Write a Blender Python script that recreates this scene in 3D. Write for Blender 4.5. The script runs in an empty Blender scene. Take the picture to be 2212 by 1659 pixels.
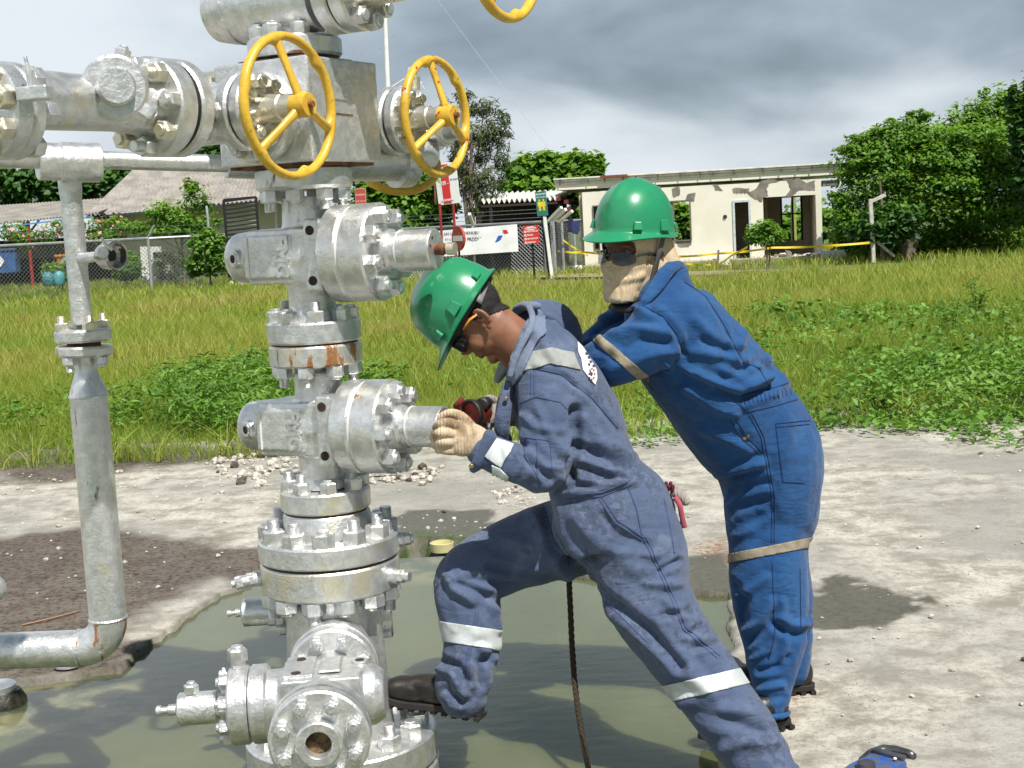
import bpy, bmesh, math, random
import numpy as np
from mathutils import Vector, Matrix, noise
from mathutils.bvhtree import BVHTree
D = bpy.data; SC = bpy.context.scene
R = math.radians
# ---------------------------------------------------------------- camera
CAMH = 1.55; FPX = 3000.0; PITCH = R(6.6); ROLL = R(3.0)
FW = Vector((0, math.cos(PITCH), -math.sin(PITCH)))
U0 = Vector((0, math.sin(PITCH), math.cos(PITCH)))
RC = Vector((1, 0, 0))*math.cos(ROLL) - U0*math.sin(ROLL)
UC = Vector((1, 0, 0))*math.sin(ROLL) + U0*math.cos(ROLL)
C0 = Vector((0, 0, CAMH))
cd = D.cameras.new('camera'); cam = D.objects.new('camera', cd); SC.collection.objects.link(cam)
m = Matrix((RC, UC, -FW)).transposed().to_4x4(); m.translation = C0; cam.matrix_world = m
cd.sensor_width = 36; cd.lens = FPX/2212*36; cd.clip_end = 900; cd.clip_start = .05
SC.camera = cam
# ---------------------------------------------------------------- light
SUN_EL = R(57); SUN_AZ = R(149)      # azimuth of the sun, clockwise from +Y: behind the camera, to the right
sd = Vector((math.sin(SUN_AZ)*math.cos(SUN_EL), math.cos(SUN_AZ)*math.cos(SUN_EL), math.sin(SUN_EL)))
sl = D.lights.new('sun', 'SUN'); sl.energy = 5.0; sl.angle = R(.6); sl.color = (1, .96, .89)
so = D.objects.new('sun', sl); SC.collection.objects.link(so); so.rotation_euler = sd.to_track_quat('Z', 'Y').to_euler()
W = D.worlds.new('World'); SC.world = W; W.use_nodes = True
SC.view_settings.view_transform = 'Standard'; SC.view_settings.look = 'None'
SC.view_settings.exposure = 0.32; SC.view_settings.gamma = 1; SC.view_settings.use_curve_mapping = False

class NT:
    def __init__(s, tree): s.t = tree; s.n = tree.nodes; s.l = tree.links
    def new(s, typ, **kw):
        nd = s.n.new(typ)
        for k, v in kw.items():
            if k.startswith('i_'):
                key = k[2:]
                key = int(key) if key.isdigit() else key.replace('_', ' ')
                s.set(nd.inputs[key], v)
            else: setattr(nd, k, v)
        return nd
    def set(s, inp, v):
        if isinstance(v, bpy.types.NodeSocket): s.l.new(v, inp)
        elif isinstance(v, bpy.types.Node): s.l.new(v.outputs[0], inp)
        else: inp.default_value = v
    def math(s, op, a, b=0.0, c=None, clamp=False):
        nd = s.n.new('ShaderNodeMath'); nd.operation = op; nd.use_clamp = clamp
        s.set(nd.inputs[0], a); s.set(nd.inputs[1], b)
        if c is not None: s.set(nd.inputs[2], c)
        return nd.outputs[0]
    def mix(s, f, a, b, mode='MIX'):
        nd = s.n.new('ShaderNodeMix'); nd.data_type = 'RGBA'; nd.blend_type = mode
        s.set(nd.inputs[0], f)
        for i, v in ((6, a), (7, b)):
            if isinstance(v, tuple) and len(v) == 3: v = (*v, 1)
            s.set(nd.inputs[i], v)
        return nd.outputs[2]
    def noise(s, vec, scale, detail=4, rough=.55, dist=0.0):
        nd = s.n.new('ShaderNodeTexNoise'); nd.inputs['Scale'].default_value = scale
        nd.inputs['Detail'].default_value = detail; nd.inputs['Roughness'].default_value = rough
        nd.inputs['Distortion'].default_value = dist
        if vec is not None: s.set(nd.inputs['Vector'], vec)
        return nd.outputs[0]
    def ramp(s, f, lo, hi, a=0.0, b=1.0, smooth=True):
        nd = s.n.new('ShaderNodeMapRange'); nd.interpolation_type = 'SMOOTHSTEP' if smooth else 'LINEAR'
        s.set(nd.inputs[0], f)
        for i, v in zip((1, 2, 3, 4), (lo, hi, a, b)): nd.inputs[i].default_value = v
        return nd.outputs[0]
    def scale(s, vec, xyz):
        nd = s.n.new('ShaderNodeMapping'); s.set(nd.inputs[0], vec); nd.inputs['Scale'].default_value = xyz
        return nd.outputs[0]
    def pos(s): return s.n.new('ShaderNodeNewGeometry').outputs['Position']

# sky: Nishita behind a broken deck of grey rain cloud
w = NT(W.node_tree); w.n.clear()
sky = w.new('ShaderNodeTexSky', sky_type='NISHITA', sun_disc=False, sun_elevation=SUN_EL, sun_rotation=SUN_AZ, air_density=1.2, dust_density=2.0)
skys = w.mix(1.0, sky.outputs[0], (.10, .10, .10), 'MULTIPLY')
dirv = w.new('ShaderNodeTexCoord').outputs['Generated']
sp = w.new('ShaderNodeSeparateXYZ'); w.l.new(dirv, sp.inputs[0])
zz = w.math('ADD', w.math('MAXIMUM', sp.outputs[2], 0.0), .34)
px = w.math('DIVIDE', sp.outputs[0], zz); py = w.math('DIVIDE', sp.outputs[1], zz)
cv = w.new('ShaderNodeCombineXYZ'); w.l.new(px, cv.inputs[0]); w.l.new(py, cv.inputs[1]); cv.inputs[2].default_value = 3.7
n1 = w.noise(cv.outputs[0], 1.15, 4, .45, .3)
n2 = w.noise(cv.outputs[0], 3.4, 5, .5, .25)
nn = w.math('ADD', w.math('MULTIPLY', n1, .72), w.math('MULTIPLY', n2, .28))
# darker rain clouds to the right (east), brighter to the left
nn = w.math('ADD', nn, w.math('MULTIPLY', w.math('ADD', sp.outputs[0], -.02), -.42))
nn = w.math('ADD', nn, w.math('MULTIPLY', sp.outputs[2], -.47))
t = w.ramp(nn, .14, .56)
cr = w.new('ShaderNodeValToRGB'); w.l.new(t, cr.inputs[0])
e = cr.color_ramp.elements; e[0].position = 0; e[0].color = (.10, .145, .18, 1); e[1].position = 1; e[1].color = (.66, .71, .76, 1)
a_ = e.new(.5); a_.color = (.30, .365, .425, 1)
col = w.mix(.93, skys, cr.outputs[0])
below = w.ramp(sp.outputs[2], -.06, 0.0)
col = w.mix(below, (.12, .13, .09), col)
bg = w.new('ShaderNodeBackground'); w.l.new(col, bg.inputs[0]); bg.inputs[1].default_value = 1.0
w.l.new(bg.outputs[0], w.new('ShaderNodeOutputWorld').inputs[0])

# ---------------------------------------------------------------- pixel <-> world (2212 x 1659 view of the photograph)
def ray(x, y): return RC*((x-1106)/FPX) + UC*(-(y-829.5)/FPX) + FW
def P(x, y, d): return C0 + ray(x, y)*d
def G(x, y, z=0.0):
    r = ray(x, y); return C0 + r*((z-CAMH)/r.z)
def hitplane(x, y, o, n):
    r = ray(x, y); return C0 + r*((o-C0).dot(n)/r.dot(n))
def PJ(v):
    q = Vector(v)-C0; d = q.dot(FW); return (1106+FPX*q.dot(RC)/d, 829.5-FPX*q.dot(UC)/d, d)
def PJn(A):
    q = A-np.array(C0); d = q@np.array(FW); return 1106+FPX*(q@np.array(RC))/d, 829.5-FPX*(q@np.array(UC))/d, d
def sm(t): t = max(0.0, min(1.0, t)); return t*t*(3-2*t)
def terr(x, y): return -.24*sm((y-12)/30.0)

# ---------------------------------------------------------------- mesh building
OFF = {}
def offof(parent): return OFF.get(parent.name, Vector()) if parent else Vector()
def tag(o, label=None, cat=None, group=None, kind=None):
    if label: o['label'] = label
    if cat: o['category'] = cat
    if group: o['group'] = group
    if kind: o['kind'] = kind
    return o
def thing(name, loc, label, cat, group=None):
    o = D.objects.new(name, None); SC.collection.objects.link(o); o.location = loc; o.empty_display_size = .1
    OFF[o.name] = Vector(loc); return tag(o, label, cat, group)
def frame(o, z, x=None):
    z = Vector(z).normalized()
    x = Vector(x) if x is not None else (Vector((0, 0, 1)) if abs(z.z) < .9 else Vector((1, 0, 0)))
    x = (x - z*x.dot(z)).normalized(); y = z.cross(x)
    m = Matrix((x, y, z)).transposed().to_4x4(); m.translation = o; return m
def linkmesh(name, me, mats, parent=None, smooth=35):
    for mm in (mats if isinstance(mats, (list, tuple)) else [mats]): me.materials.append(mm)
    o = D.objects.new(name, me); SC.collection.objects.link(o)
    if parent: o.parent = parent; OFF[o.name] = offof(parent)
    if smooth:
        me.polygons.foreach_set('use_smooth', [True]*len(me.polygons))
        if smooth < 180: me.set_sharp_from_angle(angle=R(smooth))
    return o
class MB:
    def __init__(s): s.v = []; s.f = []
    def add(s, vs, fs, M=None):
        b = len(s.v)
        s.v += [tuple(M @ Vector(q)) if M is not None else tuple(q) for q in vs]
        s.f += [tuple(i+b for i in f) for f in fs]; return s
    def lathe(s, o, ax, prof, n=48, caps=True, x=None):
        M = frame(o, ax, x); vs = []; fs = []
        for (t, r) in prof:
            for k in range(n):
                a = 2*math.pi*k/n; vs.append((r*math.cos(a), r*math.sin(a), t))
        for i in range(len(prof)-1):
            for k in range(n): fs.append((i*n+k, i*n+(k+1) % n, (i+1)*n+(k+1) % n, (i+1)*n+k))
        if caps: fs.append(tuple(range(n))[::-1]); fs.append(tuple((len(prof)-1)*n+k for k in range(n)))
        return s.add(vs, fs, M)
    def cyl(s, a, b, r, r2=None, n=24, bev=0.0):
        a = Vector(a); b = Vector(b); L = (b-a).length; r2 = r if r2 is None else r2
        pr = [(0, r), (L, r2)] if not bev else [(0, r-bev), (bev, r), (L-bev, r2), (L, r2-bev)]
        return s.lathe(a, b-a, pr, n)
    def box(s, M, sx, sy, sz):
        vs = [(x*sx/2, y*sy/2, z*sz/2) for x in (-1, 1) for y in (-1, 1) for z in (-1, 1)]
        return s.add(vs, [(0, 1, 3, 2), (4, 6, 7, 5), (0, 4, 5, 1), (2, 3, 7, 6), (0, 2, 6, 4), (1, 5, 7, 3)], M)
    def bar(s, a, b, w, h, up=None):
        a = Vector(a); b = Vector(b); return s.box(frame((a+b)/2, b-a, up), h, w, (b-a).length)
    def wbox(s, c, sx, sy, sz): return s.box(Matrix.Translation(c), sx, sy, sz)
    def tube(s, pts, rad, n=12, closed=False, caps=True):
        pts = [Vector(p) for p in pts]; m = len(pts); vs = []; fs = []
        rad = rad if isinstance(rad, (list, tuple)) else [rad]*m
        prev = None
        for i, p in enumerate(pts):
            if closed: t = pts[(i+1) % m]-pts[i-1]
            else: t = pts[min(i+1, m-1)]-pts[max(i-1, 0)]
            t.normalize()
            if prev is None: x = t.orthogonal().normalized()
            else:
                x = prev - t*prev.dot(t); x.normalize()
            prev = x; y = t.cross(x); r = rad[i]
            rx, ry = (r if isinstance(r, tuple) else (r, r))
            for k in range(n):
                a = 2*math.pi*k/n; vs.append(p + x*(rx*math.cos(a)) + y*(ry*math.sin(a)))
        for i in range(m if closed else m-1):
            j = (i+1) % m
            for k in range(n): fs.append((i*n+k, i*n+(k+1) % n, j*n+(k+1) % n, j*n+k))
        if caps and not closed: fs.append(tuple(range(n))[::-1]); fs.append(tuple((m-1)*n+k for k in range(n)))
        return s.add(vs, fs)
    def ell(s, c, r, M=None, nu=24, nv=14):
        vs = []; fs = []
        for i in range(nv+1):
            p = math.pi*i/nv
            for k in range(nu):
                a = 2*math.pi*k/nu; vs.append((c[0]+r[0]*math.sin(p)*math.cos(a), c[1]+r[1]*math.sin(p)*math.sin(a), c[2]+r[2]*math.cos(p)))
        for i in range(nv):
            for k in range(nu): fs.append((i*nu+k, (i+1)*nu+k, (i+1)*nu+(k+1) % nu, i*nu+(k+1) % nu))
        return s.add(vs, fs, M)
    def prism(s, poly, h, M):   # poly in local xy, extruded +z by h
        n = len(poly); vs = [(x, y, 0) for x, y in poly]+[(x, y, h) for x, y in poly]
        return s.add(vs, [tuple(range(n))[::-1], tuple(range(n, 2*n))]+[(i, (i+1) % n, n+(i+1) % n, n+i) for i in range(n)], M)
    def mesh(s, name='mesh', off=None):
        off = off or Vector()
        me = D.meshes.new(name); me.from_pydata([(v[0]-off.x, v[1]-off.y, v[2]-off.z) for v in s.v], [], s.f); me.validate(); return me
    def build(s, name, mats, parent=None, smooth=35, bevel=0.0, label=None):
        o = linkmesh(name, s.mesh(name, offof(parent)), mats, parent, smooth)
        if bevel:
            b = o.modifiers.new('b', 'BEVEL'); b.width = bevel; b.segments = 2; b.limit_method = 'ANGLE'; b.angle_limit = R(40)
        if label: o['label'] = label
        return o
def put(name, me, M, parent):       # linked-mesh copy of a part at world matrix M
    o = D.objects.new(name, me); SC.collection.objects.link(o); o.parent = parent; OFF[o.name] = offof(parent)
    o.matrix_local = Matrix.Translation(-offof(parent)) @ M; return o
def npmesh(name, V, F, mats, parent=None, smooth=0, attr=None):
    V = np.asarray(V, dtype=np.float32); F = np.asarray(F, dtype=np.int32)
    off = offof(parent); V = V - np.array(off, dtype=np.float32)
    me = D.meshes.new(name); me.vertices.add(len(V)); me.vertices.foreach_set('co', V.ravel())
    k = F.shape[1]; me.loops.add(F.size); me.loops.foreach_set('vertex_index', F.ravel())
    me.polygons.add(len(F)); me.polygons.foreach_set('loop_start', np.arange(len(F), dtype=np.int32)*k)
    me.polygons.foreach_set('loop_total', np.full(len(F), k, dtype=np.int32))
    me.update(calc_edges=True)
    if attr is not None:
        a = me.attributes.new('tint', 'FLOAT', 'POINT'); a.data.foreach_set('value', np.asarray(attr, dtype=np.float32))
    return linkmesh(name, me, mats, parent, smooth)

# ---------------------------------------------------------------- materials
def newmat(name):
    m = D.materials.new(name); m.use_nodes = True; t = NT(m.node_tree); t.n.clear()
    out = t.new('ShaderNodeOutputMaterial'); b = t.new('ShaderNodeBsdfPrincipled'); t.l.new(b.outputs[0], out.inputs[0])
    return m, t, b
def bump(t, b, h, strength=.3, dist=.01):
    bn = t.new('ShaderNodeBump'); bn.inputs['Strength'].default_value = strength; bn.inputs['Distance'].default_value = dist
    t.set(bn.inputs['Height'], h); t.l.new(bn.outputs[0], b.inputs['Normal']); return bn
def pmat(name, col, rough=.6, metal=0.0, var=.12, nscale=8, bstr=.1, bdist=.003, bscale=60, spec=.5, col2=None):
    m, t, b = newmat(name); p = t.pos()
    n = t.noise(p, nscale, 5)
    dark = tuple(c*(1-var*2) for c in col) if col2 is None else col2
    t.set(b.inputs['Base Color'], t.mix(t.ramp(n, .35, .65), dark, col))
    b.inputs['Roughness'].default_value = rough; b.inputs['Metallic'].default_value = metal
    b.inputs['Specular IOR Level'].default_value = spec
    if bstr: bump(t, b, t.noise(p, bscale, 4), bstr, bdist)
    return m
def silver(name, rust=.0, cream=.0, rough=.36, lumps=.35):
    m, t, b = newmat(name); p = t.pos()
    n1 = t.noise(p, 9, 6, .6); n2 = t.noise(p, 38, 5, .6); n3 = t.noise(t.scale(p, (1, 1, .22)), 26, 5, .65, .4)
    base = t.mix(t.ramp(n2, .38, .62), (.63, .635, .635), (.76, .765, .76))
    base = t.mix(t.math('MULTIPLY', t.ramp(n1, .5, .75), .2), base, (.46, .45, .41))
    if cream: base = t.mix(t.math('MULTIPLY', t.ramp(t.noise(p, 14, 3), .62-cream*.4, .75-cream*.3), .8), base, (.72, .66, .50))
    base_m = t.ramp(n3, .68-rust*.30, .74-rust*.28)
    rc = t.mix(t.noise(p, 90, 4), (.10, .035, .012), (.42, .20, .07))
    t.set(b.inputs['Base Color'], t.mix(base_m, base, rc))
    t.set(b.inputs['Metallic'], t.math('MULTIPLY_ADD', base_m, -.82, .82))
    rr = t.math('ADD', t.math('MULTIPLY', n2, .22), rough-.1)
    t.set(b.inputs['Roughness'], t.math('ADD', rr, t.math('MULTIPLY', base_m, .35), clamp=True))
    h = t.math('ADD', t.noise(p, 120, 5, .7), t.math('MULTIPLY', t.noise(p, 30, 3), 1.6))
    bump(t, b, h, lumps, .004)
    return m
M_SIL = silver('silver_paint', .02); M_SILR = silver('silver_paint_rusty', .25); M_SILM = silver('silver_paint_stained', .16, .15)
M_SILC = silver('silver_paint_cream', .06, .95); M_SILL = silver('silver_paint_lumpy', .02, 0, .33, .55)
M_RUST = pmat('rust', (.22, .085, .035), .9, 0, .3, 30, .5, .004, 120, col2=(.07, .028, .014))
M_STUD = silver('bare_stud', .3, 0, .4)
def yellow(name, chips):
    m, t, b = newmat(name); p = t.pos(); n = t.noise(p, 42, 4, .6)
    y = t.mix(t.ramp(t.noise(p, 14, 4), .3, .7), (.60, .36, .035), (.74, .47, .05))
    y = t.mix(t.ramp(n, .70-chips*.1, .72-chips*.1), y, (.40, .04, .02) if chips > .4 else (.22, .09, .03))
    y = t.mix(t.ramp(t.noise(p, 30, 3), .70, .72), y, (.5, .5, .46)); y = t.mix(t.math('MULTIPLY', t.ramp(t.noise(p, 70, 5, .7), .52, .66), .5), y, (.30, .19, .04))
    t.set(b.inputs['Base Color'], y); b.inputs['Roughness'].default_value = .38
    bump(t, b, t.noise(p, 90, 4), .25, .003); return m
M_YEL = yellow('yellow_paint', .1); M_YELC = yellow('yellow_paint_chipped', .75)
M_BLACK = pmat('black_rubber', (.022, .021, .02), .55, 0, .3, 30, .3, .002, 90)
M_HOLE = pmat('dark_bore', (.05, .03, .02), .9, 0, .3, 60)
M_GALV = pmat('galvanised_steel', (.50, .52, .53), .45, .55, .12, 5, .1)
M_WIRE = pmat('fence_wire', (.30, .31, .32), .5, .4, .12, 5, 0)
M_WHITE = pmat('white_paint', (.78, .78, .75), .6, 0, .08, 3, .08)
M_BLUE = pmat('blue_sheet', (.05, .13, .36), .5, 0, .15, 3)
M_TEAL = pmat('teal_plastic', (.10, .33, .36), .5, 0, .15, 3)
M_REDP = pmat('red_paint', (.42, .03, .03), .5, 0, .2, 6)
M_DKGRN = pmat('sign_green', (.02, .17, .14), .5, 0, .05, 4)
M_SIGNR = pmat('sign_red', (.62, .035, .03), .45, 0, .05, 4)
M_SIGNW = pmat('sign_white', (.80, .80, .80), .5, 0, .03, 4)
M_TXT = pmat('lettering_dark', (.05, .055, .11), .6, 0, .02, 4, 0)
M_TXTW = pmat('lettering_white', (.80, .76, .74), .6, 0, .02, 4, 0)
M_TXTP = pmat('lettering_faded', (.72, .45, .42), .6, 0, .02, 4, 0)
M_LBL = pmat('logo_blue', (.02, .13, .55), .5, 0, .02, 4, 0)
M_LGR = pmat('logo_green', (.30, .60, .13), .5, 0, .02, 4, 0)
M_TAPE = pmat('yellow_tape', (.72, .52, .02), .45, 0, .05, 4, 0)
M_WOOD = pmat('weathered_wood', (.24, .19, .14), .85, 0, .25, 12)
def textfit(s, c, xd, nrm, w, h, mat, parent, name='lettering', ext=.002, shear=0.0):
    '''text stretched to width w and capital height h, centred on c'''
    o = textobj(s, Matrix(), 1.0, mat, parent, name, 0, ext, 'LEFT', shear); me = o.data; off = offof(parent)
    V = np.empty(len(me.vertices)*3, np.float32); me.vertices.foreach_get('co', V); V = V.reshape(-1, 3)+np.array(off)
    x0, x1 = V[:, 0].min(), V[:, 0].max(); y0, y1 = V[:, 1].min(), V[:, 1].max(); F_ = frame(c, nrm, xd); A = np.array(F_)
    V[:, 0] = (V[:, 0]-(x0+x1)/2)*w/(x1-x0); V[:, 1] = (V[:, 1]-(y0+y1)/2)*h/(y1-y0); V = V@A[:3, :3].T+A[:3, 3]-np.array(off)
    me.vertices.foreach_set('co', V.astype(np.float32).ravel()); me.update(); return o
def textobj(s, M, size, mat, parent, name='lettering', bold=.0, ext=.002, align='CENTER', shear=0.0, sx=1.0):
    cu = D.curves.new(name, 'FONT'); cu.body = s; cu.size = size; cu.align_x = align; cu.align_y = 'CENTER'
    cu.extrude = ext; cu.offset = bold; cu.shear = shear; cu.resolution_u = 3
    o = D.objects.new(name, cu); SC.collection.objects.link(o)
    dg = bpy.context.evaluated_depsgraph_get(); me = D.meshes.new_from_object(o.evaluated_get(dg))
    D.objects.remove(o); D.curves.remove(cu)
    me.transform(Matrix.Diagonal((sx, 1, 1, 1))); me.transform(Matrix.Translation(-offof(parent)) @ M)
    me.materials.clear(); return linkmesh(name, me, mat, parent, 0)
# ================================================================ ground, slab, pool
rng = np.random.default_rng(7)
POOLPX = [(-500, 1500), (-200, 1482), (120, 1462), (262, 1442), (335, 1385), (400, 1330), (470, 1288), (525, 1262), (620, 1215), (760, 1185), (900, 1160), (1040, 1166), (1130, 1205), (1260, 1245), (1490, 1275), (1580, 1277), (1574, 1420), (1560, 1640)]
POOL = [G(x, y).xy for x, y in POOLPX]
a_, b_ = POOL[-2], POOL[-1]
POOL.append(b_ + (b_-a_).normalized()*2.2); POOL.append(Vector((POOL[0].x, POOL[-1].y)))
def sdpoly(X, Y, poly):            # signed distance, positive inside
    d = np.full(X.shape, 1e9); ins = np.zeros(X.shape, bool); n = len(poly)
    for i in range(n):
        ax, ay = poly[i]; bx, by = poly[(i+1) % n]; ex, ey = bx-ax, by-ay
        wx, wy = X-ax, Y-ay; t = np.clip((wx*ex+wy*ey)/(ex*ex+ey*ey+1e-12), 0, 1)
        d = np.minimum(d, np.hypot(wx-ex*t, wy-ey*t))
        c = ((ay > Y) != (by > Y)) & (X < (bx-ax)*(Y-ay)/(by-ay+1e-12)+ax); ins ^= c
    return np.where(ins, d, -d)
def vnoise(X, Y, s, seed=0, octv=4):
    out = np.zeros(X.shape); amp = 1.0; tot = 0
    r = np.random.default_rng(seed)
    for o in range(octv):
        g = r.random((64, 64)); x = X*s+17.3*o; y = Y*s+9.1*o; xi = np.floor(x).astype(int); yi = np.floor(y).astype(int)
        fx = x-xi; fy = y-yi; fx = fx*fx*(3-2*fx); fy = fy*fy*(3-2*fy)
        q = lambda a, b: g[a % 64, b % 64]
        out += amp*(q(xi, yi)*(1-fx)*(1-fy)+q(xi+1, yi)*fx*(1-fy)+q(xi, yi+1)*(1-fx)*fy+q(xi+1, yi+1)*fx*fy)
        tot += amp; amp *= .55; s *= 2.05
    return out/tot
SX0, SX1, SY0, SY1 = -7.5, 7.5, .6, 9.75
def slab_far(x): return G(1106, 962).y + .0*x
st = .026
xs = np.arange(SX0, SX1, st); 
YF = G(1106, 962).y
ys = np.arange(SY0, YF+1.0, st); X, Y = np.meshgrid(xs, ys)
sd_ = sdpoly(X, Y, POOL); en = (vnoise(X, Y, 7, 3)-.5)*.07 + (vnoise(X, Y, 30, 4)-.5)*.02
t_ = np.clip((sd_+en)/.035, 0, 1); t_ = t_*t_*(3-2*t_)
Z = (vnoise(X, Y, 1.3, 5)-.5)*.012 + (vnoise(X, Y, 22, 6)-.5)*.004
# submerged ledge on the left side of the pool
led = sdpoly(X, Y, [G(x, y).xy for x, y in [(-300, 1440), (120, 1450), (300, 1440), (330, 1500), (250, 1555), (120, 1580), (-300, 1600)]])
dep = np.where(led+en > 0, -.10, -.55)
Z = Z*(1-t_) + dep*t_
V = np.stack([X, Y, Z], -1).reshape(-1, 3); ny, nx = X.shape
idx = np.arange(ny*nx).reshape(ny, nx)
F = np.stack([idx[:-1, :-1], idx[:-1, 1:], idx[1:, 1:], idx[1:, :-1]], -1).reshape(-1, 4)
def soft(polypx, w=.12, jag=.22, seed=1, s=3):
    d = sdpoly(X, Y, [G(x, y).xy for x, y in polypx]) + (vnoise(X, Y, s, seed, 5)-.5)*jag
    return np.clip(d/w+.5, 0, 1)
rimm = np.clip(1-np.abs(sd_+en-.01)/.05, 0, 1)*(.4+.8*vnoise(X, Y, 5, 44))
wet = np.maximum.reduce([rimm, soft([(850, 1125), (880, 1102), (1048, 1103), (1062, 1130), (1110, 1150), (1200, 1185), (1500, 1235), (1590, 1262), (1600, 1290), (860, 1260)], .03, .16, 2, 6),
    soft([(1720, 1290), (1800, 1240), (1905, 1262), (2010, 1292), (1990, 1322), (1880, 1345), (1790, 1360), (1700, 1350)], .03, .34, 3, 6),
    soft([(1470, 1205), (1560, 1195), (1600, 1250), (1580, 1280), (1480, 1275)], .06, .15, 4)])
oil = np.clip(1.45*np.maximum.reduce([soft([(-80, 1165), (200, 1140), (430, 1170), (560, 1195), (570, 1255), (470, 1250), (330, 1300), (250, 1390), (230, 1440), (-80, 1440)], .25, .55, 5, 2.2)*(.62+.75*vnoise(X, Y, 2.2, 11)),
    .9*soft([(420, 1190), (580, 1190), (600, 1225), (520, 1262), (400, 1235)], .1, .25, 6),
    .75*soft([(-50, 965), (330, 965), (560, 975), (560, 995), (300, 1005), (120, 1040), (-50, 1010)], .3, .6, 8, 1.5),
    .9*soft([(-60, 1345), (230, 1395), (320, 1385), (250, 1445), (110, 1462), (-60, 1466)], .06, .2, 19)]), 0, 1)
gry = np.maximum.reduce([soft([(480, 1000), (1000, 985), (1150, 1060), (1000, 1105), (640, 1090)], .5, .9, 7, 1.2)*.6, soft([(1380, 965), (1800, 965), (2240, 990), (2240, 1030), (1900, 1010), (1500, 1010)], .4, .9, 9, 1.2)*.55, soft([(1930, 1100), (2240, 1050), (2240, 1200), (2050, 1180)], .3, .8, 10, 1.5)*.6])
rus = np.maximum(soft([(1500, 1175), (1570, 1170), (1575, 1215), (1500, 1215)], .15, .4, 12), .7*soft([(1690, 1490), (1740, 1500), (1740, 1580), (1700, 1570)], .1, .3, 13))
slime = soft([(850, 1165), (900, 1150), (1010, 1160), (1050, 1180), (1000, 1215), (880, 1215)], .1, .25, 14)
def slabmat():
    m, t, b = newmat('stained_concrete'); p = t.pos()
    at = {k: t.new('ShaderNodeAttribute', attribute_name=k).outputs['Fac'] for k in ('wet', 'oil', 'gry', 'rus', 'slime')}
    n1 = t.noise(p, 5.5, 9, .72, .3); n2 = t.noise(p, 34, 7, .75); n3 = t.noise(p, 130, 4, .7); n0 = t.noise(p, .9, 4)
    c = t.mix(t.ramp(n1, .36, .62), (.245, .225, .185), (.53, .505, .44))
    c = t.mix(t.math('MULTIPLY', t.ramp(n2, .48, .64), .6), c, (.23, .215, .18))
    c = t.mix(t.math('MULTIPLY', t.ramp(n3, .58, .70), .3), c, (.60, .57, .50))
    vo = t.new('ShaderNodeTexVoronoi', i_Scale=42.0); t.l.new(p, vo.inputs['Vector'])
    sp_ = t.math('MULTIPLY', t.ramp(vo.outputs['Distance'], .16, .10), t.ramp(t.noise(p, 6, 3), .50, .62))
    c = t.mix(t.math('MULTIPLY', sp_, .85), c, (.07, .06, .05)); n4 = t.noise(p, 75, 5, .75); c = t.mix(t.math('MULTIPLY', t.ramp(n4, .56, .64), .6), c, (.15, .135, .11))
    c = t.mix(t.math('MULTIPLY', t.ramp(n0, .42, .6), .5), c, (.26, .255, .235)); c = t.mix(t.math('MULTIPLY', t.math('MULTIPLY', at['gry'], t.ramp(n1, .3, .6)), .9), c, (.20, .195, .18))
    c = t.mix(t.math('MULTIPLY', at['oil'], t.ramp(n2, .25, .62, 1, .7)), c, t.mix(t.ramp(n2, .4, .6), (.014, .007, .005), (.075, .040, .024)))
    c = t.mix(t.math('MULTIPLY', at['rus'], t.ramp(n2, .42, .6)), c, (.24, .11, .05))
    c = t.mix(t.math('MULTIPLY', at['wet'], .92), c, t.mix(t.ramp(n2, .4, .6), (.062, .058, .040), (.105, .097, .070)))
    c = t.mix(t.math('MULTIPLY', at['slime'], t.ramp(t.noise(p, 18, 5, .7), .45, .55)), c, (.055, .09, .025))
    t.set(b.inputs['Base Color'], c)
    t.set(b.inputs['Roughness'], t.math('MULTIPLY_ADD', at['wet'], -.50, t.math('MULTIPLY_ADD', at['oil'], .05, .88)))
    b.inputs['Specular IOR Level'].default_value = .3; bump(t, b, t.math('ADD', n3, t.math('MULTIPLY', n2, 1.5)), .5, .006); return m
slab = npmesh('concrete_slab', V, F, slabmat(), None, 180); tag(slab, kind='structure')
for k, A in (('wet', wet), ('oil', oil), ('gry', gry), ('rus', rus), ('slime', slime)):
    at = slab.data.attributes.new(k, 'FLOAT', 'POINT'); at.data.foreach_set('value', A.astype(np.float32).ravel())
# water
m, t, b = newmat('murky_water'); p = t.pos()
n = t.noise(t.scale(p, (1, .45, 1)), 2.2, 4, .5, .5)
near = t.new('ShaderNodeAttribute', attribute_name='shallow').outputs['Fac']
wc = t.mix(t.ramp(n, .35, .65), (.088, .100, .044), (.112, .124, .058))
wc = t.mix(near, wc, t.mix(t.ramp(t.noise(p, 5, 5, .6), .4, .6), (.07, .085, .045), (.20, .19, .10)))
t.set(b.inputs['Base Color'], wc); b.inputs['Subsurface Weight'].default_value = .6; b.inputs['Subsurface Radius'].default_value = (1, 1, .8); b.inputs['Subsurface Scale'].default_value = .6
b.inputs['Roughness'].default_value = .09; b.inputs['IOR'].default_value = 1.42
h = t.math('ADD', t.noise(t.scale(p, (1, 2.0, 1)), 9, 3, .5), t.math('MULTIPLY', t.noise(p, 34, 3), .15))
bump(t, b, h, .05, .02)
xs2 = np.arange(-7.4, 4.5, .06); ys2 = np.arange(.6, 6.6, .06); X2, Y2 = np.meshgrid(xs2, ys2); i2 = np.arange(X2.size).reshape(X2.shape)
wat = npmesh('pool_water', np.stack([X2, Y2, np.full(X2.shape, -.022)], -1).reshape(-1, 3), np.stack([i2[:-1, :-1], i2[:-1, 1:], i2[1:, 1:], i2[1:, :-1]], -1).reshape(-1, 4), m, None, 180); tag(wat, kind='structure')
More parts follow.
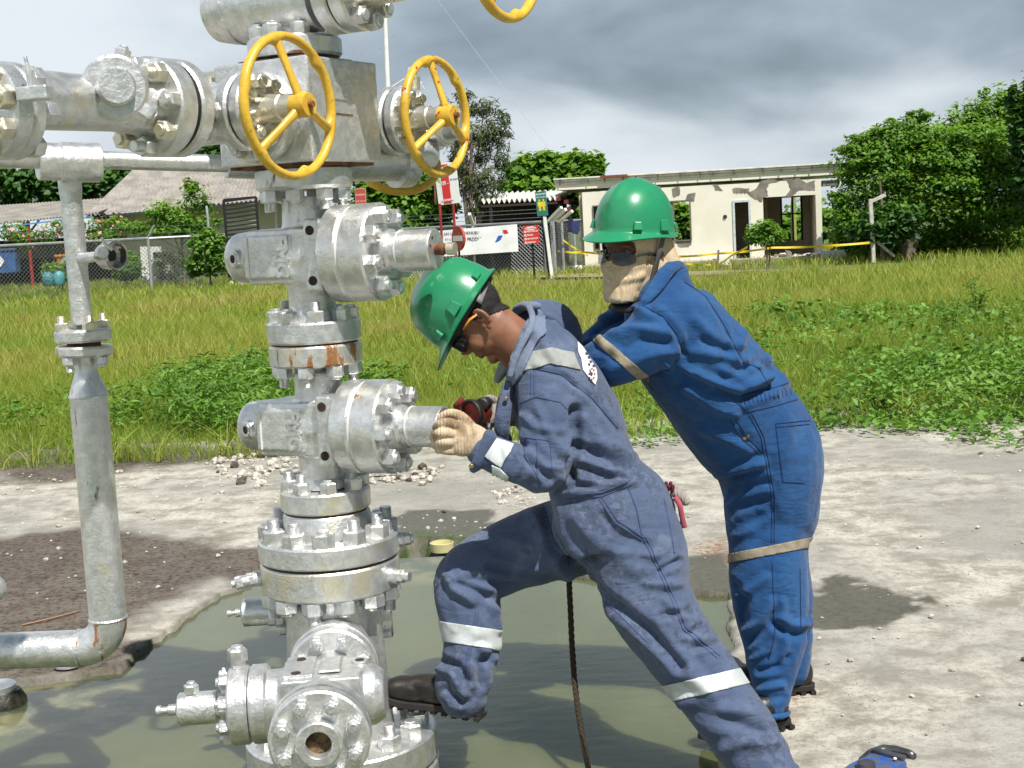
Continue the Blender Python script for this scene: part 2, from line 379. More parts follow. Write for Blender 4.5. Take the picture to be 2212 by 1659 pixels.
sh = np.maximum(np.clip(sdpoly(X2, Y2, [G(x, y).xy for x, y in [(-300, 1440), (120, 1450), (300, 1440), (330, 1500), (250, 1555), (120, 1580), (-300, 1600)]])/.1+.5, 0, 1),
    .8*np.clip(sdpoly(X2, Y2, [G(x, y).xy for x, y in [(850, 1150), (1100, 1160), (1130, 1215), (1100, 1245), (850, 1250)]])/.12+.5, 0, 1))
at = wat.data.attributes.new('shallow', 'FLOAT', 'POINT'); at.data.foreach_set('value', sh.astype(np.float32).ravel())
# earth under the grass, one sheet to the horizon (kept below the slab and pool)
xs3 = np.concatenate([np.linspace(-400, -40, 10), np.linspace(-36, 36, 60), np.linspace(40, 400, 10)])
ys3 = np.concatenate([np.linspace(-60, 0, 4), np.linspace(3, 70, 70), np.linspace(80, 700, 14)])
X3, Y3 = np.meshgrid(xs3, ys3); Z3 = np.vectorize(terr)(X3, Y3) + (vnoise(X3, Y3, .35, 21)-.5)*.10*np.clip((Y3-10)/6, 0, 1)
Z3 = np.where(Y3 < YF-.15, -.7, Z3-.03); i3 = np.arange(X3.size).reshape(X3.shape)
M_SOIL = pmat('soil', (.12, .16, .05), .95, 0, .25, 1.2, .6, .02, 12, col2=(.06, .085, .025))
gr = npmesh('ground', np.stack([X3, Y3, Z3], -1).reshape(-1, 3), np.stack([i3[:-1, :-1], i3[:-1, 1:], i3[1:, 1:], i3[1:, :-1]], -1).reshape(-1, 4), M_SOIL, None, 180); tag(gr, kind='structure')
# trodden path in front of the ruin
mb = MB(); pts = [(1110, 600), (1300, 597), (1500, 594), (1700, 590), (1860, 588)]
L = [G(x, y, -.22) for x, y in pts]
vs = []; 
for q in L: vs += [(q.x, q.y-.9, terr(q.x, q.y)+.045), (q.x, q.y+2.2, terr(q.x, q.y)+.045)]
mb.add(vs, [(2*i, 2*i+2, 2*i+3, 2*i+1) for i in range(len(L)-1)])
tag(mb.build('path', pmat('path_dirt', (.33, .27, .19), .95, 0, .15, 2, .4, .02, 20)), kind='structure')

# ---------------------------------------------------------------- vegetation
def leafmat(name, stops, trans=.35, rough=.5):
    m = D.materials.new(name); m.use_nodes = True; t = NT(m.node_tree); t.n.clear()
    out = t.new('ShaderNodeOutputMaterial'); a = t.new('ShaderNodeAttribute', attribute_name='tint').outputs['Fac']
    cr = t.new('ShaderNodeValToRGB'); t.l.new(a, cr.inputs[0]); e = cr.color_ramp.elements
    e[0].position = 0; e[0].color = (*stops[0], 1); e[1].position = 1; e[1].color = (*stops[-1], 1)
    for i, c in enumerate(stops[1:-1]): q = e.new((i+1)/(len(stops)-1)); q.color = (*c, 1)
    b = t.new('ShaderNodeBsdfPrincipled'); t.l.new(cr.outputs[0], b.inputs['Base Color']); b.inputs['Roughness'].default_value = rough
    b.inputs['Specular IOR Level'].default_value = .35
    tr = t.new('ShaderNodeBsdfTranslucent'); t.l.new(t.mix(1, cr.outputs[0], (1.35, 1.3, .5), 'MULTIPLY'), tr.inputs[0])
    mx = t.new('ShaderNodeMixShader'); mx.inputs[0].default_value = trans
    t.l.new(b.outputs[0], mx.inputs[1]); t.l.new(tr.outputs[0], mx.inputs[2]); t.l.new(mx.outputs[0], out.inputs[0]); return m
M_GRASS = leafmat('grass_blades', [(.060, .120, .016), (.135, .225, .026), (.235, .330, .042), (.36, .385, .075), (.40, .31, .13)], .35)
M_WEED = leafmat('weed_leaves', [(.042, .105, .013), (.090, .205, .024), (.16, .31, .048), (.25, .40, .09)], .3)
M_LEAFD = leafmat('dark_leaves', [(.018, .058, .012), (.036, .10, .018), (.07, .165, .028), (.11, .22, .04)], .25)
M_LEAFM = leafmat('mid_leaves', [(.045, .12, .014), (.10, .225, .026), (.19, .35, .045), (.30, .44, .09)], .42)
M_LEAFG = leafmat('grey_leaves', [(.045, .065, .028), (.08, .11, .045), (.13, .17, .07), (.18, .18, .09)], .25)
M_PINK = leafmat('pink_petals', [(.55, .25, .25), (.75, .42, .40)], .2)
M_BARK = pmat('bark', (.20, .16, .12), .9, 0, .25, 10, .6, .02, 30)
def blades(cx, cy, cz, n, spread, h, w, seed, lean=.35, tint=(.2, .9), nseg=3):
    """n blades around each of the given clump centres: returns V, F, tint"""
    r = np.random.default_rng(seed); k = len(cx); N = k*n
    rep = lambda a: np.repeat(a, n)
    rr = np.sqrt(r.random(N))*rep(np.broadcast_to(spread, (k,))); an = r.random(N)*2*np.pi
    bx = rep(cx)+rr*np.cos(an); by = rep(cy)+rr*np.sin(an); bz = rep(cz)
    hh = rep(np.broadcast_to(h, (k,)))*(.5+.7*r.random(N)); ww = rep(np.broadcast_to(w, (k,)))*(.6+.7*r.random(N))
    yaw = r.random(N)*2*np.pi; la = r.random(N)*2*np.pi; ln = hh*lean*(.3+1.2*r.random(N))
    V = np.zeros((N, 2*nseg+1, 3)); 
    for s in range(nseg+1):
        f = s/nseg; x = bx+np.cos(la)*ln*f*f; y = by+np.sin(la)*ln*f*f; z = bz+hh*f*(1-.22*f*lean)
        if s < nseg:
            wd = ww*(1-f**1.5)*.5
            V[:, 2*s] = np.stack([x-np.cos(yaw)*wd, y-np.sin(yaw)*wd, z], -1); V[:, 2*s+1] = np.stack([x+np.cos(yaw)*wd, y+np.sin(yaw)*wd, z], -1)
        else: V[:, 2*s] = np.stack([x, y, z], -1)
    m = 2*nseg+1; b = np.arange(N)*m; F = []
    for s in range(nseg-1): F.append(np.stack([b+2*s, b+2*s+1, b+2*s+3], -1)); F.append(np.stack([b+2*s, b+2*s+3, b+2*s+2], -1))
    F.append(np.stack([b+2*nseg-2, b+2*nseg-1, b+2*nseg], -1))
    tt = np.repeat(np.broadcast_to(tint[0], (k,)), n)+(tint[1])*r.random(N)
    T = np.repeat(np.clip(tt, 0, 1), m)
    return V.reshape(-1, 3), np.concatenate(F), T
def leaves(P0, size, seed, up=.6, aspect=.5, tint=None, out=None):
    """one folded leaf (4 triangles) at each point"""
    r = np.random.default_rng(seed); N = len(P0); nrm = r.normal(size=(N, 3)); nrm[:, 2] = np.abs(nrm[:, 2])+up*2
    if out is not None: nrm += out*1.2
    nrm /= np.linalg.norm(nrm, axis=1)[:, None]
    d = r.normal(size=(N, 3)); d -= nrm*(d*nrm).sum(1)[:, None]; d /= np.linalg.norm(d, axis=1)[:, None]
    s = np.cross(nrm, d); L = (size*(.6+.8*r.random(N)))[:, None]; Wd = L*aspect*.5
    V = np.stack([P0-d*L*.5, P0+s*Wd+nrm*L*.06, P0+d*L*.5-nrm*L*.08, P0-s*Wd+nrm*L*.06], 1)
    b = np.arange(N)*4; F = np.concatenate([np.stack([b, b+1, b+2], -1), np.stack([b, b+2, b+3], -1)])
    T = r.random(N) if tint is None else np.clip(tint+.35*(r.random(N)-.5), 0, 1)
    return V.reshape(-1, 3), F, np.repeat(T, 4)
def merge(parts):
    V = []; F = []; T = []; o = 0
    for v, f, t in parts: V.append(v); F.append(f+o); T.append(t); o += len(v)
    return np.concatenate(V), np.concatenate(F), np.concatenate(T)
def inrange(x, y, marg=1.5): return np.abs(x) < (y*.40+marg)
def scatter(y0, y1, dens, seed):
    r = np.random.default_rng(seed); xm = y1*.40+4; n = int(dens*(y1-y0)*2*xm)
    x = (r.random(n)*2-1)*xm; y = y0+(y1-y0)*r.random(n); k = inrange(x, y, 3.5); return x[k], y[k]
terrv = np.vectorize(terr)
GP = []
for (y0, y1, dens, n, h, wd, sp_, sd) in ((YF+.06, 12.5, 85, 22, .20, .0055, .14, 1), (12.5, 17, 46, 20, .24, .0075, .20, 2), (17, 26, 18, 20, .28, .011, .32, 3), (26, 40, 6.5, 18, .29, .019, .55, 4), (40, 66, 2.3, 18, .30, .034, .9, 5)):
    x, y = scatter(y0, y1, dens, sd)
    patch = vnoise(x+50, y, .33, 31); fine = vnoise(x+50, y, 1.1, 32)
    edge = np.clip((y-YF)/2.2, .35, 1)
    kp = ~((y > 38.5) & (y < 42.5) & (x > .5) & (x < 13))
    x, y, patch, fine, edge = x[kp], y[kp], patch[kp], fine[kp], edge[kp]
    hh = h*(.45+1.1*fine)*edge*(.8+.5*patch)
    ti = -.12+.75*patch+.18*(y > 14)-.25*np.clip((x-1)/6, 0, 1)*(y < 20)
    GP.append(blades(x, y, terrv(x, y)-.01, n, sp_, hh, wd, sd, .55, (ti, .42)))
V, F, T = merge(GP)
tag(npmesh('grass', V, F, M_GRASS, None, 0, T), 'tall green and yellowing grass across the field behind the slab', 'grass', kind='stuff')
# low broad-leaved ground cover along the slab edge and through the right-hand side
WP = []
def cover(x, y, hmax, n, size, seed, asp=.5, tint=None):
    r = np.random.default_rng(seed); k = len(x); N = k*n
    px = np.repeat(x, n)+r.normal(size=N)*.10; py = np.repeat(y, n)+r.normal(size=N)*.10
    hv = .45+1.1*vnoise(x+40, y, 2.3, seed+9); pz = np.repeat(terrv(x, y), n)+np.repeat(np.broadcast_to(hmax, (k,))*hv, n)*(r.random(N)**.7)+.01
    tt = np.repeat(vnoise(x+9, y, 1.7, seed+3), n)*.9+.35*(r.random(N)-.3)
    return leaves(np.stack([px, py, pz], -1), size, seed, .5, asp, tt)
r = np.random.default_rng(55)
def regionpts(poly, dens, seed, z=0):
    r = np.random.default_rng(seed); q = np.array([G(a, b, z).xy for a, b in poly]); lo = q.min(0); hi = q.max(0)
    n = int(dens*(hi-lo).prod()); p = lo+(hi-lo)*r.random((n, 2)); s = sdpoly(p[:, 0], p[:, 1], [tuple(a) for a in q])
    s = s+(vnoise(p[:, 0], p[:, 1], 1.1, seed)-.5)*1.8; k = r.random(n) < np.clip(s/.7+.15, 0, 1); return p[k].T
x, y = regionpts([(260, 870), (400, 820), (640, 800), (900, 860), (700, 965), (640, 962), (250, 962)], 70, 61); WP.append(cover(x, y, .28*np.clip((y-YF)/.35, .3, 1), 16, .085, 61, .27))
x, y = regionpts([(-150, 905), (150, 890), (320, 850), (300, 962), (-150, 964)], 26, 66); WP.append(cover(x, y, .20*np.clip((y-YF)/.35, .3, 1), 12, .07, 66, .3))
x, y = regionpts([(1400, 850), (1480, 900), (1500, 962), (1380, 960)], 80, 64); WP.append(cover(x, y, .15, 12, .06, 64, .4))
x, y = regionpts([(1730, 900), (1860, 830), (2350, 790), (2350, 975), (1780, 964)], 80, 62); WP.append(cover(x, y, .28*np.clip((y-YF)/.35, .3, 1), 16, .062, 62, .55))
x, y = regionpts([(1560, 720), (1760, 690), (2350, 660), (2350, 850), (1800, 860), (1650, 800)], 9, 63); WP.append(cover(x, y, .26, 13, .075, 63, .55))
x, y = regionpts([(760, 720), (1400, 700), (1450, 840), (700, 860)], 26, 65); WP.append(cover(x, y, .10, 9, .06, 65, .4))
V, F, T = merge(WP)
tag(npmesh('ground_cover', V, F, M_WEED, None, 0, T), 'low broad leaved weeds creeping over the edge of the slab', 'weeds', kind='stuff')
# stray runners and long blades hanging over the slab edge
x = (r.random(140)*2-1)*4.4; y = YF+.02+r.random(140)*.25
V, F, T = blades(x, y, np.full(140, .01), 7, .10, .34, .009, 71, 1.1, (.25, .6), 5)
tag(npmesh('edge_grass', V, F, M_GRASS, None, 0, T), 'long loose grass blades hanging over the slab edge', 'grass', kind='stuff')

def crown(blobs, n, size, seed, asp=.55, up=.5, shell=.55, droop=0):
    r = np.random.default_rng(seed); bb_ = list(blobs)
    for c, q in blobs:
        for k in range(6):
            d = r.normal(size=3); d /= np.linalg.norm(d); s = .25+.2*r.random(); bb_.append((tuple(np.array(c)+d*np.array(q)*(.75+.3*r.random())), tuple(np.array(q)*s)))
    blobs = bb_; vol = np.array([b[1][0]*b[1][1]*b[1][2] for b in blobs])**.7; pk = r.choice(len(blobs), n, p=vol/vol.sum())
    c = np.array([b[0] for b in blobs])[pk]; q = np.array([b[1] for b in blobs])[pk]
    d = r.normal(size=(n, 3)); d /= np.linalg.norm(d, axis=1)[:, None]; rad = (shell+(1-shell)*r.random(n)**.6)*(1+.2*r.normal(size=n))
    # sub-clumps break the outline
    cl = r.normal(size=(len(blobs)*9, 3)); cl /= np.linalg.norm(cl, axis=1)[:, None]; near = (d@cl.T).max(1)
    rad = rad*(.78+.3*np.clip((near-.55)/.45, 0, 1))
    p = c+d*q*rad[:, None]
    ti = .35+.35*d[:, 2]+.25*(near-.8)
    return leaves(p, size, seed+1, up, asp, ti, d)
def tree(name, base, H, trunkr, blobs, nleaf, lsize, mat, seed, label, cat='tree', group=None, asp=.55, lean=(0, 0), trunks=1, shell=.5, up=.5):
    t = thing(name, base, label, cat, group); r = random.Random(seed); base = Vector(base)
    mb = MB()
    for k in range(trunks):
        off = Vector((r.uniform(-.2, .2)*(k > 0), r.uniform(-.2, .2)*(k > 0), 0)); top = base+off+Vector((lean[0]+r.uniform(-.2, .2)*k, lean[1], H*.62)); pts = []
        for i in range(7): f = i/6; pts.append(base+off*.5*(1+f)+(top-base-off)*f+Vector((math.sin(i*1.7+seed)*.04*H*.15, math.cos(i*1.3)*.04*H*.15, 0)))
        mb.tube(pts, [trunkr*(1.15-.75*i/6) for i in range(7)], 8)
    for c, q in blobs:
        c = Vector(c); s = base+Vector((lean[0], lean[1], H*.62))*r.uniform(.45, .9); mid = (s+c)/2+Vector((r.uniform(-.1, .1), 0, -.05))*H*.3
        mb.tube([s, mid, c], [trunkr*.45, trunkr*.3, trunkr*.1], 6)
    mb.build('trunk', M_BARK, t)
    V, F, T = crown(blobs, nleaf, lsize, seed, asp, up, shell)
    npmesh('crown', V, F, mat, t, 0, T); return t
def blobpx(lst, d):   # (px, py, rx_px, ry_px[, depth offset, depth radius m])
    out = []
    for b in lst:
        dd = d+(b[4] if len(b) > 4 else 0); k = dd/FPX; c = P(b[0], b[1], dd)
        out.append((tuple(c), (b[2]*k, b[5] if len(b) > 5 else b[2]*k*.8, b[3]*k)))
    return out
def groundat(x, d): 
    q = P(x, 500, d); return Vector((q.x, q.y, terr(q.x, q.y)))
# big spreading tree on the right
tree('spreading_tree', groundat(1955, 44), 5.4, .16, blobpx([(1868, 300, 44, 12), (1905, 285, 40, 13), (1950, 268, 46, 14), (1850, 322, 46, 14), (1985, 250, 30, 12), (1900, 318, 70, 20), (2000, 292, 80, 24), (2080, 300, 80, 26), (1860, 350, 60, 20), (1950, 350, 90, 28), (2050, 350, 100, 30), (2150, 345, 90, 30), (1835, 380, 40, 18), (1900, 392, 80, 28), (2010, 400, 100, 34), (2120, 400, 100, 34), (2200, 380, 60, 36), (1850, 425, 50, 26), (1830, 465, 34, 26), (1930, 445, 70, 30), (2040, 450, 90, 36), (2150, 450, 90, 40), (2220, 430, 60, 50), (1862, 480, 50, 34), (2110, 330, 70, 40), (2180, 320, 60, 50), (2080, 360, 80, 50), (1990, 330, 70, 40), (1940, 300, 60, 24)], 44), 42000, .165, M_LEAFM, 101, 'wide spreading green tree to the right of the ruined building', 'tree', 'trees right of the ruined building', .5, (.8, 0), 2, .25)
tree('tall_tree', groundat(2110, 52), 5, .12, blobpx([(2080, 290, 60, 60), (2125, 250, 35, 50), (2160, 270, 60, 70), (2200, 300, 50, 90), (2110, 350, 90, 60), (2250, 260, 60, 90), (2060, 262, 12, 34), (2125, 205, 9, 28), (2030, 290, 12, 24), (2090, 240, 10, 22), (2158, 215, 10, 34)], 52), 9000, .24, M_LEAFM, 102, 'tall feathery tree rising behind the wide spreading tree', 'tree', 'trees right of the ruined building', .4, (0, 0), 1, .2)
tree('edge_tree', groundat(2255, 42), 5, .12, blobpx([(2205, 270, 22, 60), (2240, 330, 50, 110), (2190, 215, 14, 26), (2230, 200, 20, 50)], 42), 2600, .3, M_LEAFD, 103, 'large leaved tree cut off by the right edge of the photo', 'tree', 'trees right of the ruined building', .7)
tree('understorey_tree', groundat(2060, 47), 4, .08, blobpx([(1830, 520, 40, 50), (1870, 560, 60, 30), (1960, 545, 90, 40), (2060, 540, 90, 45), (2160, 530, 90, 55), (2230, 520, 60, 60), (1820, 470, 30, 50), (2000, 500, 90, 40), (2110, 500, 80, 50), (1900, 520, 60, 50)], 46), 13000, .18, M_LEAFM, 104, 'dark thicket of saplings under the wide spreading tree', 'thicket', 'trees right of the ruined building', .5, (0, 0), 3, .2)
tree('bushy_tree', groundat(1905, 43), 4, .07, blobpx([(1930, 480, 60, 40), (1890, 500, 50, 30)], 43), 2600, .22, M_LEAFD, 114, 'small dark leaved tree beside the bent concrete fence post', 'tree', 'trees right of the ruined building', .6)
# centre
tree('drooping_tree', groundat(1010, 50), 8, .11, [(tuple(P(x, y, 50+o)), (a*50/FPX, a*.8*50/FPX, b*50/FPX)) for x, y, a, b, o in [(1000, 215, 22, 22, 0), (1045, 235, 32, 26, .5), (1070, 290, 30, 40, 0), (1030, 300, 50, 46, 0), (985, 330, 22, 60, 0), (1080, 340, 24, 34, 0), (1040, 390, 46, 40, 0), (1090, 270, 16, 28, 0), (1000, 400, 24, 46, 0), (960, 225, 10, 20, 0), (1050, 440, 50, 30, 0)]], 5200, .26, M_LEAFG, 105, 'thin drooping grey green tree with two bare pale trunks', 'tree', None, .14, (0, 0), 2, .05, 0)
tree('papaya_tree', groundat(1200, 56), 5, .1, blobpx([(1130, 370, 40, 35), (1190, 365, 50, 30), (1250, 355, 50, 26), (1285, 365, 26, 26), (1160, 410, 70, 30), (1240, 400, 60, 30), (1120, 440, 40, 26), (1265, 450, 40, 40), (1180, 345, 26, 14)], 56), 5600, .34, M_LEAFM, 106, 'broad leaved green tree above the corrugated shed roof', 'tree', None, .75, (0, 0), 2, .3)
tree('vine_thicket', groundat(830, 52), 4, .08, blobpx([(790, 400, 40, 50), (850, 405, 50, 40), (920, 400, 45, 40), (800, 460, 50, 50), (880, 450, 60, 50), (950, 450, 40, 40), (770, 340, 14, 20), (850, 490, 70, 30), (960, 520, 40, 30)], 52), 6500, .27, M_LEAFM, 107, 'dense green creeper thicket behind the fence and the red signs', 'thicket', None, .8, (0, 0), 1, .5)
# far left wood
for i, (cx, bl, s, lab) in enumerate([(60, [(20, 410, 60, 40), (80, 400, 60, 36), (130, 420, 50, 40), (-40, 420, 60, 44), (40, 390, 40, 20)], 108, 'dark broad tree behind the long shed roof, leftmost'),
                                      (230, [(215, 400, 50, 36), (260, 390, 44, 30), (180, 420, 40, 30), (300, 400, 40, 26)], 109, 'dark tree between the left pipe and the pitched roof'),
                                      (455, [(452, 325, 16, 10), (470, 320, 18, 12), (430, 340, 30, 20), (500, 345, 40, 26)], 110, 'dark tree whose top shows above the pitched roof ridge')]):
    tree('far_tree', groundat(cx, 92), 8 if i < 2 else 12, .2, blobpx(bl, 92), [5200, 3600, 2400][i], .55, M_LEAFD, s, lab, 'tree', 'trees behind the left buildings', .7)
# trees seen through and behind the ruin
tree('back_tree', groundat(1440, 62), 4, .1, blobpx([(1420, 480, 60, 50), (1500, 490, 50, 50), (1640, 500, 60, 50), (1740, 490, 60, 50), (1330, 490, 60, 50)], 62), 5200, .34, M_LEAFM, 111, 'green tree seen through the broken windows of the ruin', 'tree', None, .7)
# small tree in front of the ruin
tree('small_tree', groundat(1655, 39), 1.9, .028, blobpx([(1652, 490, 26, 14), (1630, 510, 20, 13), (1672, 505, 24, 14), (1655, 517, 34, 13), (1640, 500, 24, 16)], 39), 1900, .13, M_LEAFM, 112, 'small round topped tree in front of the open room', 'tree', None, .5, (0, 0), 2, .4)
# garden behind the left fence
tree('loose_shrub', groundat(390, 56), 3.2, .05, blobpx([(385, 470, 55, 34), (420, 430, 30, 36), (350, 455, 36, 22), (440, 480, 36, 26), (405, 400, 14, 16), (370, 500, 60, 14), (300, 490, 40, 16)], 56), 3200, .20, M_LEAFM, 115, 'loose tall shrub in front of the pitched corrugated roof', 'shrub', 'garden shrubs behind the left fence', .45, (0, 0), 3, .1)
tree('round_bush', groundat(447, 51), 1.8, .04, blobpx([(445, 545, 38, 34), (455, 520, 26, 22), (430, 575, 28, 20), (465, 570, 26, 26), (450, 505, 18, 14)], 51), 2600, .18, M_WEED, 116, 'bright green rounded bush beside the black louvred gate', 'bush', 'garden shrubs behind the left fence', .6)
tree('dark_shrub', groundat(370, 55), 1.4, .03, blobpx([(365, 580, 30, 24), (385, 560, 24, 20), (350, 560, 20, 16)], 55), 1500, .16, M_LEAFG, 117, 'thin dark shrub against the white wall behind the fence', 'shrub', 'garden shrubs behind the left fence', .2)
for i, (bl, s, lab) in enumerate([([(60, 520, 36, 18), (110, 500, 30, 20), (150, 490, 26, 20), (30, 500, 30, 20)], 118, 'oleander with pink flowers left of the silver pipe'), ([(210, 490, 24, 18), (250, 485, 26, 18), (230, 510, 40, 14)], 119, 'oleander with pink flowers right of the silver pipe')]):
    bb = blobpx(bl, 57); tr = tree('flowering_shrub', groundat(bl[1][0], 57), 2, .03, bb, 1500, .19, M_LEAFM, s, lab, 'shrub', 'garden shrubs behind the left fence', .35)
    V, F, T = crown(bb, 110, .16, s+5, .9, .3, .85); npmesh('flowers', V, F, M_PINK, tr, 0, T)['kind'] = 'stuff'
for i, (bl, s, lab) in enumerate([([(125, 590, 34, 20), (160, 575, 20, 14)], 120, 'leafy bush in front of the orange bin'), ([(275, 580, 30, 22), (285, 555, 14, 12)], 121, 'light green bush behind the fence post')]):
    tree('low_bush', groundat(bl[0][0], 53), 1, .02, blobpx(bl, 53), 1100, .17, M_LEAFM, s, lab, 'bush', 'garden shrubs behind the left fence', .5)
# banana leaves above the ruin roof
t = thing('banana_plant', groundat(1725, 56), 'banana plant with upright leaves behind the ruined building', 'banana plant')
mb = MB(); b0 = groundat(1715, 56); mb.tube([b0, b0+Vector((0, 0, 1.8)), b0+Vector((.05, 0, 2.8))], [.13, .11, .07], 8); mb.build('trunk', pmat('banana_stem', (.30, .34, .10), .6), t)
V = []; F = []; T = []
rr = random.Random(5)
for k in range(9):
    a = k*2.4; el = 1.2 if k < 3 else rr.uniform(.3, .9); L_ = .8; d_ = Vector((math.cos(a)*math.cos(el), math.sin(a)*math.cos(el), math.sin(el))); s_ = d_.cross(Vector((0, 0, 1))).normalized(); o = b0+Vector((.05, 0, 2.75)); n0 = len(V)
    for i in range(7):
        f = i/6; c = o+d_*L_*f-Vector((0, 0, .5*f*f*L_*(el < 1))); wv = .24*math.sin(math.pi*min(1, f*.9+.1))
        V += [c-s_*wv, c+Vector((0, 0, -.03)), c+s_*wv]; T += [.5+.3*rr.random()]*3
    for i in range(6): F += [(n0+3*i, n0+3*i+1, n0+3*i+4), (n0+3*i, n0+3*i+4, n0+3*i+3), (n0+3*i+1, n0+3*i+2, n0+3*i+5), (n0+3*i+1, n0+3*i+5, n0+3*i+4)]
npmesh('leaves', [tuple(v) for v in V], F, M_WEED, t, 180, T)
# leafy weeds standing up out of the grass on the right
def weed(bx, by, h, nst, nl, lsize, asp, mat, seed, label, fern=False, name='weed_plant', spread=.35):
    r = np.random.default_rng(seed); g = G(bx, by); g.z = terr(g.x, g.y); t = thing(name, g, label, 'plant', 'weeds standing in the grass')
    mb = MB(); pts = []
    for s in range(nst):
        a = r.random()*6.28; q = spread*(.2+.8*r.random()); top = g+Vector((math.cos(a)*q, math.sin(a)*q, h*(.6+.4*r.random()))); mid = g+(top-g)*.5+Vector((0, 0, h*.12))
        mb.tube([g+Vector((0, 0, -.03)), mid, top], [.006, .005, .003], 5)
        for i in range(nl):
            f = .25+.75*i/nl; c = g*(1-f)**2+mid*2*f*(1-f)+top*f*f
            if fern:
                dr = Vector((math.cos(i*2.4), math.sin(i*2.4), .25)); L_ = .16
                for k in range(9):
                    pts.append(tuple(c+dr*(L_*k/9)+dr.cross(Vector((0, 0, 1))).normalized()*.02)); pts.append(tuple(c+dr*(L_*k/9)-dr.cross(Vector((0, 0, 1))).normalized()*.02))
            else: pts.append(tuple(c+Vector(r.normal(size=3))*.04))
    mb.build('stem', M_LEAFM, t)
    V, F, T = leaves(np.array(pts), lsize, seed, .9, asp); npmesh('leaves', V, F, mat, t, 0, T)
weed(1700, 700, .40, 16, 7, .11, .7, M_WEED, 201, 'broad leaved weed behind the shoulder of the right worker', spread=.5)
weed(1640, 690, .30, 12, 6, .10, .7, M_WEED, 202, 'pale broad leaved weed patch closest to the right worker', spread=.4)
weed(2110, 690, .62, 4, 9, .05, .3, M_WEED, 203, 'tall feathery leaved seedling near the right edge of the field', True, spread=.35)
weed(2060, 740, .5, 3, 8, .05, .3, M_WEED, 204, 'lower feathery seedling left of the tallest one', True, spread=.2)
weed(1900, 905, .3, 9, 7, .08, .6, M_WEED, 205, 'grey green weed clump at the slab edge on the right', spread=.3)
# ================================================================ background buildings
def Gt(x, y, z=-.2): return G(x, y, z)
def chainlink(name, pts, h, label, pitch=.11, posts=None, wirer=.006, arm=None, railr=.03, postr=.032):
    """pts: ground points (Vector) of a straight-run fence"""
    t = thing(name, pts[0], label, 'fence')
    for i in range(len(pts)-1):
        a, b = pts[i], pts[i+1]; e = (b-a); Lx = Vector((e.x, e.y, 0)).length; ux = Vector((e.x, e.y, 0))/Lx
        up = Vector((0, 0, 1)); mb = MB(); n = int((Lx+h)/pitch)
        for k in range(-int(h/pitch), n):
            for sgn in (1, -1):
                s0 = k*pitch; s1 = s0+h
                lo, hi = max(0, s0), min(Lx, s1)
                if hi <= lo: continue
                z0, z1 = (lo-s0), (hi-s0)
                if sgn < 0: z0, z1 = h-z0, h-z1
                za = a.z+(b.z-a.z)*lo/Lx; zb = a.z+(b.z-a.z)*hi/Lx
                p0 = a+ux*lo; p1 = a+ux*hi; p0.z = za+z0; p1.z = zb+z1
                mb.tube([p0, p1], wirer, 3, caps=False)
        mb.build('mesh_wire', M_WIRE, t, 0)
        MB().tube([a+up*h, b+up*h], railr, 8).build('top_rail', M_GALV, t)
    for q in (posts or pts):
        mb = MB().tube([q, q+Vector((0, 0, h+.02))], postr, 8)
        if arm is not None: mb.tube([q+Vector((0, 0, h)), q+Vector((0, 0, h))+arm], postr*.8, 8)
        mb.build('post', M_GALV, t)
    return t
def uprof(W_, d, n, amp):    # corrugated profile samples
    return [(W_*i/n, amp*math.cos(2*math.pi*i/6)) for i in range(n+1)]
M_CORR = pmat('weathered_roof_sheet', (.36, .335, .30), .85, 0, .14, 1.5, .2, .01, 10, col2=(.24, .22, .20))
M_CORRW = pmat('white_roof_sheet', (.66, .66, .64), .7, 0, .10, 2)
def corr(name, c00, c10, c11, c01, nw, amp, mat, parent, thick=.02):
    """corrugated sheet spanned by 4 corners; ridges run from c0x to c1x edge (c00->c01)"""
    c00, c10, c11, c01 = map(Vector, (c00, c10, c11, c01)); nrm = (c10-c00).cross(c01-c00).normalized()
    if nrm.z < 0: nrm = -nrm
    mb = MB(); vs = []; n = nw*6
    for dz in (0, -thick):
        for v in (0, 1):
            for i in range(n+1):
                f = i/n; q = (c00.lerp(c10, f)).lerp(c01.lerp(c11, f), v); vs.append(q+nrm*(amp*math.cos(2*math.pi*i/6)+dz))
    m = n+1; fs = []
    for i in range(n):
        fs.append((i, i+1, m+i+1, m+i)); fs.append((2*m+i, 3*m+i, 3*m+i+1, 2*m+i+1)); fs.append((i, 2*m+i, 2*m+i+1, i+1)); fs.append((m+i, m+i+1, 3*m+i+1, 3*m+i))
    mb.add(vs, fs); return mb.build(name, mat, parent, 50)
M_CREAM = pmat('cream_wall', (.66, .62, .50), .85, 0, .06, 1.2, .1)
M_WALLW = pmat('white_wall', (.74, .74, .70), .85, 0, .06, 1.2, .1)
M_DARKW = pmat('dark_interior', (.06, .045, .04), .9, 0, .2, 1)
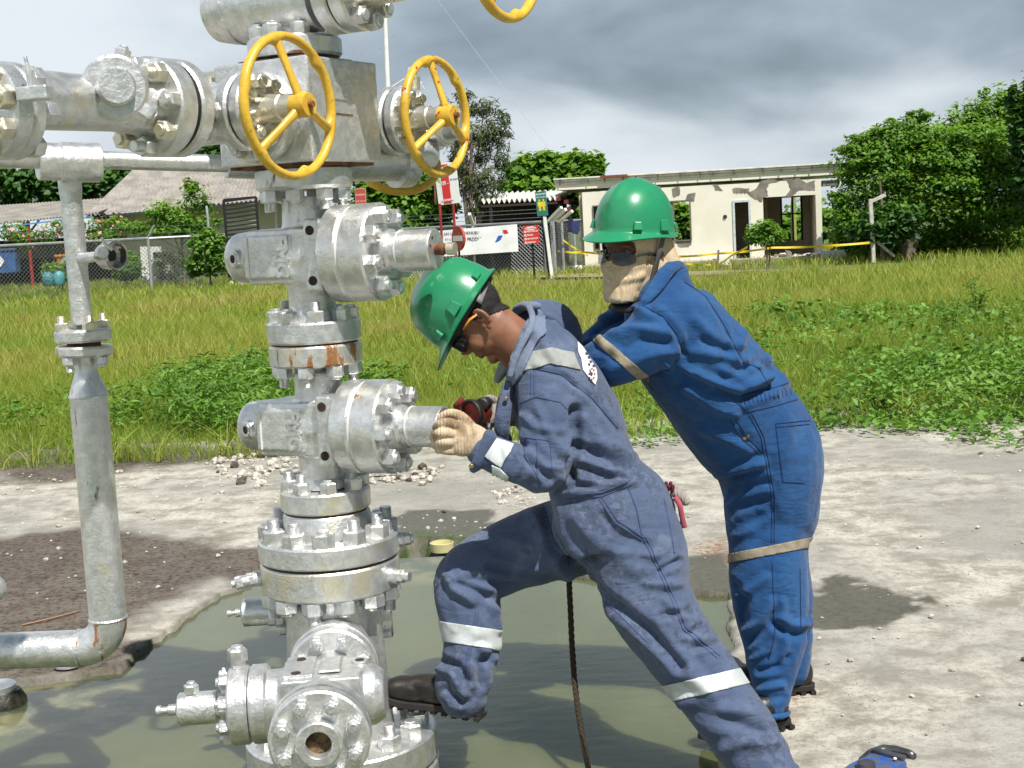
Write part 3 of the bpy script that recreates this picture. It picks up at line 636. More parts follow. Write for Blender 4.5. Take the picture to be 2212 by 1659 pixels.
# --- pitched-roof building, left
dB = 66
def Q(x, y, d): return P(x, y, d)
b = thing('pitched_roof_building', P(400, 590, dB), 'cream building under a large pitched corrugated roof', 'building')
e0 = P(186, 465, dB-2); e1 = P(592, 430, dB-2); r0 = P(292, 364, dB+5); r1 = P(640, 345, dB+5); e1 = P(640, 426, dB-2)
corr('roof', e0, e1, r1, r0, 46, .05, M_CORR, b)
corr('roof', r0, r1, r1+(r1-e1)*Vector((1, 1, -1)), r0+(r1-e1)*Vector((1, 1, -1)), 46, .05, M_CORR, b)
w0 = P(258, 460, dB); w1 = P(640, 425, dB); zg = -.22
def wallpoly(name, a, c, ztop_a, ztop_c, z0, mat, parent, th=.2):
    a = Vector(a); c = Vector(c); d = Vector((c.x-a.x, c.y-a.y, 0)).normalized(); n = Vector((-d.y, d.x, 0))*th
    A = [Vector((a.x, a.y, z0)), Vector((c.x, c.y, z0)), Vector((c.x, c.y, ztop_c)), Vector((a.x, a.y, ztop_a))]
    return MB().add(A+[q+n for q in A], [(0, 1, 2, 3), (7, 6, 5, 4), (0, 4, 5, 1), (1, 5, 6, 2), (2, 6, 7, 3), (3, 7, 4, 0)]).build(name, mat, parent, 0)
wallpoly('wall', w0, w1, w0.z-.05, w1.z-.05, zg, M_CREAM, b)
wallpoly('end_wall', w0+Vector((0, .3, 0)), w0+Vector((.3, 12, 0)), w0.z-.1, w0.z-.1, zg, M_CREAM, b)
MB().bar(P(259, 450, dB-.3), P(259, 525, dB-.3), .12, .12).build('post', pmat('dark_green_post', (.02, .05, .05), .6), b)
MB().bar(P(596, 440, dB-.1), P(600, 605, dB-.1), .16, .1).build('downpipe', M_WHITE, b)
MB().bar(e0+Vector((0, -.02, -.1)), e1+Vector((0, -.02, -.1)), .10, .10).build('fascia', pmat('dark_fascia', (.05, .045, .05), .7), b)
tp = [P(186, 466, dB-.6), P(258, 462, dB-.6), P(252, 500, dB-.4), P(238, 478, dB-.4), P(225, 492, dB-.4), P(205, 476, dB-.4)]
mb = MB(); nf = Vector((0, .05, 0)); mb.add(tp+[q+nf for q in tp], [(0, 5, 4, 3, 2, 1), (6, 7, 8, 9, 10, 11)]+[(i, (i+1) % 6, 6+(i+1) % 6, 6+i) for i in range(6)])
tag(mb.build('blue_tarpaulin', pmat('tarp_blue', (.02, .05, .16), .6), None, 0), 'dark blue tarpaulin hanging under the pitched roof eave', 'tarpaulin')
k = thing('garden_kiosk', P(330, 600, 58), 'white block wall with a window opening behind the fence post', 'wall')
wallpoly('wall', P(303, 545, 58), P(345, 545, 58), P(303, 533, 58).z, P(345, 533, 58).z, zg, M_WALLW, k, .3)
wallpoly('low_wall', P(322, 555, 58.1), P(420, 565, 58.1), P(322, 573, 58).z, P(420, 575, 58).z, zg, M_WALLW, k, .3)
wallpoly('cabinet', P(330, 545, 57.6), P(354, 545, 57.6), P(330, 545, 57.6).z, P(354, 545, 57.6).z, P(330, 558, 57.6).z, pmat('slate_panel', (.10, .13, .20), .6), k, .2)
# --- long open shed, left
b = thing('long_shed', P(100, 590, 64), 'long low open shed with a grey corrugated roof and blue gutter board', 'shed')
e0 = P(-220, 505, 60); e1 = P(214, 460, 63); r0 = P(-120, 452, 70); r1 = P(300, 424, 72)
corr('roof', e0, e1, r1, r0, 60, .045, M_CORR, b)
MB().bar(P(-220, 516, 60.2), P(200, 468, 62.6), .30, .06).build('gutter_board', pmat('gutter_blue', (.10, .26, .62), .5, 0, .08, 3), b)
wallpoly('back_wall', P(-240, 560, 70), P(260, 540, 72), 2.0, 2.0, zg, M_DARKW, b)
for x in (-60, 60, 168): MB().bar(P(x, 490, 61), Vector((P(x, 490, 61).x, P(x, 490, 61).y, zg)), .1, .1).build('post', M_REDP, b)
wallpoly('parapet', P(-240, 570, 66), P(205, 540, 68), P(-240, 548, 66).z, P(205, 515, 68).z, P(-240, 575, 66).z, pmat('grey_board', (.20, .19, .18), .8), b, .1)
# --- fence, left
f0 = P(-260, 640, 47); f0.z = terr(f0.x, f0.y); 
def gz(x, d): q = P(x, 500, d); return Vector((q.x, q.y, terr(q.x, q.y)))
fp = [gz(-240, 46), gz(318, 52), gz(490, 53)]
hL = P(318, 515, 52).z-fp[1].z
ch = chainlink('chain_link_fence', fp, hL, 'galvanised chain link fence with bent arm post left of the wellhead', .15, None, .008, None, .05, .055)
q = fp[1]+Vector((0, 0, hL)); MB().bar(q, q+Vector((.26, -.1, .42)), .07, .07).build('arm', M_GALV, ch)
mb = MB()
for k_, (dx, dz) in enumerate(((.1, .17), (.26, .42))): mb.tube([fp[0]+Vector((dx, -.1, hL+dz)), fp[1]+Vector((dx, -.1, hL+dz)), fp[2]+Vector((dx, -.1, hL+dz))], .010, 3)
mb.build('barbed_wire', M_GALV, ch)
pl = thing('lamp_pole', gz(449, 55), 'thin grey pole standing in the loose shrub', 'pole'); q = gz(449, 55)
MB().tube([q, P(449, 470, 55), P(446, 445, 55)], .05, 8).build('pole', M_GALV, pl)
# bins and drums behind the fence
def bin_(x, y, w, h, mat, d, label, mark=None):
    k = d/FPX; g = P(x, y, d); t = thing('waste_bin', g, label, 'bin', 'bins behind the left fence'); W_ = w*k; H_ = h*k
    mb = MB(); n0 = [( -W_/2*.9, -.3, 0), (W_/2*.9, -.3, 0), (W_/2*.9, .3, 0), (-W_/2*.9, .3, 0), (-W_/2, -.35, H_), (W_/2, -.35, H_), (W_/2, .35, H_), (-W_/2, .35, H_)]
    mb.add([Vector(v)+g for v in n0], [(3, 2, 1, 0), (4, 5, 6, 7), (0, 1, 5, 4), (1, 2, 6, 5), (2, 3, 7, 6), (3, 0, 4, 7)]); mb.build('body', mat, t, 0, .03)
    MB().box(Matrix.Translation(g+Vector((0, 0, H_+.04))), W_*1.05, .8, .09).build('lid', mat, t, 0, .02)
    if mark: mark(t, g, W_, H_)
def mk1(t, g, W_, H_): MB().prism([(0, .24), (.17, 0), (0, -.24), (-.17, 0)], .01, Matrix.Translation(g+Vector((-.05, -.355, H_*.55))) @ Matrix.Rotation(R(90), 4, 'X')).build('diamond_mark', M_SIGNW, t, 0)
def mk2(t, g, W_, H_): MB().prism([(-.26, -.16), (.26, -.16), (0, .26)], .01, Matrix.Translation(g+Vector((-.25, -.37, H_*.5))) @ Matrix.Rotation(R(90), 4, 'X')).build('triangle_mark', M_GALV, t, 0)
bin_(12, 590, 62, 48, M_BLUE, 57, 'blue bin with a pale diamond mark at the left edge', mk1)
bin_(160, 575, 64, 22, pmat('orange_plastic', (.62, .24, .02), .5), 57, 'orange bin with a grey triangle mark', mk2)
for x, y, lab in ((106, 618, 'left of the two teal drums at the fence foot'), (128, 616, 'right of the two teal drums at the fence foot')):
    g = P(x, y, 50); t = thing('drum', g, lab, 'drum', 'teal drums at the fence foot')
    MB().lathe(g, (0, 0, 1), [(0, .17), (.05, .2), (.25, .22), (.42, .19), (.5, .11), (.52, .06)], 20).build('body', M_TEAL, t); MB().cyl(g+Vector((0, 0, .52)), g+Vector((0, 0, .56)), .05).build('cap', M_BLACK, t)
# black louvred gate leaf
g = thing('louvred_gate', P(520, 600, 52), 'tall black framed gate leaf with weathered horizontal louvres', 'gate')
a = P(483, 432, 52); c = P(553, 426, 52); zb = P(487, 600, 52).z; c2 = Vector((c.x, c.y, zb)); a2 = Vector((a.x, a.y, zb))
M_BLKP = pmat('black_steel', (.018, .018, .018), .5, .2, .1)
mb = MB(); Vz = Vector((0, 0, 1))
for p0, p1 in ((a, a2), (c, c2), (a, c), (P(492, 532, 52), P(555, 528, 52))): mb.bar(p0, p1, .09, .09, (0, 1, 0))
zt = a.z
for i in range(11): z_ = a.z-.06-i*(a.z-P(492, 532, 52).z)/11; mb.bar(Vector((a.x, a.y, z_)), Vector((c.x, c.y, z_+.09)), .06, .035, (0, 1, 0))
mb.build('frame', M_BLKP, g, 0)
for i in range(10):
    z_ = a.z-.14-i*(a.z-P(492, 532, 52).z)/11; q = (a+c)/2
    MB().box(Matrix.Translation(Vector((q.x, q.y+.05, z_-.03))) @ Matrix.Rotation(R(35), 4, 'X') @ Matrix.Rotation(R(-3), 4, 'Y'), (c-a).length*.96, .13, .015).build('louvre', M_GALV if i not in (4, 5) else M_WHITE, g, 0)
MB().box(Matrix.Translation(P(501, 563, 52.1)), .34, .03, .85).build('lower_panel', M_WHITE, g, 0)
# pale stone edging along the garden
rr = random.Random(9)
for k_ in range(26):
    x = 410+k_*7+rr.uniform(-3, 3); q = groundat(x, 51.5+rr.uniform(-.3, .3)); mb = MB(); s = rr.uniform(.05, .11)
    mb.ell((0, 0, 0), (s, s*.7, s*rr.uniform(.8, 2.2)), Matrix.Translation(q+Vector((0, 0, s*.5))) @ Matrix.Rotation(rr.uniform(-.5, .5), 4, 'Y'), 7, 5)
    o = mb.build('edging_stone', M_WHITE if k_ % 3 else M_CREAM, None, 0); tag(o, 'pale painted stone edging the garden at the foot of the gate', 'stone', 'pale edging stones by the gate')
# --- fence and banner, centre
hC = 1.85; dC = 46.5
fp = [gz(700, 50), gz(932, 47), gz(1176, 45.5), gz(1192, 45.3)]
def rz(x, y, d): return P(x, y, d).z
hC = P(1176, 479, 45.5).z-fp[2].z
ch = chainlink('chain_link_fence', fp, hC, 'chain link fence carrying the long white banner', .13, fp[1:], .010, None, .045, .05)
q = gz(1022, 46.4); MB().bar(q, q+Vector((0, 0, hC+.05)), .08, .08).build('post', M_GALV, ch)
for x, y0, x1, y1 in ((1186, 476, 1213, 448), (1196, 476, 1222, 452), (1206, 480, 1236, 456), (1022, 485, 1014, 462)): MB().bar(P(x, y0, 45.2), P(x1, y1, 44.6), .09, .09).build('arm', M_WHITE, ch)
mb = MB()
for dz in (.15, .3, .42): mb.tube([p+Vector((0, -.1, hC+dz)) for p in fp[:3]], .009, 3)
mb.build('barbed_wire', M_GALV, ch)
fp2 = [gz(1196, 45), gz(1262, 49)]
ch2 = chainlink('wire_fence', fp2, hC, 'short return of chain link fence between the green sign and the ruin', .16, [gz(1196, 45), gz(1214, 46), gz(1240, 47.5), gz(1262, 49)], .006, None, .035, .045)
bn = thing('banner', P(1020, 545, 46.3), 'long white banner with dark lettering and a three colour logo', 'banner')
A = P(862, 506, 46.9); B_ = P(1118, 484, 45.6); Cc = P(1121, 543, 45.6); Dd = P(866, 560, 46.9)
ex = Vector((B_.x-A.x, B_.y-A.y, 0)); Lb = ex.length; ex /= Lb; nb = Vector((ex.y, -ex.x, 0)); zt = (A.z+B_.z)/2; hb = (A.z-Dd.z+B_.z-Cc.z)/2
mb = MB(); nx_ = 60; ny_ = 8; vs = []
for s in (0, 1):
    for j in range(ny_+1):
        for i in range(nx_+1):
            u = i/nx_; v = j/ny_; w_ = .018*math.sin(u*31+v*2)*math.sin(v*3.1+u*4)+.012*noise.noise(Vector((u*9, v*3, 0)))
            vs.append(A.lerp(B_, u).lerp(Dd.lerp(Cc, u), v)+nb*(w_+.06-.006*s))
k_ = (nx_+1)*(ny_+1); fs = []
for j in range(ny_):
    for i in range(nx_):
        q = j*(nx_+1)+i; fs.append((q, q+nx_+1, q+nx_+2, q+1)); fs.append((k_+q, k_+q+1, k_+q+nx_+2, k_+q+nx_+1))
mb.add(vs, fs).build('sheet', M_SIGNW, bn, 180)
def bfr(x, y, off=.10): return frame(hitplane(x, y, A+nb*off, nb), nb, ex)
def cap(px_): return px_*46/FPX*1.38*.72
for s_, xa, xb, yc, hp, mt, nm, shr in (('AN USAHA MENUJU', 958, 1033.5, 504.3, 7.6, M_TXT, 'lettering', 0), ('SEHAT DAN PRODUKTIF', 961, 1054.5, 517, 7.6, M_TXT, 'lettering', 0), ('excellence"', 987, 1030.5, 531.7, 6.8, M_TXT, 'lettering', .3),
        ('PERTAMINA', 1066, 1094, 530.6, 3.6, M_TXT, 'lettering', 0), ('EP', 1095.5, 1101.5, 530.2, 3.6, M_REDP, 'lettering', 0), ('REGION JAWA FIELD JATIBARANG', 1067, 1101, 534.9, 1.5, M_TXT, 'small_lettering', 0)):
    pa = hitplane(xa, yc, A+nb*.10, nb); pb = hitplane(xb, yc, A+nb*.10, nb); c_ = hitplane((xa+xb)/2, yc, A+nb*.10, nb)
    textfit(s_, c_, ex, nb, (pb-pa).length, hp*46/FPX, mt, bn, nm, .002, shr)
def bpoly(pts, mat, nm):
    vs = [hitplane(x, y, A+nb*.105, nb) for x, y in pts]; n = len(vs)
    MB().add(vs+[v-nb*.02 for v in vs], [tuple(range(n)), tuple(range(n, 2*n))[::-1]]).build(nm, mat, bn, 0)
def zb_(x, y): return ((1740+x*.16275)/1.8517, (860+y*.16275)/1.8517)
bpoly([zb_(*q) for q in ((1655, 368), (1760, 366), (1818, 458), (1712, 462))], M_SIGNR, 'logo_red')
bpoly([zb_(*q) for q in ((1565, 506), (1668, 498), (1640, 560), (1590, 660), (1552, 700), (1446, 706), (1490, 640), (1535, 540))], M_LBL, 'logo_blue')
bpoly([zb_(*q) for q in ((1712, 500), (1822, 494), (1775, 588), (1660, 596))], M_LGR, 'logo_green')
bpoly([zb_(*q) for q in ((700, 890), (900, 880), (1160, 876), (1240, 886), (1320, 925), (1000, 938), (700, 930))], M_SIGNR, 'red_swoosh')
# well sign on two posts
def signpanel(t, pc, w, h, mat, nv, d, name='panel', th=.04, rot=0):
    M = frame(pc, nv, Vector((1, 0, 0))); MB().box(M @ Matrix.Rotation(rot, 4, 'Z'), w, h, th).build(name, mat, t, 0, .006); return M
kd = 38/FPX; nv = Vector((-.35, -.94, 0)).normalized(); pc = P(966, 397, 38)
t = thing('well_sign', gz(966, 38), 'white sign with a red centre stripe on two red posts', 'sign')
Ms = signpanel(t, pc, 46*kd/.9, 88*kd, M_SIGNW, nv, 38, rot=R(4))
mb = MB(); S = Ms @ Matrix.Rotation(R(4), 4, 'Z')
mb.box(S @ Matrix.Translation((-.04, 0, .024)), .235, 84*kd, .006); mb.build('red_stripe', M_SIGNR, t, 0)
for s_, y_, z_ in (('SP', .40, .13), ('XIII - I', 0.02, .115), ('FIELD JATIBARANG', -.44, .055)):
    textobj(s_, S @ Matrix.Translation((-.04, y_, .03)), z_*1.3, M_SIGNW, t, 'lettering', .003, sx=.62 if len(s_) > 9 else .8)
MB().lathe((S @ Vector((-.25, .26, .022))), S.to_3x3() @ Vector((0, 0, 1)), [(0, .035), (.006, .035)], 16).build('round_mark', M_REDP, t, 0)
MB().lathe((S @ Vector((-.22, .12, .022))), S.to_3x3() @ Vector((0, 0, 1)), [(0, .045), (.006, .045)], 16).build('round_mark', M_LGR, t, 0)
textobj('PERTAMINA', S @ Matrix.Translation((.22, .10, .03)), .045, M_TXT, t, 'small_lettering', .0)
for x0, x1 in ((950, 962), (979, 990)):
    p_ = P(x0, 440, 38); MB().cyl(Vector((p_.x, p_.y, terr(p_.x, p_.y)-.1)), p_, .036).build('post', M_REDP, t)
MB().bar(P(937, 350, 37.9), P(941, 440, 37.9), .03, .05).build('side_bracket', M_RUST, t)
MB().bar(P(935, 372, 37.9), P(945, 373, 37.9), .03, .03).build('side_bracket', M_RUST, t)
# oval paddle sign
t = thing('paddle_sign', gz(991, 37.5), 'red oval paddle with a white bar in front of the banner', 'sign'); c_ = P(990.5, 515, 37.5); kd2 = 37.5/FPX
MB().lathe(c_, (-.85, -.52, 0), [(-.03, 27*kd2-.01), (0, 27*kd2), (.03, 27*kd2-.01)], 32).build('disc', pmat('paddle_red', (.50, .06, .04), .6, 0, .15, 6), t)
MB().box(frame(c_+Vector((-.85, -.52, 0))*.035, (-.85, -.52, 0), (0, 0, 1)), .14, .5, .01).build('white_bar', M_SIGNW, t, 0)
MB().cyl(gz(988, 37.5), c_, .03).build('post', M_BLKP, t)
# small red notice left
t = thing('notice_board', gz(779, 44), 'faded red notice board above the upper valve bonnet', 'sign'); pc = P(779, 425, 44); kd3 = 44/FPX
S = signpanel(t, pc, 24*kd3, 36*kd3, pmat('frame_pink', (.55, .30, .24), .7), (-.1, -1, 0), 44, 'frame')
MB().box(S @ Matrix.Translation((0, 0, .012)), 21*kd3, 33*kd3, .03).build('panel', pmat('faded_red', (.48, .07, .05), .6, 0, .1, 5), t, 0)
textobj('DILARANG', S @ Matrix.Translation((0, .06, .03)), .075, M_TXTP, t, 'lettering', .003, sx=.8); textobj('MASUK TANPA IZIN', S @ Matrix.Translation((0, -.14, .03)), .045, M_TXTP, t, 'lettering', .002, sx=.75)
MB().cyl(gz(779, 44.1), pc+Vector((0, .06, 0)), .03).build('post', M_WOOD, t)
# prohibition board
t = thing('prohibition_sign', gz(1147, 42), 'red prohibition board with four white lines on a black post', 'sign'); pc = P(1147, 507, 42); kd4 = 42/FPX
S = signpanel(t, pc, 34*kd4, 39*kd4, M_SIGNR, (-.1, -1, 0), 42, rot=R(2))
S = S @ Matrix.Rotation(R(2), 4, 'Z'); MB().prism([(.175*math.cos(a*math.pi/12), .055*math.sin(a*math.pi/12)) for a in range(24)], .006, S @ Matrix.Translation((0, .19, .021))).build('oval', M_SIGNW, t, 0)
textobj('DILARANG', S @ Matrix.Translation((0, .19, .029)), .075, M_REDP, t, 'lettering', .001, sx=.85)
for i, s_ in enumerate(('MASUK TANPA IZIN', 'MEROKOK', 'MENYALAKAN API', 'PEMOTRETAN')):
    yy = .10-i*.11; textobj(s_, S @ Matrix.Translation((-.12, yy, .023)), .062, M_TXTW, t, 'lettering', .002, align='LEFT', sx=.62)
    MB().lathe(S @ Vector((-.17, yy, .021)), S.to_3x3() @ Vector((0, 0, 1)), [(0, .036), (.006, .036)], 16).build('round_mark', M_SIGNW, t, 0)
    MB().lathe(S @ Vector((-.17, yy, .028)), S.to_3x3() @ Vector((0, 0, 1)), [(0, .014), (.003, .014)], 10).build('icon', M_TXT, t, 0)
MB().cyl(gz(1150, 42.1), pc+Vector((.02, .07, 0)), .035).build('post', M_BLKP, t)
# muster point sign
t = thing('muster_point_sign', gz(1183, 43), 'tall green sign with two yellow figures on a white post', 'sign'); pc = P(1170, 440, 43); kd5 = 43/FPX
S = signpanel(t, pc, 24*kd5, 53*kd5, M_DKGRN, (-.1, -1, 0), 43, rot=R(3)) @ Matrix.Rotation(R(3), 4, 'Z')
textobj('MUSTER POINT', S @ Matrix.Translation((0, .29, .024)), .07, M_TXTW, t, 'lettering', .002, sx=.66)
textobj('TEMPAT BERKUMPUL', S @ Matrix.Translation((0, .20, .024)), .045, M_TXTW, t, 'lettering', .001, sx=.72)
for i, (bx, s_) in enumerate(((-.062, 1), (.062, 1))):
    mb = MB(); T0 = S @ Matrix.Translation((bx, 0, .021)); mb.prism([(.026*math.cos(a*math.pi/8), .105+.036*math.sin(a*math.pi/8)) for a in range(16)], .006, T0)
    mb.prism([(-.06, .06), (.06, .06), (.06, -.09), (.035, -.09), (.035, -.22), (-.035, -.22), (-.035, -.09), (-.06, -.09)], .006, T0 @ Matrix.Translation((0, 0, .001*i))); mb.build('figure', pmat('figure_yellow', (.75, .60, .03), .5), t, 0)
q = P(1176, 464, 43.1); MB().bar(gz(1188, 43.1), q, .13, .10).build('post', M_WHITE, t); MB().bar(gz(1182, 43.2), q+Vector((-.1, .1, 0)), .05, .05).build('brace', M_BLKP, t)
# --- guard shed behind the fence (white corrugated roof)
b = thing('guard_shed', gz(1150, 50), 'dark open shed with a white corrugated roof behind the banner fence', 'shed')
corr('roof', P(1040, 436, 48.5), P(1205, 428, 48), P(1240, 412, 53), P(1060, 418, 54), 15, .075, M_CORRW, b)
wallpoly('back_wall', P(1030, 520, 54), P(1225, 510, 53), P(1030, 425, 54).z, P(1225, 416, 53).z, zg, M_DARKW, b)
MB().bar(P(1040, 446, 48.6), P(1205, 438, 48.1), .22, .08).build('beam', pmat('dark_timber', (.05, .025, .02), .8), b)
for x, y in ((1205, 430), (1222, 436), (1228, 452)): MB().bar(P(x, y, 48), P(x+14, y-4, 52), .12, .12).build('rafter', pmat('red_timber', (.20, .03, .025), .7), b)
for x in (1060, 1205): MB().bar(P(x, 440, 48.5), gz(x, 48.5), .12, .12).build('post', M_BLKP, b)
wallpoly('low_wall', P(930, 560, 52), P(1190, 550, 51), P(930, 530, 52).z, P(1190, 520, 51).z, zg, pmat('dull_wall', (.07, .07, .05), .9), b)
for i, (x, y, c_) in enumerate(((1232, 486, (.02, .02, .05)), (1244, 490, (.03, .05, .16)), (1215, 470, (.03, .03, .03)))):
    q = P(x, y, 46.8); mb = MB(); pts = [(-.13, .2), (.1, .22), (.14, -.1), (.05, -.26), (-.12, -.22), (-.16, 0)]
    o = mb.prism(pts, .05, frame(q, (0, -1, 0), (1, 0, 0))).build('hanging_cloth', pmat('cloth%d' % i, c_, .9), None, 0, .02); tag(o, ['black cloth on the fence right of the green sign', 'navy blue cloth on the fence closest to the ruin', 'dark cloth bundle just right of the green sign'][i], 'cloth', 'cloths hung on the fence')
# --- mast with guys
t = thing('antenna_mast', groundat(850, 75), 'tall thin silver antenna mast behind the wellhead', 'mast'); g0 = groundat(848, 75); k = 75/FPX
top = P(826, -120, 75); d_ = (top-g0)
MB().tube([g0, g0+d_*.5, top], [.16, .14, .09], 10).build('pole', M_WHITE, t)
mb = MB(); rr = random.Random(2)
for i in range(16):
    c_ = g0+d_*(.42+.036*i); mb.bar(c_, c_+Vector(((-1)**i*.42, 0, .05)), .03, .03)
    mb.bar(c_+Vector(((-1)**i*.42, 0, .05)), c_+Vector(((-1)**i*.42, 0, .16)), .03, .03)
mb.build('step', M_GALV, t)
mb = MB(); c_ = g0+d_*.545; mb.tube([c_, c_+Vector((.9, 0, .5)), c_+Vector((1.9, 0, .25)), c_], .035, 5); mb.tube([c_+Vector((1.2, 0, 1.1)), c_+Vector((2.0, 0, -.1)), c_+Vector((.9, 0, .1)), c_+Vector((1.2, 0, 1.1))], .035, 5); mb.build('aerial', M_WHITE, t)
for a_, b_ in (((930, -20), (1192, 330)), ((800, 20), (770, 130)), ((845, 195), (815, 300)), ((850, 175), (900, 280)), ((840, 195), (800, 225))):
    MB().tube([P(*a_, 74), P(*b_, 66)], .012, 4).build('guy_wire', M_GALV, t)
# ================================================================ ruined building
t = thing('ruined_building', groundat(1500, 48), 'derelict cream single storey building with peeling plaster and no windows', 'building')
A0 = P(1264, 569, 48.6); B0 = P(1778, 555, 47.2); zf = (A0.z+B0.z)/2; A0.z = B0.z = zf
ux = (B0-A0); LW = ux.length; ux /= LW; nf = Vector((ux.y, -ux.x, 0))   # nf towards the camera
def uv(x, y):
    h = hitplane(x, y, A0, nf); return ((h-A0).dot(ux), h.z-zf)
HW = (uv(1264, 414)[1]+uv(1778, 388)[1])/2
def rect(x0, y0, x1, y1):
    a = uv(x0, y0); b = uv(x1, y1); return (a[0], b[1], b[0], a[1])
def zr(x, y): return (1215+x*.2929, 351+y*.2929)
op = [rect(*zr(225, 322), *zr(276, 640)), rect(*zr(660, 296), *zr(950, 572)), rect(*zr(1261, 288), *zr(1392, 716)), rect(*zr(1478, 258), *zr(1878, 690))]
op[2] = (op[2][0], 0, op[2][2], op[2][3]); op[3] = (op[3][0], .02, op[3][2], op[3][3])
def wallholes(name, L0, L1, H0, H1, holes, th, mat, org, uxv, nv_, parent):
    us = sorted({L0, L1}|{h[0] for h in holes}|{h[2] for h in holes}); vs_ = sorted({H0, H1}|{h[1] for h in holes}|{h[3] for h in holes})
    bm = bmesh.new(); cache = {}
    def vtx(u, v):
        if (u, v) not in cache: cache[(u, v)] = bm.verts.new(org+uxv*u+Vector((0, 0, v))-offof(parent))
        return cache[(u, v)]
    for i in range(len(us)-1):
        for j in range(len(vs_)-1):
            cu = (us[i]+us[i+1])/2; cv_ = (vs_[j]+vs_[j+1])/2
            if any(h[0] < cu < h[2] and h[1] < cv_ < h[3] for h in holes): continue
            bm.faces.new([vtx(us[i], vs_[j]), vtx(us[i+1], vs_[j]), vtx(us[i+1], vs_[j+1]), vtx(us[i], vs_[j+1])])
    ret = bmesh.ops.extrude_face_region(bm, geom=bm.faces[:]); bmesh.ops.translate(bm, verts=[v for v in ret['geom'] if isinstance(v, bmesh.types.BMVert)], vec=-nv_*th)
    bmesh.ops.recalc_face_normals(bm, faces=bm.faces[:])
    me = D.meshes.new(name); bm.to_mesh(me); bm.free(); return linkmesh(name, me, mat, parent, 0)
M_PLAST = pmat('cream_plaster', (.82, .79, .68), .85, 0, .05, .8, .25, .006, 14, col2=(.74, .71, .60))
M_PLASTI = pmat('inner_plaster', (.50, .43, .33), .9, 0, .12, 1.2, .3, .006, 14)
M_RENDER = pmat('bare_render', (.27, .245, .21), .95, 0, .18, 3, .5, .01, 20)
wallholes('front_wall', 0, LW, 0, HW, op, .14, M_PLAST, A0, ux, nf, t)
DP = 3.6; bo = A0-nf*DP
def uvb(x, y): h = hitplane(x, y, bo, nf); return ((h-bo).dot(ux), h.z-zf)
def rectb(x0, y0, x1, y1): a = uvb(x0, y0); b = uvb(x1, y1); return (a[0], b[1], b[0], a[1])
wb = [rectb(*zr(1605, 262), *zr(1775, 572)), rectb(*zr(700, 300), *zr(1010, 600)), rectb(*zr(240, 330), *zr(330, 600))]
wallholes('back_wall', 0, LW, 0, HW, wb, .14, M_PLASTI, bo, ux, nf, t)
def cross(u, name='side_wall', mat=M_PLASTI, u1=None): 
    p0 = A0+ux*u-nf*.14; p1 = A0+ux*(u if u1 is None else u1)-nf*(DP); return wallpoly(name, p0, p1, zf+HW, zf+HW, zf, mat, t, .13)
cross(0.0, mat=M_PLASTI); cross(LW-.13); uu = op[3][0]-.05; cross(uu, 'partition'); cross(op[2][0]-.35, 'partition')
MB().box(frame(A0+ux*(LW/2)-nf*(DP/2)+Vector((0, 0, -.11)), (0, 0, 1), ux), LW+1.2, DP+1.6, .22).build('plinth', pmat('plinth_concrete', (.36, .33, .27), .9, 0, .2, 2, .3, .01, 20), t, 0, .02)
MB().box(frame(A0+ux*(-1.0)+nf*.2+Vector((0, 0, -.12)), (0, 0, 1), ux), 1.2, 2.2, .12).build('porch_slab', pmat('porch_concrete', (.48, .44, .38), .9, 0, .2, 2), t, 0, .02)
# roof slab with fascia
fa = P(1200, 408, 48.5); fb = P(1829, 380, 46.7); zt0 = (P(1198, 386, 48.5).z+P(1832, 353, 46.7).z)/2; zb0 = (fa.z+fb.z)/2
fv = Vector((fb.x-fa.x, fb.y-fa.y, 0)); fl = fv.length; fv /= fl; nn_ = Vector((fv.y, -fv.x, 0))
mid = (fa+fb)/2; mid.z = (zt0+zb0)/2; hh = zt0-zb0
MB().box(frame(mid-nn_*2.7, (0, 0, 1), fv), fl, 5.4, hh).build('roof_slab', M_PLAST, t, 0, .01)
mb = MB(); mb.box(frame(mid+nn_*.03+Vector((0, 0, hh/2-.07)), (0, 0, 1), fv), fl+.06, .10, .07); mb.box(frame(mid+nn_*.02+Vector((0, 0, hh/2-.17)), (0, 0, 1), fv), fl+.03, .06, .05); mb.box(frame(mid+nn_*.06+Vector((0, 0, hh/2+.0)), (0, 0, 1), fv), fl+.1, .16, .05)
mb.build('gutter', pmat('gutter_paint', (.80, .78, .70), .8, 0, .2, 3, col2=(.60, .57, .49)), t, 0, .006)
rr = random.Random(14)
for k_ in range(15):
    f = (k_+.5)/15+rr.uniform(-.02, .02); q = mid+fv*((f-.5)*fl)+nn_*.105+Vector((0, 0, hh*.5-.13)); MB().box(frame(q, (0, 0, 1), fv), rr.uniform(.02, .045), .02, rr.uniform(.1, .24)).build('gutter_stain', pmat('stain', (.12, .10, .08), .9) if k_ == 0 else D.materials['stain'], t, 0)
q = mid+fv*(-.29*fl)+nn_*.1+Vector((0, 0, hh/2-.01)); MB().box(frame(q, (0, 0, 1), fv), .95, .12, .09).build('exposed_brick', pmat('brick_red', (.30, .10, .06), .9, 0, .3, 20), t, 0, .01)
MB().box(frame(A0+ux*(LW+.33)-nf*.8+Vector((0, 0, HW-.14)), (0, 0, 1), ux), .55, 1.4, .18).build('eave_beam', M_RENDER, t, 0)
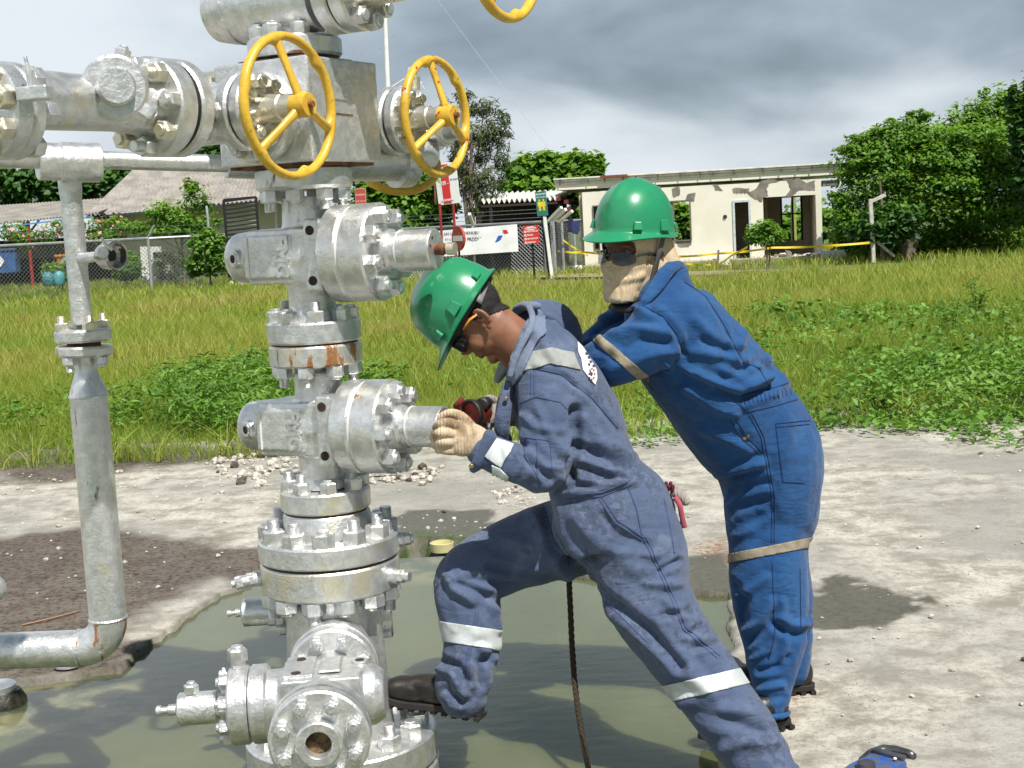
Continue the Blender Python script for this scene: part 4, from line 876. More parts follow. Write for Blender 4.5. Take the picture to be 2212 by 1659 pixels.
# peeled plaster patches, thin raised-edge flakes set into the wall
def patch(pts, mat=M_RENDER, nm='peeled_patch', off=.004):
    vs = []; rr2 = random.Random(len(pts)*7+int(pts[0][0]))
    for i, (x, y) in enumerate(pts):
        x2, y2 = pts[(i+1) % len(pts)]
        for f in (0, .33, .66): vs.append(hitplane(*zr(x+(x2-x)*f+(rr2.uniform(-6, 6) if f else 0), y+(y2-y)*f+(rr2.uniform(-6, 6) if f else 0)), A0+nf*off, nf))
    n = len(vs); mb = MB(); mb.add(vs+[v-nf*.02 for v in vs], [tuple(range(n)), tuple(range(n, 2*n))[::-1]]+[(i, (i+1) % n, n+(i+1) % n, n+i) for i in range(n)]); mb.build(nm, mat, t, 0)
for pp in ([(640, 180), (725, 178), (735, 215), (715, 240), (690, 215)], [(805, 195), (860, 175), (865, 240), (820, 262)], [(900, 280), (925, 232), (982, 222), (972, 285), (940, 285)], [(1105, 170), (1140, 160), (1185, 210), (1130, 212)], [(1258, 190), (1380, 190), (1380, 228), (1258, 228)],
           [(1360, 225), (1430, 190), (1465, 135), (1560, 120), (1600, 140), (1520, 160), (1505, 200), (1520, 250), (1478, 258), (1470, 296), (1420, 275)], [(1620, 118), (1750, 112), (1800, 150), (1864, 130), (1862, 210), (1790, 205), (1730, 215), (1690, 250), (1645, 245), (1680, 200), (1655, 140)],
           [(835, 574), (948, 574), (945, 612), (920, 625), (850, 622)], [(1640, 640), (1660, 690), (1690, 692), (1690, 660)]): patch(pp)
for x in (1290, 1320, 1348): MB().bar(hitplane(*zr(x, 194), A0+nf*.01, nf), hitplane(*zr(x, 226), A0+nf*.01, nf), .03, .02).build('vent_bar', M_RENDER, t, 0)
# door and window frames
M_DFR = pmat('pale_blue_frame', (.60, .66, .68), .6)
def framer(h, th, mat, nm, bottom=True):
    mb = MB(); u0, v0, u1, v1 = h; o = A0+nf*.012
    W3 = lambda u, v: o+ux*u+Vector((0, 0, v))
    mb.bar(W3(u0, v0), W3(u0, v1+th/2), .06, th, nf.cross(Vector((0, 0, 1)))); mb.bar(W3(u1, v0), W3(u1, v1+th/2), .06, th, nf.cross(Vector((0, 0, 1)))); mb.bar(W3(u0, v1), W3(u1, v1), th, .061, nf)
    if bottom: mb.bar(W3(u0, v0), W3(u1, v0), th, .061, nf)
    mb.build(nm, mat, t, 0)
framer(op[2], .075, M_DFR, 'door_frame', False); M_WFR = pmat('window_timber', (.16, .13, .10), .8)
framer(op[1], .05, M_WFR, 'window_frame'); framer(op[0], .04, M_WFR, 'window_frame')
u_ = uv(*zr(820, 400))[0]; MB().bar(A0+ux*u_+Vector((0, 0, op[1][1])), A0+ux*u_+Vector((0, 0, op[1][3])), .06, .06).build('mullion', M_WFR, t, 0)
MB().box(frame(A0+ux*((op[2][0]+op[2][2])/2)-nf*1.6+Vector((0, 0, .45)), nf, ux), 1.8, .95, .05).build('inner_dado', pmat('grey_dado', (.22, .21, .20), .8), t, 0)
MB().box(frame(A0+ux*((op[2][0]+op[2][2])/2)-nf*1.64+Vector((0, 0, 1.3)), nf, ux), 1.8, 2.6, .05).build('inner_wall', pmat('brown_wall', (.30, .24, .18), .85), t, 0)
bt = wb[0]; mb = MB()
for u in (bt[0]+.03, bt[2]-.03, bt[2]-.35): mb.bar(bo+ux*u+Vector((0, 0, bt[1])), bo+ux*u+Vector((0, 0, bt[3])), .06, .06)
mb.bar(bo+ux*bt[0]+Vector((0, 0, bt[1]+(bt[3]-bt[1])*.62)), bo+ux*bt[2]+Vector((0, 0, bt[1]+(bt[3]-bt[1])*.62)), .05, .05); mb.build('rear_window_frame', M_BLKP, t, 0)
MB().lathe(hitplane(*zr(1199, 400), A0+nf*.01, nf), nf, [(0, .07), (.03, .06)], 10).build('switch_box', M_BLACK, t)
# rubble on the plinth
for k_ in range(34):
    u = rr.uniform(op[3][0], op[3][2]+.7); q = A0+ux*u+nf*rr.uniform(-.5, .35); s = rr.uniform(.05, .16); mb = MB(); mb.box(Matrix.Translation(q+Vector((0, 0, s*.3))) @ Matrix.Rotation(rr.uniform(0, 3), 4, 'Z') @ Matrix.Rotation(rr.uniform(-.6, .6), 4, 'X'), s*rr.uniform(1, 2.4), s, s*rr.uniform(.3, .8))
    o = mb.build('rubble_chunk', [M_RENDER, M_PLAST, M_WOOD][k_ % 3], None, 0, .01); tag(o, 'broken plaster and brick lying at the open room of the ruin', 'rubble', 'rubble on the floor of the open room')
o = MB().box(frame(P(1802, 556, 45.6), (.3, -1, .5)), .5, .9, .03).build('broken_board', M_WHITE, None, 0); tag(o, 'pale board leaning at the right corner of the ruin', 'board')
o = MB().box(Matrix.Translation(P(1249, 578, 47.5)), .28, .2, .16).build('white_rag', M_WHITE, None, 0, .05); tag(o, 'white rag lying in front of the porch slab', 'rag')
q = P(1563, 562, 45.5); o = MB().box(Matrix.Translation(q) @ Matrix.Rotation(.1, 4, 'Y'), .36, .2, .34).build('plaster_block', M_PLAST, None, 0, .02); tag(o, 'cream plaster block leaning beside the tape stake', 'block')
s = thing('stake', P(1547, 585, 44), 'short dark stake holding the barrier tape before the wall', 'stake'); MB().bar(P(1550, 578, 44), P(1552, 540, 44), .06, .06).build('post', M_WOOD, s); MB().bar(P(1540, 560, 44), P(1553, 562, 44), .05, .05).build('crosspiece', M_WOOD, s)
# bent concrete fence post on the right
M_CPOST = pmat('concrete_post', (.52, .50, .46), .85, 0, .15, 4)
pst = thing('bent_post', gz(1885, 42.5), 'white concrete fence post with bent top at the tape end', 'post'); q = gz(1886, 42.5)
MB().bar(q, P(1880, 430, 42.5), .11, .11).bar(P(1879, 437, 42.5), P(1912, 421, 42.5), .10, .10).build('post', M_CPOST, pst, 0, .01)
MB().bar(P(1886, 515, 42.6), P(1931, 553, 42.9), .08, .08).build('brace', M_CPOST, pst, 0, .01)
pst = thing('bent_post', gz(1952, 45), 'thin brown timber post under the spreading tree', 'post'); MB().bar(gz(1952, 45), P(1948, 490, 45), .1, .1).build('post', M_WOOD, pst, 0, .01)
# barrier tape
def tape(name, pts, label):
    mb = MB(); 
    L = []
    for i in range(len(pts)-1):
        a = P(*pts[i]); b = P(*pts[i+1])
        for k in range(12):
            f = k/12; q = a.lerp(b, f); q.z -= .10*math.sin(math.pi*f)*(a-b).length/8; L.append(q)
    L.append(P(*pts[-1])); h = .035
    vs = []
    for i, q in enumerate(L): tw = math.sin(i*.7)*.6; o = Vector((0, math.sin(tw)*h, math.cos(tw)*h)); vs += [q-o, q+o, q+o+Vector((0, .004, 0)), q-o+Vector((0, .004, 0))]
    for i in range(len(L)-1): mb.f += [(4*i+j, 4*i+(j+1) % 4, 4*i+4+(j+1) % 4, 4*i+4+j) for j in range(4)]
    mb.v = [tuple(v) for v in vs]; o = mb.build(name, M_TAPE, None, 0); tag(o, label, 'barrier tape', 'yellow barrier tapes round the ruin')
tape('barrier_tape', [(1880, 524, 42.4), (1670, 535, 43), (1551, 548, 43.9)], 'yellow tape from the bent post to the stake')
tape('barrier_tape', [(1551, 548, 43.9), (1440, 555, 45), (1266, 545, 47), (1205, 543, 46)], 'yellow tape from the stake to the left behind the worker')
tape('barrier_tape', [(1216, 518, 45.8), (1240, 535, 46.5), (1270, 552, 47.5)], 'slanting yellow tape between the wire fence and the ruin')
tape('barrier_tape', [(1551, 573, 44), (1480, 570, 44.5), (1440, 566, 45)], 'low slack yellow tape at the foot of the wall')
tape('barrier_tape', [(1615, 533, 42), (1580, 552, 43), (1552, 572, 44)], 'yellow tape sloping down from the door to the stake')
# ================================================================ wellhead tree
ax0 = P(681, 745, 3.9); AX, AY = ax0.x, ax0.y
def zpx(y):
    lo, hi = -1.5, 4.0
    for _ in range(40):
        mz = (lo+hi)/2
        if PJ((AX, AY, mz))[1] > y: lo = mz
        else: hi = mz
    return (lo+hi)/2
def A_(z): return Vector((AX, AY, z))
def hd(a): a = R(a); return Vector((math.sin(a), -math.cos(a), 0))   # heading measured from "towards the camera" to the right
Nv = hd(60); Bv = Vector((-Nv.y, Nv.x, 0)); Bv = Bv if Bv.y > 0 else -Bv    # Nv: stems; Bv: wings (away)
Mv = hd(68); UP = Vector((0, 0, 1))
wh = thing('wellhead_tree', A_(-.1), 'silver painted oilfield wellhead with stacked valves and yellow handwheels', 'wellhead')
def nutmesh(name, r, h, stud, sr, thr=True, chamf=.12):
    mb = MB(); vs = []
    hexr = lambda rr, z: [(rr*math.cos(math.pi/3*k), rr*math.sin(math.pi/3*k), z) for k in range(6)]
    vs = hexr(r*.97, 0)+hexr(r, h*.06)+hexr(r, h*.88)+hexr(r*.86, h); fs = []
    for i in range(3): fs += [(i*6+k, i*6+(k+1) % 6, (i+1)*6+(k+1) % 6, (i+1)*6+k) for k in range(6)]
    fs += [tuple(range(6))[::-1], tuple(range(18, 24))]; mb.add(vs, fs)
    pr = []; z = h*.9
    if thr and stud > .012:
        n = int(stud/.0035)
        for i in range(n): pr += [(z+i*.0035, sr), (z+i*.0035+.0017, sr*.9)]
        pr += [(z+n*.0035, sr*.92)]
    else: pr = [(z, sr), (z+stud, sr), (z+stud+.002, sr*.86)]
    mb.lathe((0, 0, 0), (0, 0, 1), pr, 14); me = mb.mesh(name); me.polygons.foreach_set('use_smooth', [True]*len(me.polygons)); me.set_sharp_from_angle(angle=R(30)); return me
NUT = {}
def nut(kind, mat):
    key = (kind, mat.name)
    if key not in NUT:
        p = {'m': (.0255, .031, .008, .015), 'mlong': (.0255, .031, .030, .0138), 's': (.019, .021, .008, .011), 'slong': (.019, .021, .024, .010), 'b': (.033, .038, .010, .019), 'blong': (.033, .038, .036, .018), 't': (.011, .012, .014, .006)}[kind]
        me = nutmesh('nut', *p); me.materials.append(mat); NUT[key] = me
    return NUT[key]
rn = random.Random(3)
def bolts(parent, c, axis, rad, n, kind, mat=None, phase=0, long_every=0, skip=(), x=None, longs=()):
    M = frame(c, axis, x)
    for i in range(n):
        if i in skip: continue
        a = 2*math.pi*(i+phase)/n; k = kind+('long' if (i in longs) else '')
        q = M @ Matrix.Translation((rad*math.cos(a), rad*math.sin(a), 0)) @ Matrix.Rotation(rn.uniform(0, 1.05), 4, 'Z')
        put('nut', nut(k, mat or M_SIL), q, parent)
def ring(name, c, axis, r, th, mat=M_SIL, edge=.006, n=72, parent=None, inner=0):
    pr = [(-th/2, r-edge), (-th/2+edge, r), (th/2-edge, r), (th/2, r-edge)]
    return MB().lathe(c, axis, pr, n).build(name, mat, parent or wh, 40)
def body(name, parts, mat=M_SIL, vox=.004, sit=6, parent=None):
    """voxel-union of closed shapes: a cast valve body with soft fillets"""
    mb = MB()
    for f in parts: f(mb)
    me = mb.mesh('tmp'); o = D.objects.new('tmp', me); SC.collection.objects.link(o)
    a = o.modifiers.new('r', 'REMESH'); a.mode = 'VOXEL'; a.voxel_size = vox; a.use_smooth_shade = True
    b = o.modifiers.new('s', 'SMOOTH'); b.iterations = sit; b.factor = .5
    dg = bpy.context.evaluated_depsgraph_get(); me2 = D.meshes.new_from_object(o.evaluated_get(dg)); D.objects.remove(o)
    me2.transform(Matrix.Translation(-offof(parent or wh))); me2.materials.clear(); return linkmesh(name, me2, mat, parent or wh, 180)
Z = {k: zpx(k) for k in (0, 20, 50, 75, 85, 105, 128, 130, 240, 354, 362, 412, 430, 450, 540, 557, 560, 620, 694, 738, 742, 783, 805, 850, 922, 925, 1000, 1040, 1055, 1096, 1101, 1155, 1165, 1197, 1203, 1265, 1275, 1420, 1495, 1560, 1582, 1620, 1680)}
def vring(name, y0, y1, hw, mat=M_SIL, **k): 
    z0, z1 = zpx(y1), zpx(y0); return ring(name, A_((z0+z1)/2), UP, hw*.0013, z1-z0, mat, **k)
# --- stack of flanges, bottom to top
g_base = vring('base_flange', 1640, 1720, 214, M_SILM, n=96); g_b2 = vring('base_flange', 1576, 1636, 212, M_SILM, n=96)
bolts(g_b2, A_(zpx(1576)), UP, .222, 14, 'b', M_SILL, .2, longs=(1, 4, 9, 12))
MB().lathe(A_(zpx(1590)), UP, [(0, .175), (.02, .155), (zpx(1500)-zpx(1590), .146), (zpx(1300)-zpx(1590), .134), (zpx(1262)-zpx(1590), .132)], 64).build('spool', M_SIL, wh, 40)
f1 = vring('flange', 1204, 1266, 152, silver('silver_paint_rust_run', .27, .5), n=96); bolts(f1, A_(zpx(1266)), -UP, .168, 12, 'b', M_SIL, .35, longs=(0, 3, 5, 8, 9, 11))
MB().lathe(A_(zpx(1205)), UP, [(0, .150), (zpx(1196)-zpx(1205), .150)], 64).build('gasket_ring', M_RUST, wh)
f2 = vring('flange', 1153, 1198, 154, M_SILM, n=96); bolts(f2, A_(zpx(1153)), UP, .166, 12, 'b', M_SIL, .1, longs=(0, 2, 3, 5, 7, 8, 10, 11))
MB().lathe(A_(zpx(1156)), UP, [(0, .128), (.012, .124), (zpx(1101)-zpx(1156)-.008, .124), (zpx(1101)-zpx(1156), .119)], 64).build('neck', M_SILM, wh)
MB().lathe(A_(zpx(1102)), UP, [(0, .112), (.012, .112)], 64).build('gasket_ring', M_RUST, wh)
f3 = vring('flange', 1052, 1096, 98, silver('silver_paint_cream_run', .14, .45)); bolts(f3, A_(zpx(1052)), UP, .102, 8, 'm', M_SIL, .3, longs=(1, 2, 4, 5, 7))
# plugs and lock screws round the wide flange
def plug(c, d, r=.018, L=.05, mat=M_SILL, parent=None, hexr=.022):
    mb = MB(); mb.lathe(c, d, [(0, r*1.25), (L*.4, r*1.2), (L*.45, r*.8), (L, r*.75)], 16); o = mb.build('lock_screw', mat, parent or f1); M = frame(Vector(c)+Vector(d).normalized()*L*.38, d); put('hex_nut', nut('s', mat), M, o)
zc = (zpx(1204)+zpx(1266))/2
for a in (66, -80, 20+180, 150, -140): plug(A_(zc)+hd(a)*.195, hd(a), L=.06)
plug(A_(zc)+hd(-78)*.23, hd(-78)+Vector((0, 0, -.15)), .014, .05); plug(A_((zpx(1153)+zpx(1198))/2)+hd(95)*.195, hd(95), L=.045)
# --- two master gate valves
def master(yc, tag_, zoff=0, yb0=0, yb1=0, H=Mv, R1=.134, end=.39, cover=False):
    zc = zpx(yc); c = A_(zc); H = Vector(H); Qv = Vector((H.y, -H.x, 0)); Qv = Qv if Qv.y < 0 else -Qv
    z0, z1 = zpx(yb0), zpx(yb1)
    def horiz(mb): mb.lathe(c-H*.245, H, [(0, .045), (.006, .060), (.02, .070), (.10, .078), (.34, .080)], 40)
    def boxy(mb): mb.box(frame(c-H*.02, H, UP), .150, .155, .26)
    def pad(mb): mb.box(frame(c-H*.085+Qv*.070, H, UP), .115, .028, .15)
    def vert(mb):
        n = 14; pr = []
        for i in range(n+1):
            z = z0+(z1-z0)*i/n; f = abs(z-zc)/max(zc-z0, z1-zc); pr.append((z, .0655+.020*max(0, 1-f*1.25)**2))
        mb.lathe(A_(0), UP, pr, 48)
    def boss(mb): mb.lathe(c-H*.185+Qv*.060, Qv-H*.55, [(0, .024), (.022, .024)], 24)
    b = body('valve_body', [horiz, boxy, vert, boss, pad], M_SIL if tag_ == 'l' else M_SILM)
    # port plug on the rounded nose and drilled flange plate
    pb = c-H*.185+Qv*.060+(Qv-H*.55).normalized()*.022; MB().lathe(pb, Qv-H*.55, [(0, .019), (.003, .019)], 20).build('port', M_SIL, b); MB().lathe(pb, Qv-H*.55, [(.0032, .0115), (.0045, .0115)], 20).build('port_bore', M_HOLE, b)
    pl = MB().box(frame(c+H*.066, H, UP), .198, .200, .050).build('flange_plate', M_SIL, wh, 0, .008)
    for dz in (-.068, .068):
        q = c+H*.064+Qv*.1005+UP*dz; MB().lathe(q, Qv, [(-.004, .013), (.0012, .013)], 18).build('bolt_hole', M_HOLE, pl)
    # cast letters, reading downwards
    M = frame(c-H*.038+Qv*.0835, Qv, -UP)
    textobj('FMC', M, .058, M_SIL, b, 'cast_letters', .002, .006, sx=1.0)
    MB().bar(c-H*.145+Qv*.0845-UP*.055, c-H*.145+Qv*.0845+UP*.055, .004, .004, Qv).build('cast_rib', M_WHITE, b)
    d1 = ring('bonnet_flange', c+H*.122, H, R1, .060, M_SIL); g = MB().lathe(c+H*.151, H, [(0, R1-.004), (.007, R1-.004)], 64).build('seam', M_WHITE, d1)
    d2 = ring('bonnet', c+H*.195, H, R1, .078, M_SIL if tag_ == 'u' else M_SILM); fc = c+H*.234
    bolts(d2, fc, H, .102, 8, 'm', M_SIL, .35 if tag_ == 'u' else .1, x=UP)
    MB().lathe(c, H, [(.234, .064), (.262, .060), (.270, .052), (.284, .050), (.286, .056), (end-.003, .056), (end, .053)], 48).build('stem_housing', M_SILM if tag_ == 'u' else M_SIL, wh)
    MB().lathe(c, H, [(.2885, .0575), (.292, .0575)], 48).build('weld_ring', M_WHITE, wh)
    if tag_ == 'u':
        MB().lathe(c, H, [(end, .016), (end+.022, .017), (end+.026, .014), (end+.034, .014)], 16).build('stem', M_RUST, wh); MB().lathe(c, H, [(end+.034, .017), (end+.056, .017)], 16).build('stem_nut', M_SILC, wh)
        for a in (.6, 1.3): MB().lathe(c+frame((0, 0, 0), H, UP) @ Vector((.038*math.cos(a), .038*math.sin(a), end)), H, [(0, .004), (.0015, .004)], 10).build('screw_hole', M_HOLE, wh)
    return c, H, fc
cU = master(551, 'u', yb0=690, yb1=425); 
cL = master(920, 'l', yb0=1050, yb1=800, R1=.131, end=.385)
MB().lathe(A_(zpx(1049)), UP, [(0, .078), (.012, .076), (.03, .066)], 48).build('weld_neck', M_SIL, wh)
MB().lathe(A_(zpx(693)), UP, [(-.004, .078), (.012, .076), (.034, .066)], 48).build('weld_neck', M_SIL, wh)
# flange pair between the master valves: lower one peeling and rusty
f4 = vring('flange', 741, 786, 100, silver('silver_paint_peeling', .48, .5)); bolts(f4, A_(zpx(786)), -UP, .104, 8, 'm', M_SILR, .2, longs=(0, 2, 3, 5, 6))
MB().lathe(A_(zpx(742.5)), UP, [(0, .118), (.009, .118)], 64).build('gasket_ring', M_RUST, wh)
f5 = vring('flange', 691, 737, 101, M_SIL); bolts(f5, A_(zpx(691)), UP, .104, 8, 'm', M_SIL, .25, longs=(2, 3, 6))
# flange under the block
f6 = vring('flange', 360, 411, 103, M_SILM, n=64, edge=.01); bolts(f6, A_(zpx(411)), -UP, .104, 8, 'm', M_SIL, .15, longs=(0, 1, 3, 4, 6))
# --- cross block
zb0, zb1 = zpx(357), zpx(140); ctr = A_((zb0+zb1)/2); HB = zb1-zb0
blk = MB().box(frame(ctr, UP, Nv), .315, .315, HB).build('cross_block', silver('silver_paint_block', .04, .1, .42, .6), wh, 0, .006)
MB().box(frame(A_(zb0+.0)-Nv*.0, UP, Nv), .28, .28, .016).build('gasket_ring', M_RUST, wh, 0)
MB().box(frame(A_(zb1+.004), UP, Nv), .22, .22, .012).build('gasket_ring', M_RUST, wh, 0)
MB().box(frame(ctr+Nv*.03-Bv*.0+UP*(HB/2-.012)-Nv*.22, UP, Nv), .16, .20, .022).build('name_tab', M_SILC, wh, 0, .003)
f7 = vring('flange', 84, 127, 99, M_SIL, edge=.008); bolts(f7, A_(zpx(84)), UP, .100, 8, 'm', M_SIL, .4, longs=(1, 6))
MB().lathe(A_(zpx(86)), UP, [(0, .062), (.05, .060), (zpx(20)-zpx(86), .075)], 40).build('neck', M_SIL, wh)
# small casting marks on the block
MB().bar(ctr+Nv*.1585+Bv*-.05+UP*-.01, ctr+Nv*.1585+Bv*.03+UP*-.012, .003, .003, Nv).build('weld_mark', M_RUST, blk)
MB().bar(ctr+Nv*.1585+Bv*-.06+UP*.03, ctr+Nv*.1585+Bv*.045+UP*.026, .003, .005, Nv).build('weld_mark', M_SIL, blk)
# --- handwheel
def wheel(c, axis, r, mat, rot=0, hub=.05, dish=.045, parent=None, name='handwheel', minor=.0105, lobes=6, nsp=3):
    axis = Vector(axis).normalized(); M = frame(c, axis, UP); N = 144; vs = []; fs = []; K = 14
    for i in range(N):
        a = 2*math.pi*i/N; ph = ((a/(2*math.pi)*lobes+.25) % 1)-.5; bmp = .011*math.exp(-(ph/.10)**2)
        for k in range(K):
            b = 2*math.pi*k/K; rr = r+minor*1.05*math.cos(b)-(bmp*max(0, -math.cos(b))); vs.append((rr*math.cos(a), rr*math.sin(a), minor*1.25*math.sin(b)))
    for i in range(N):
        for k in range(K): fs.append((i*K+k, ((i+1) % N)*K+k, ((i+1) % N)*K+(k+1) % K, i*K+(k+1) % K))
    rim = MB().add(vs, fs, M).build(name, mat, parent or wh, 180)
    for s in range(nsp):
        a = rot+2*math.pi*s/nsp; d = Vector((math.cos(a), math.sin(a), 0)); p = [M @ (d*q+Vector((0, 0, z))) for q, z in ((.024, dish*.8), (r*.5, dish*.45), (r-.004, 0))]
        MB().tube(p, [(.0125, .010), (.010, .008), (.0125, .009)], 10).build('spoke', mat, rim, 60)
    h = MB().lathe(c, axis, [(dish-.035, .026), (dish-.03, .030), (dish+.012, .031), (dish+.018, .028)], 28).build('hub', mat, rim)
    MB().lathe(c, axis, [(dish+.016, .009), (dish+.030, .008)], 12).build('stem_tip', M_RUST, rim)
    q = Vector(c)+axis*(dish+.022); MB().bar(q-M.to_3x3() @ Vector((.020, .006, 0)), q+M.to_3x3() @ Vector((.018, -.004, 0)), .004, .004).build('pin', mat, rim)
    return rim
# --- wing valves
zr_ = zpx(258)
def wing(c, H, Rf, nose, Lf, wc, wr, wmat, wrot, mat=M_SIL, cream=M_SILC, nb=8):
    b = MB().lathe(c-H*nose, H, [(0, .050), (.008, .066), (.03, .076), (nose+Lf-.01, .076)], 44).build('wing_valve_body', mat, wh)
    d = ring('bonnet_flange', c+H*(Lf+.006), H, Rf, .036, mat); d2 = ring('bonnet', c+H*(Lf+.045), H, Rf-.004, .034, mat)
    bolts(d2, c+H*(Lf+.062), H, Rf-.030, nb, 's', cream, .3, x=UP, longs=(2,))
    st = (wc-c).dot(H)
    MB().lathe(c, H, [(Lf+.06, .042), (Lf+.07, .036), (st-.02, .034), (st-.016, .030), (st+.02, .030)], 32).build('stem_housing', cream, wh)
    wheel(wc, H, wr, wmat, wrot)
c1 = A_(zr_)-Bv*.335; w1 = c1+Nv*.232; c2 = A_(zr_)+Bv*.33; w2 = c2+Nv*.235
wing(c1, Nv, .098, .17, .085, w1, .170, M_YEL, R(12)); wing(c2, Nv, .100, .10, .085, w2, .163, M_YELC, R(6), M_SILM)
# run flanges on the block's faces and the run itself
rg = ring('run_flange', A_(zr_)-Bv*.182, Bv, .122, .048, M_SILM); bolts(rg, A_(zr_)-Bv*.206, -Bv, .098, 8, 's', M_SIL, .4, x=UP)
rg = ring('run_flange', A_(zr_)+Bv*.175, Bv, .118, .042, M_SILM); bolts(rg, A_(zr_)+Bv*.196, Bv, .098, 8, 's', M_SIL, .4, x=UP)
MB().lathe(A_(zr_), -Bv, [(.20, .068), (.50, .068)], 40).build('run_pipe', M_SIL, wh); MB().lathe(A_(zr_), Bv, [(.19, .062), (.50, .062)], 40).build('run_pipe', M_SIL, wh)
zl = zpx(252); 
r1 = ring('run_flange', A_(zl)-Bv*.495, Bv, .119, .045, M_SIL); bolts(r1, A_(zl)-Bv*.472, Bv, .098, 8, 's', M_SIL, .1, x=UP)
MB().lathe(A_(zl), -Bv, [(.517, .112), (.531, .112)], 60).build('gasket_ring', M_BLACK, wh)
r2 = ring('run_flange', A_(zl)-Bv*.561, Bv, .119, .060, M_SIL); bolts(r2, A_(zl)-Bv*.591, -Bv, .095, 4, 'm', M_SILC, .55, x=UP, longs=(3,)); bolts(r2, A_(zl)-Bv*.591, -Bv, .095, 4, 'm', M_SIL, .05, x=UP, longs=(0, 2))
MB().lathe(A_(zl), -Bv, [(.585, .080), (.62, .068), (.70, .062), (.95, .066), (.985, .074)], 44).build('adapter_body', M_SILM, wh)
cc = A_(zl)-Bv*.695+UP*.028; outl = hd(20)
ob = MB().lathe(cc, outl, [(0, .05), (.055, .066), (.06, .072), (.105, .074), (.112, .066)], 40).build('outlet_union', M_SIL, wh)
MB().lathe(cc, outl, [(.058, .069), (.0635, .0725), (.069, .069)], 40).build('outlet_groove', M_BLACK, ob)
MB().lathe(cc, outl, [(.11, .045), (.138, .043), (.143, .038)], 36).build('outlet_cap', M_SIL, ob)
for a, kd_ in ((2.25, 'm'), (-1.9, 's'), (.3, 's')):
    Mq = frame(cc+outl*.085, outl, UP); dq = Mq.to_3x3() @ Vector((math.cos(a), -math.sin(a), 0)); put('nut', nut(kd_, M_SIL), frame(cc+outl*.085+dq*.070, dq), ob)
r3 = ring('run_flange', A_(zl)-Bv*1.0-UP*.028, Bv, .104, .036, M_SILM); bolts(r3, A_(zl)-Bv*.981-UP*.028, Bv, .083, 6, 'm', M_SIL, .6, x=UP)
MB().lathe(A_(zl)-UP*.028, -Bv, [(1.022, .104), (1.06, .104), (1.064, .098)], 60).build('run_flange', M_SIL, wh); bolts(r3, A_(zl)-Bv*1.063-UP*.028, -Bv, .083, 8, 'm', M_SILC, .3, x=UP)
q = P(74, 202, 2.86); fit = MB().box(frame(q, Vector((1, -.10, .03))), .030, .034, .068).build('square_fitting', M_SIL, wh, 0, .004)
MB().lathe(q+Vector((-.034, .004, 0)), (-1, .1, 0), [(0, .0085), (.002, .0085)], 16).build('fitting_bore', M_HOLE, fit)
mb = MB().tube([q+Vector((-.003, 0, .014)), q+Vector((-.008, 0, .055))], .009, 10); mb.tube([q+Vector((-.008, 0, .05)), q+Vector((-.012, 0, .075))], .004, 8); mb.bar(q+Vector((-.018, -.004, .052)), q+Vector((.004, 0, .050)), .010, .010); mb.build('needle_valve', M_SILR, fit)
# right wing continues behind
MB().lathe(A_(zr_), Bv, [(.44, .100), (.48, .100), (.484, .092)], 44).build('run_flange', M_SILM, wh)
cr_ = A_(zr_-.01)+Bv*.56; MB().box(frame(cr_, Bv, UP), .13, .13, .16).build('tee_block', M_SIL, wh, 0, .01)
MB().lathe(cr_, Nv, [(.05, .052), (.13, .052), (.132, .044), (.165, .044), (.17, .040)], 36).build('tee_cap', M_SIL, wh); ring('tee_cap_ring', cr_+Nv*.12, Nv, .062, .02, M_SIL)
plug(A_(zr_)+Bv*.43+UP*.095-Nv*-.1, UP, .014, .05, M_SILC, wh)
# rear casing valve with its own handwheel hanging lower behind
cb = P(800, 335, 4.15); Hb = hd(125)
MB().lathe(cb-Hb*.12, Hb, [(0, .06), (.02, .075), (.20, .08), (.201, .10), (.25, .10), (.252, .05), (.34, .04)], 40).build('rear_valve', M_SIL, wh)
wheel(P(858, 352, 4.36), (.18, -.62, .62), .128, M_YEL, R(200), minor=.011, dish=.03)
# --- top (swab) valve
zt = zpx(2); ct = A_(zt); 
MB().lathe(ct-Nv*.285, Nv, [(0, .03), (.008, .060), (.03, .084), (.08, .095), (.40, .098)], 56).build('top_valve_body', M_SILM, wh)
MB().lathe(ct, Nv, [(-.18, .0995), (-.176, .0995)], 56).build('weld_ring', M_SIL, wh)
d = ring('bonnet_flange', ct+Nv*.16, Nv, .106, .05, M_SILM); d2 = ring('bonnet', ct+Nv*.215, Nv, .106, .05, M_SILM); bolts(d2, ct+Nv*.24, Nv, .084, 8, 'm', M_SIL, .3, x=UP)
MB().lathe(ct, Nv, [(.235, .05), (.30, .045), (.60, .035)], 32).build('stem_housing', M_SILC, wh)
wheel(P(1088, -116, 3.52), Nv, .178, M_YEL, R(30), minor=.0115)
MB().bar(P(780, 44, 3.75), P(800, 34, 3.75), .006, .006).build('wire_end', M_RUST, wh)
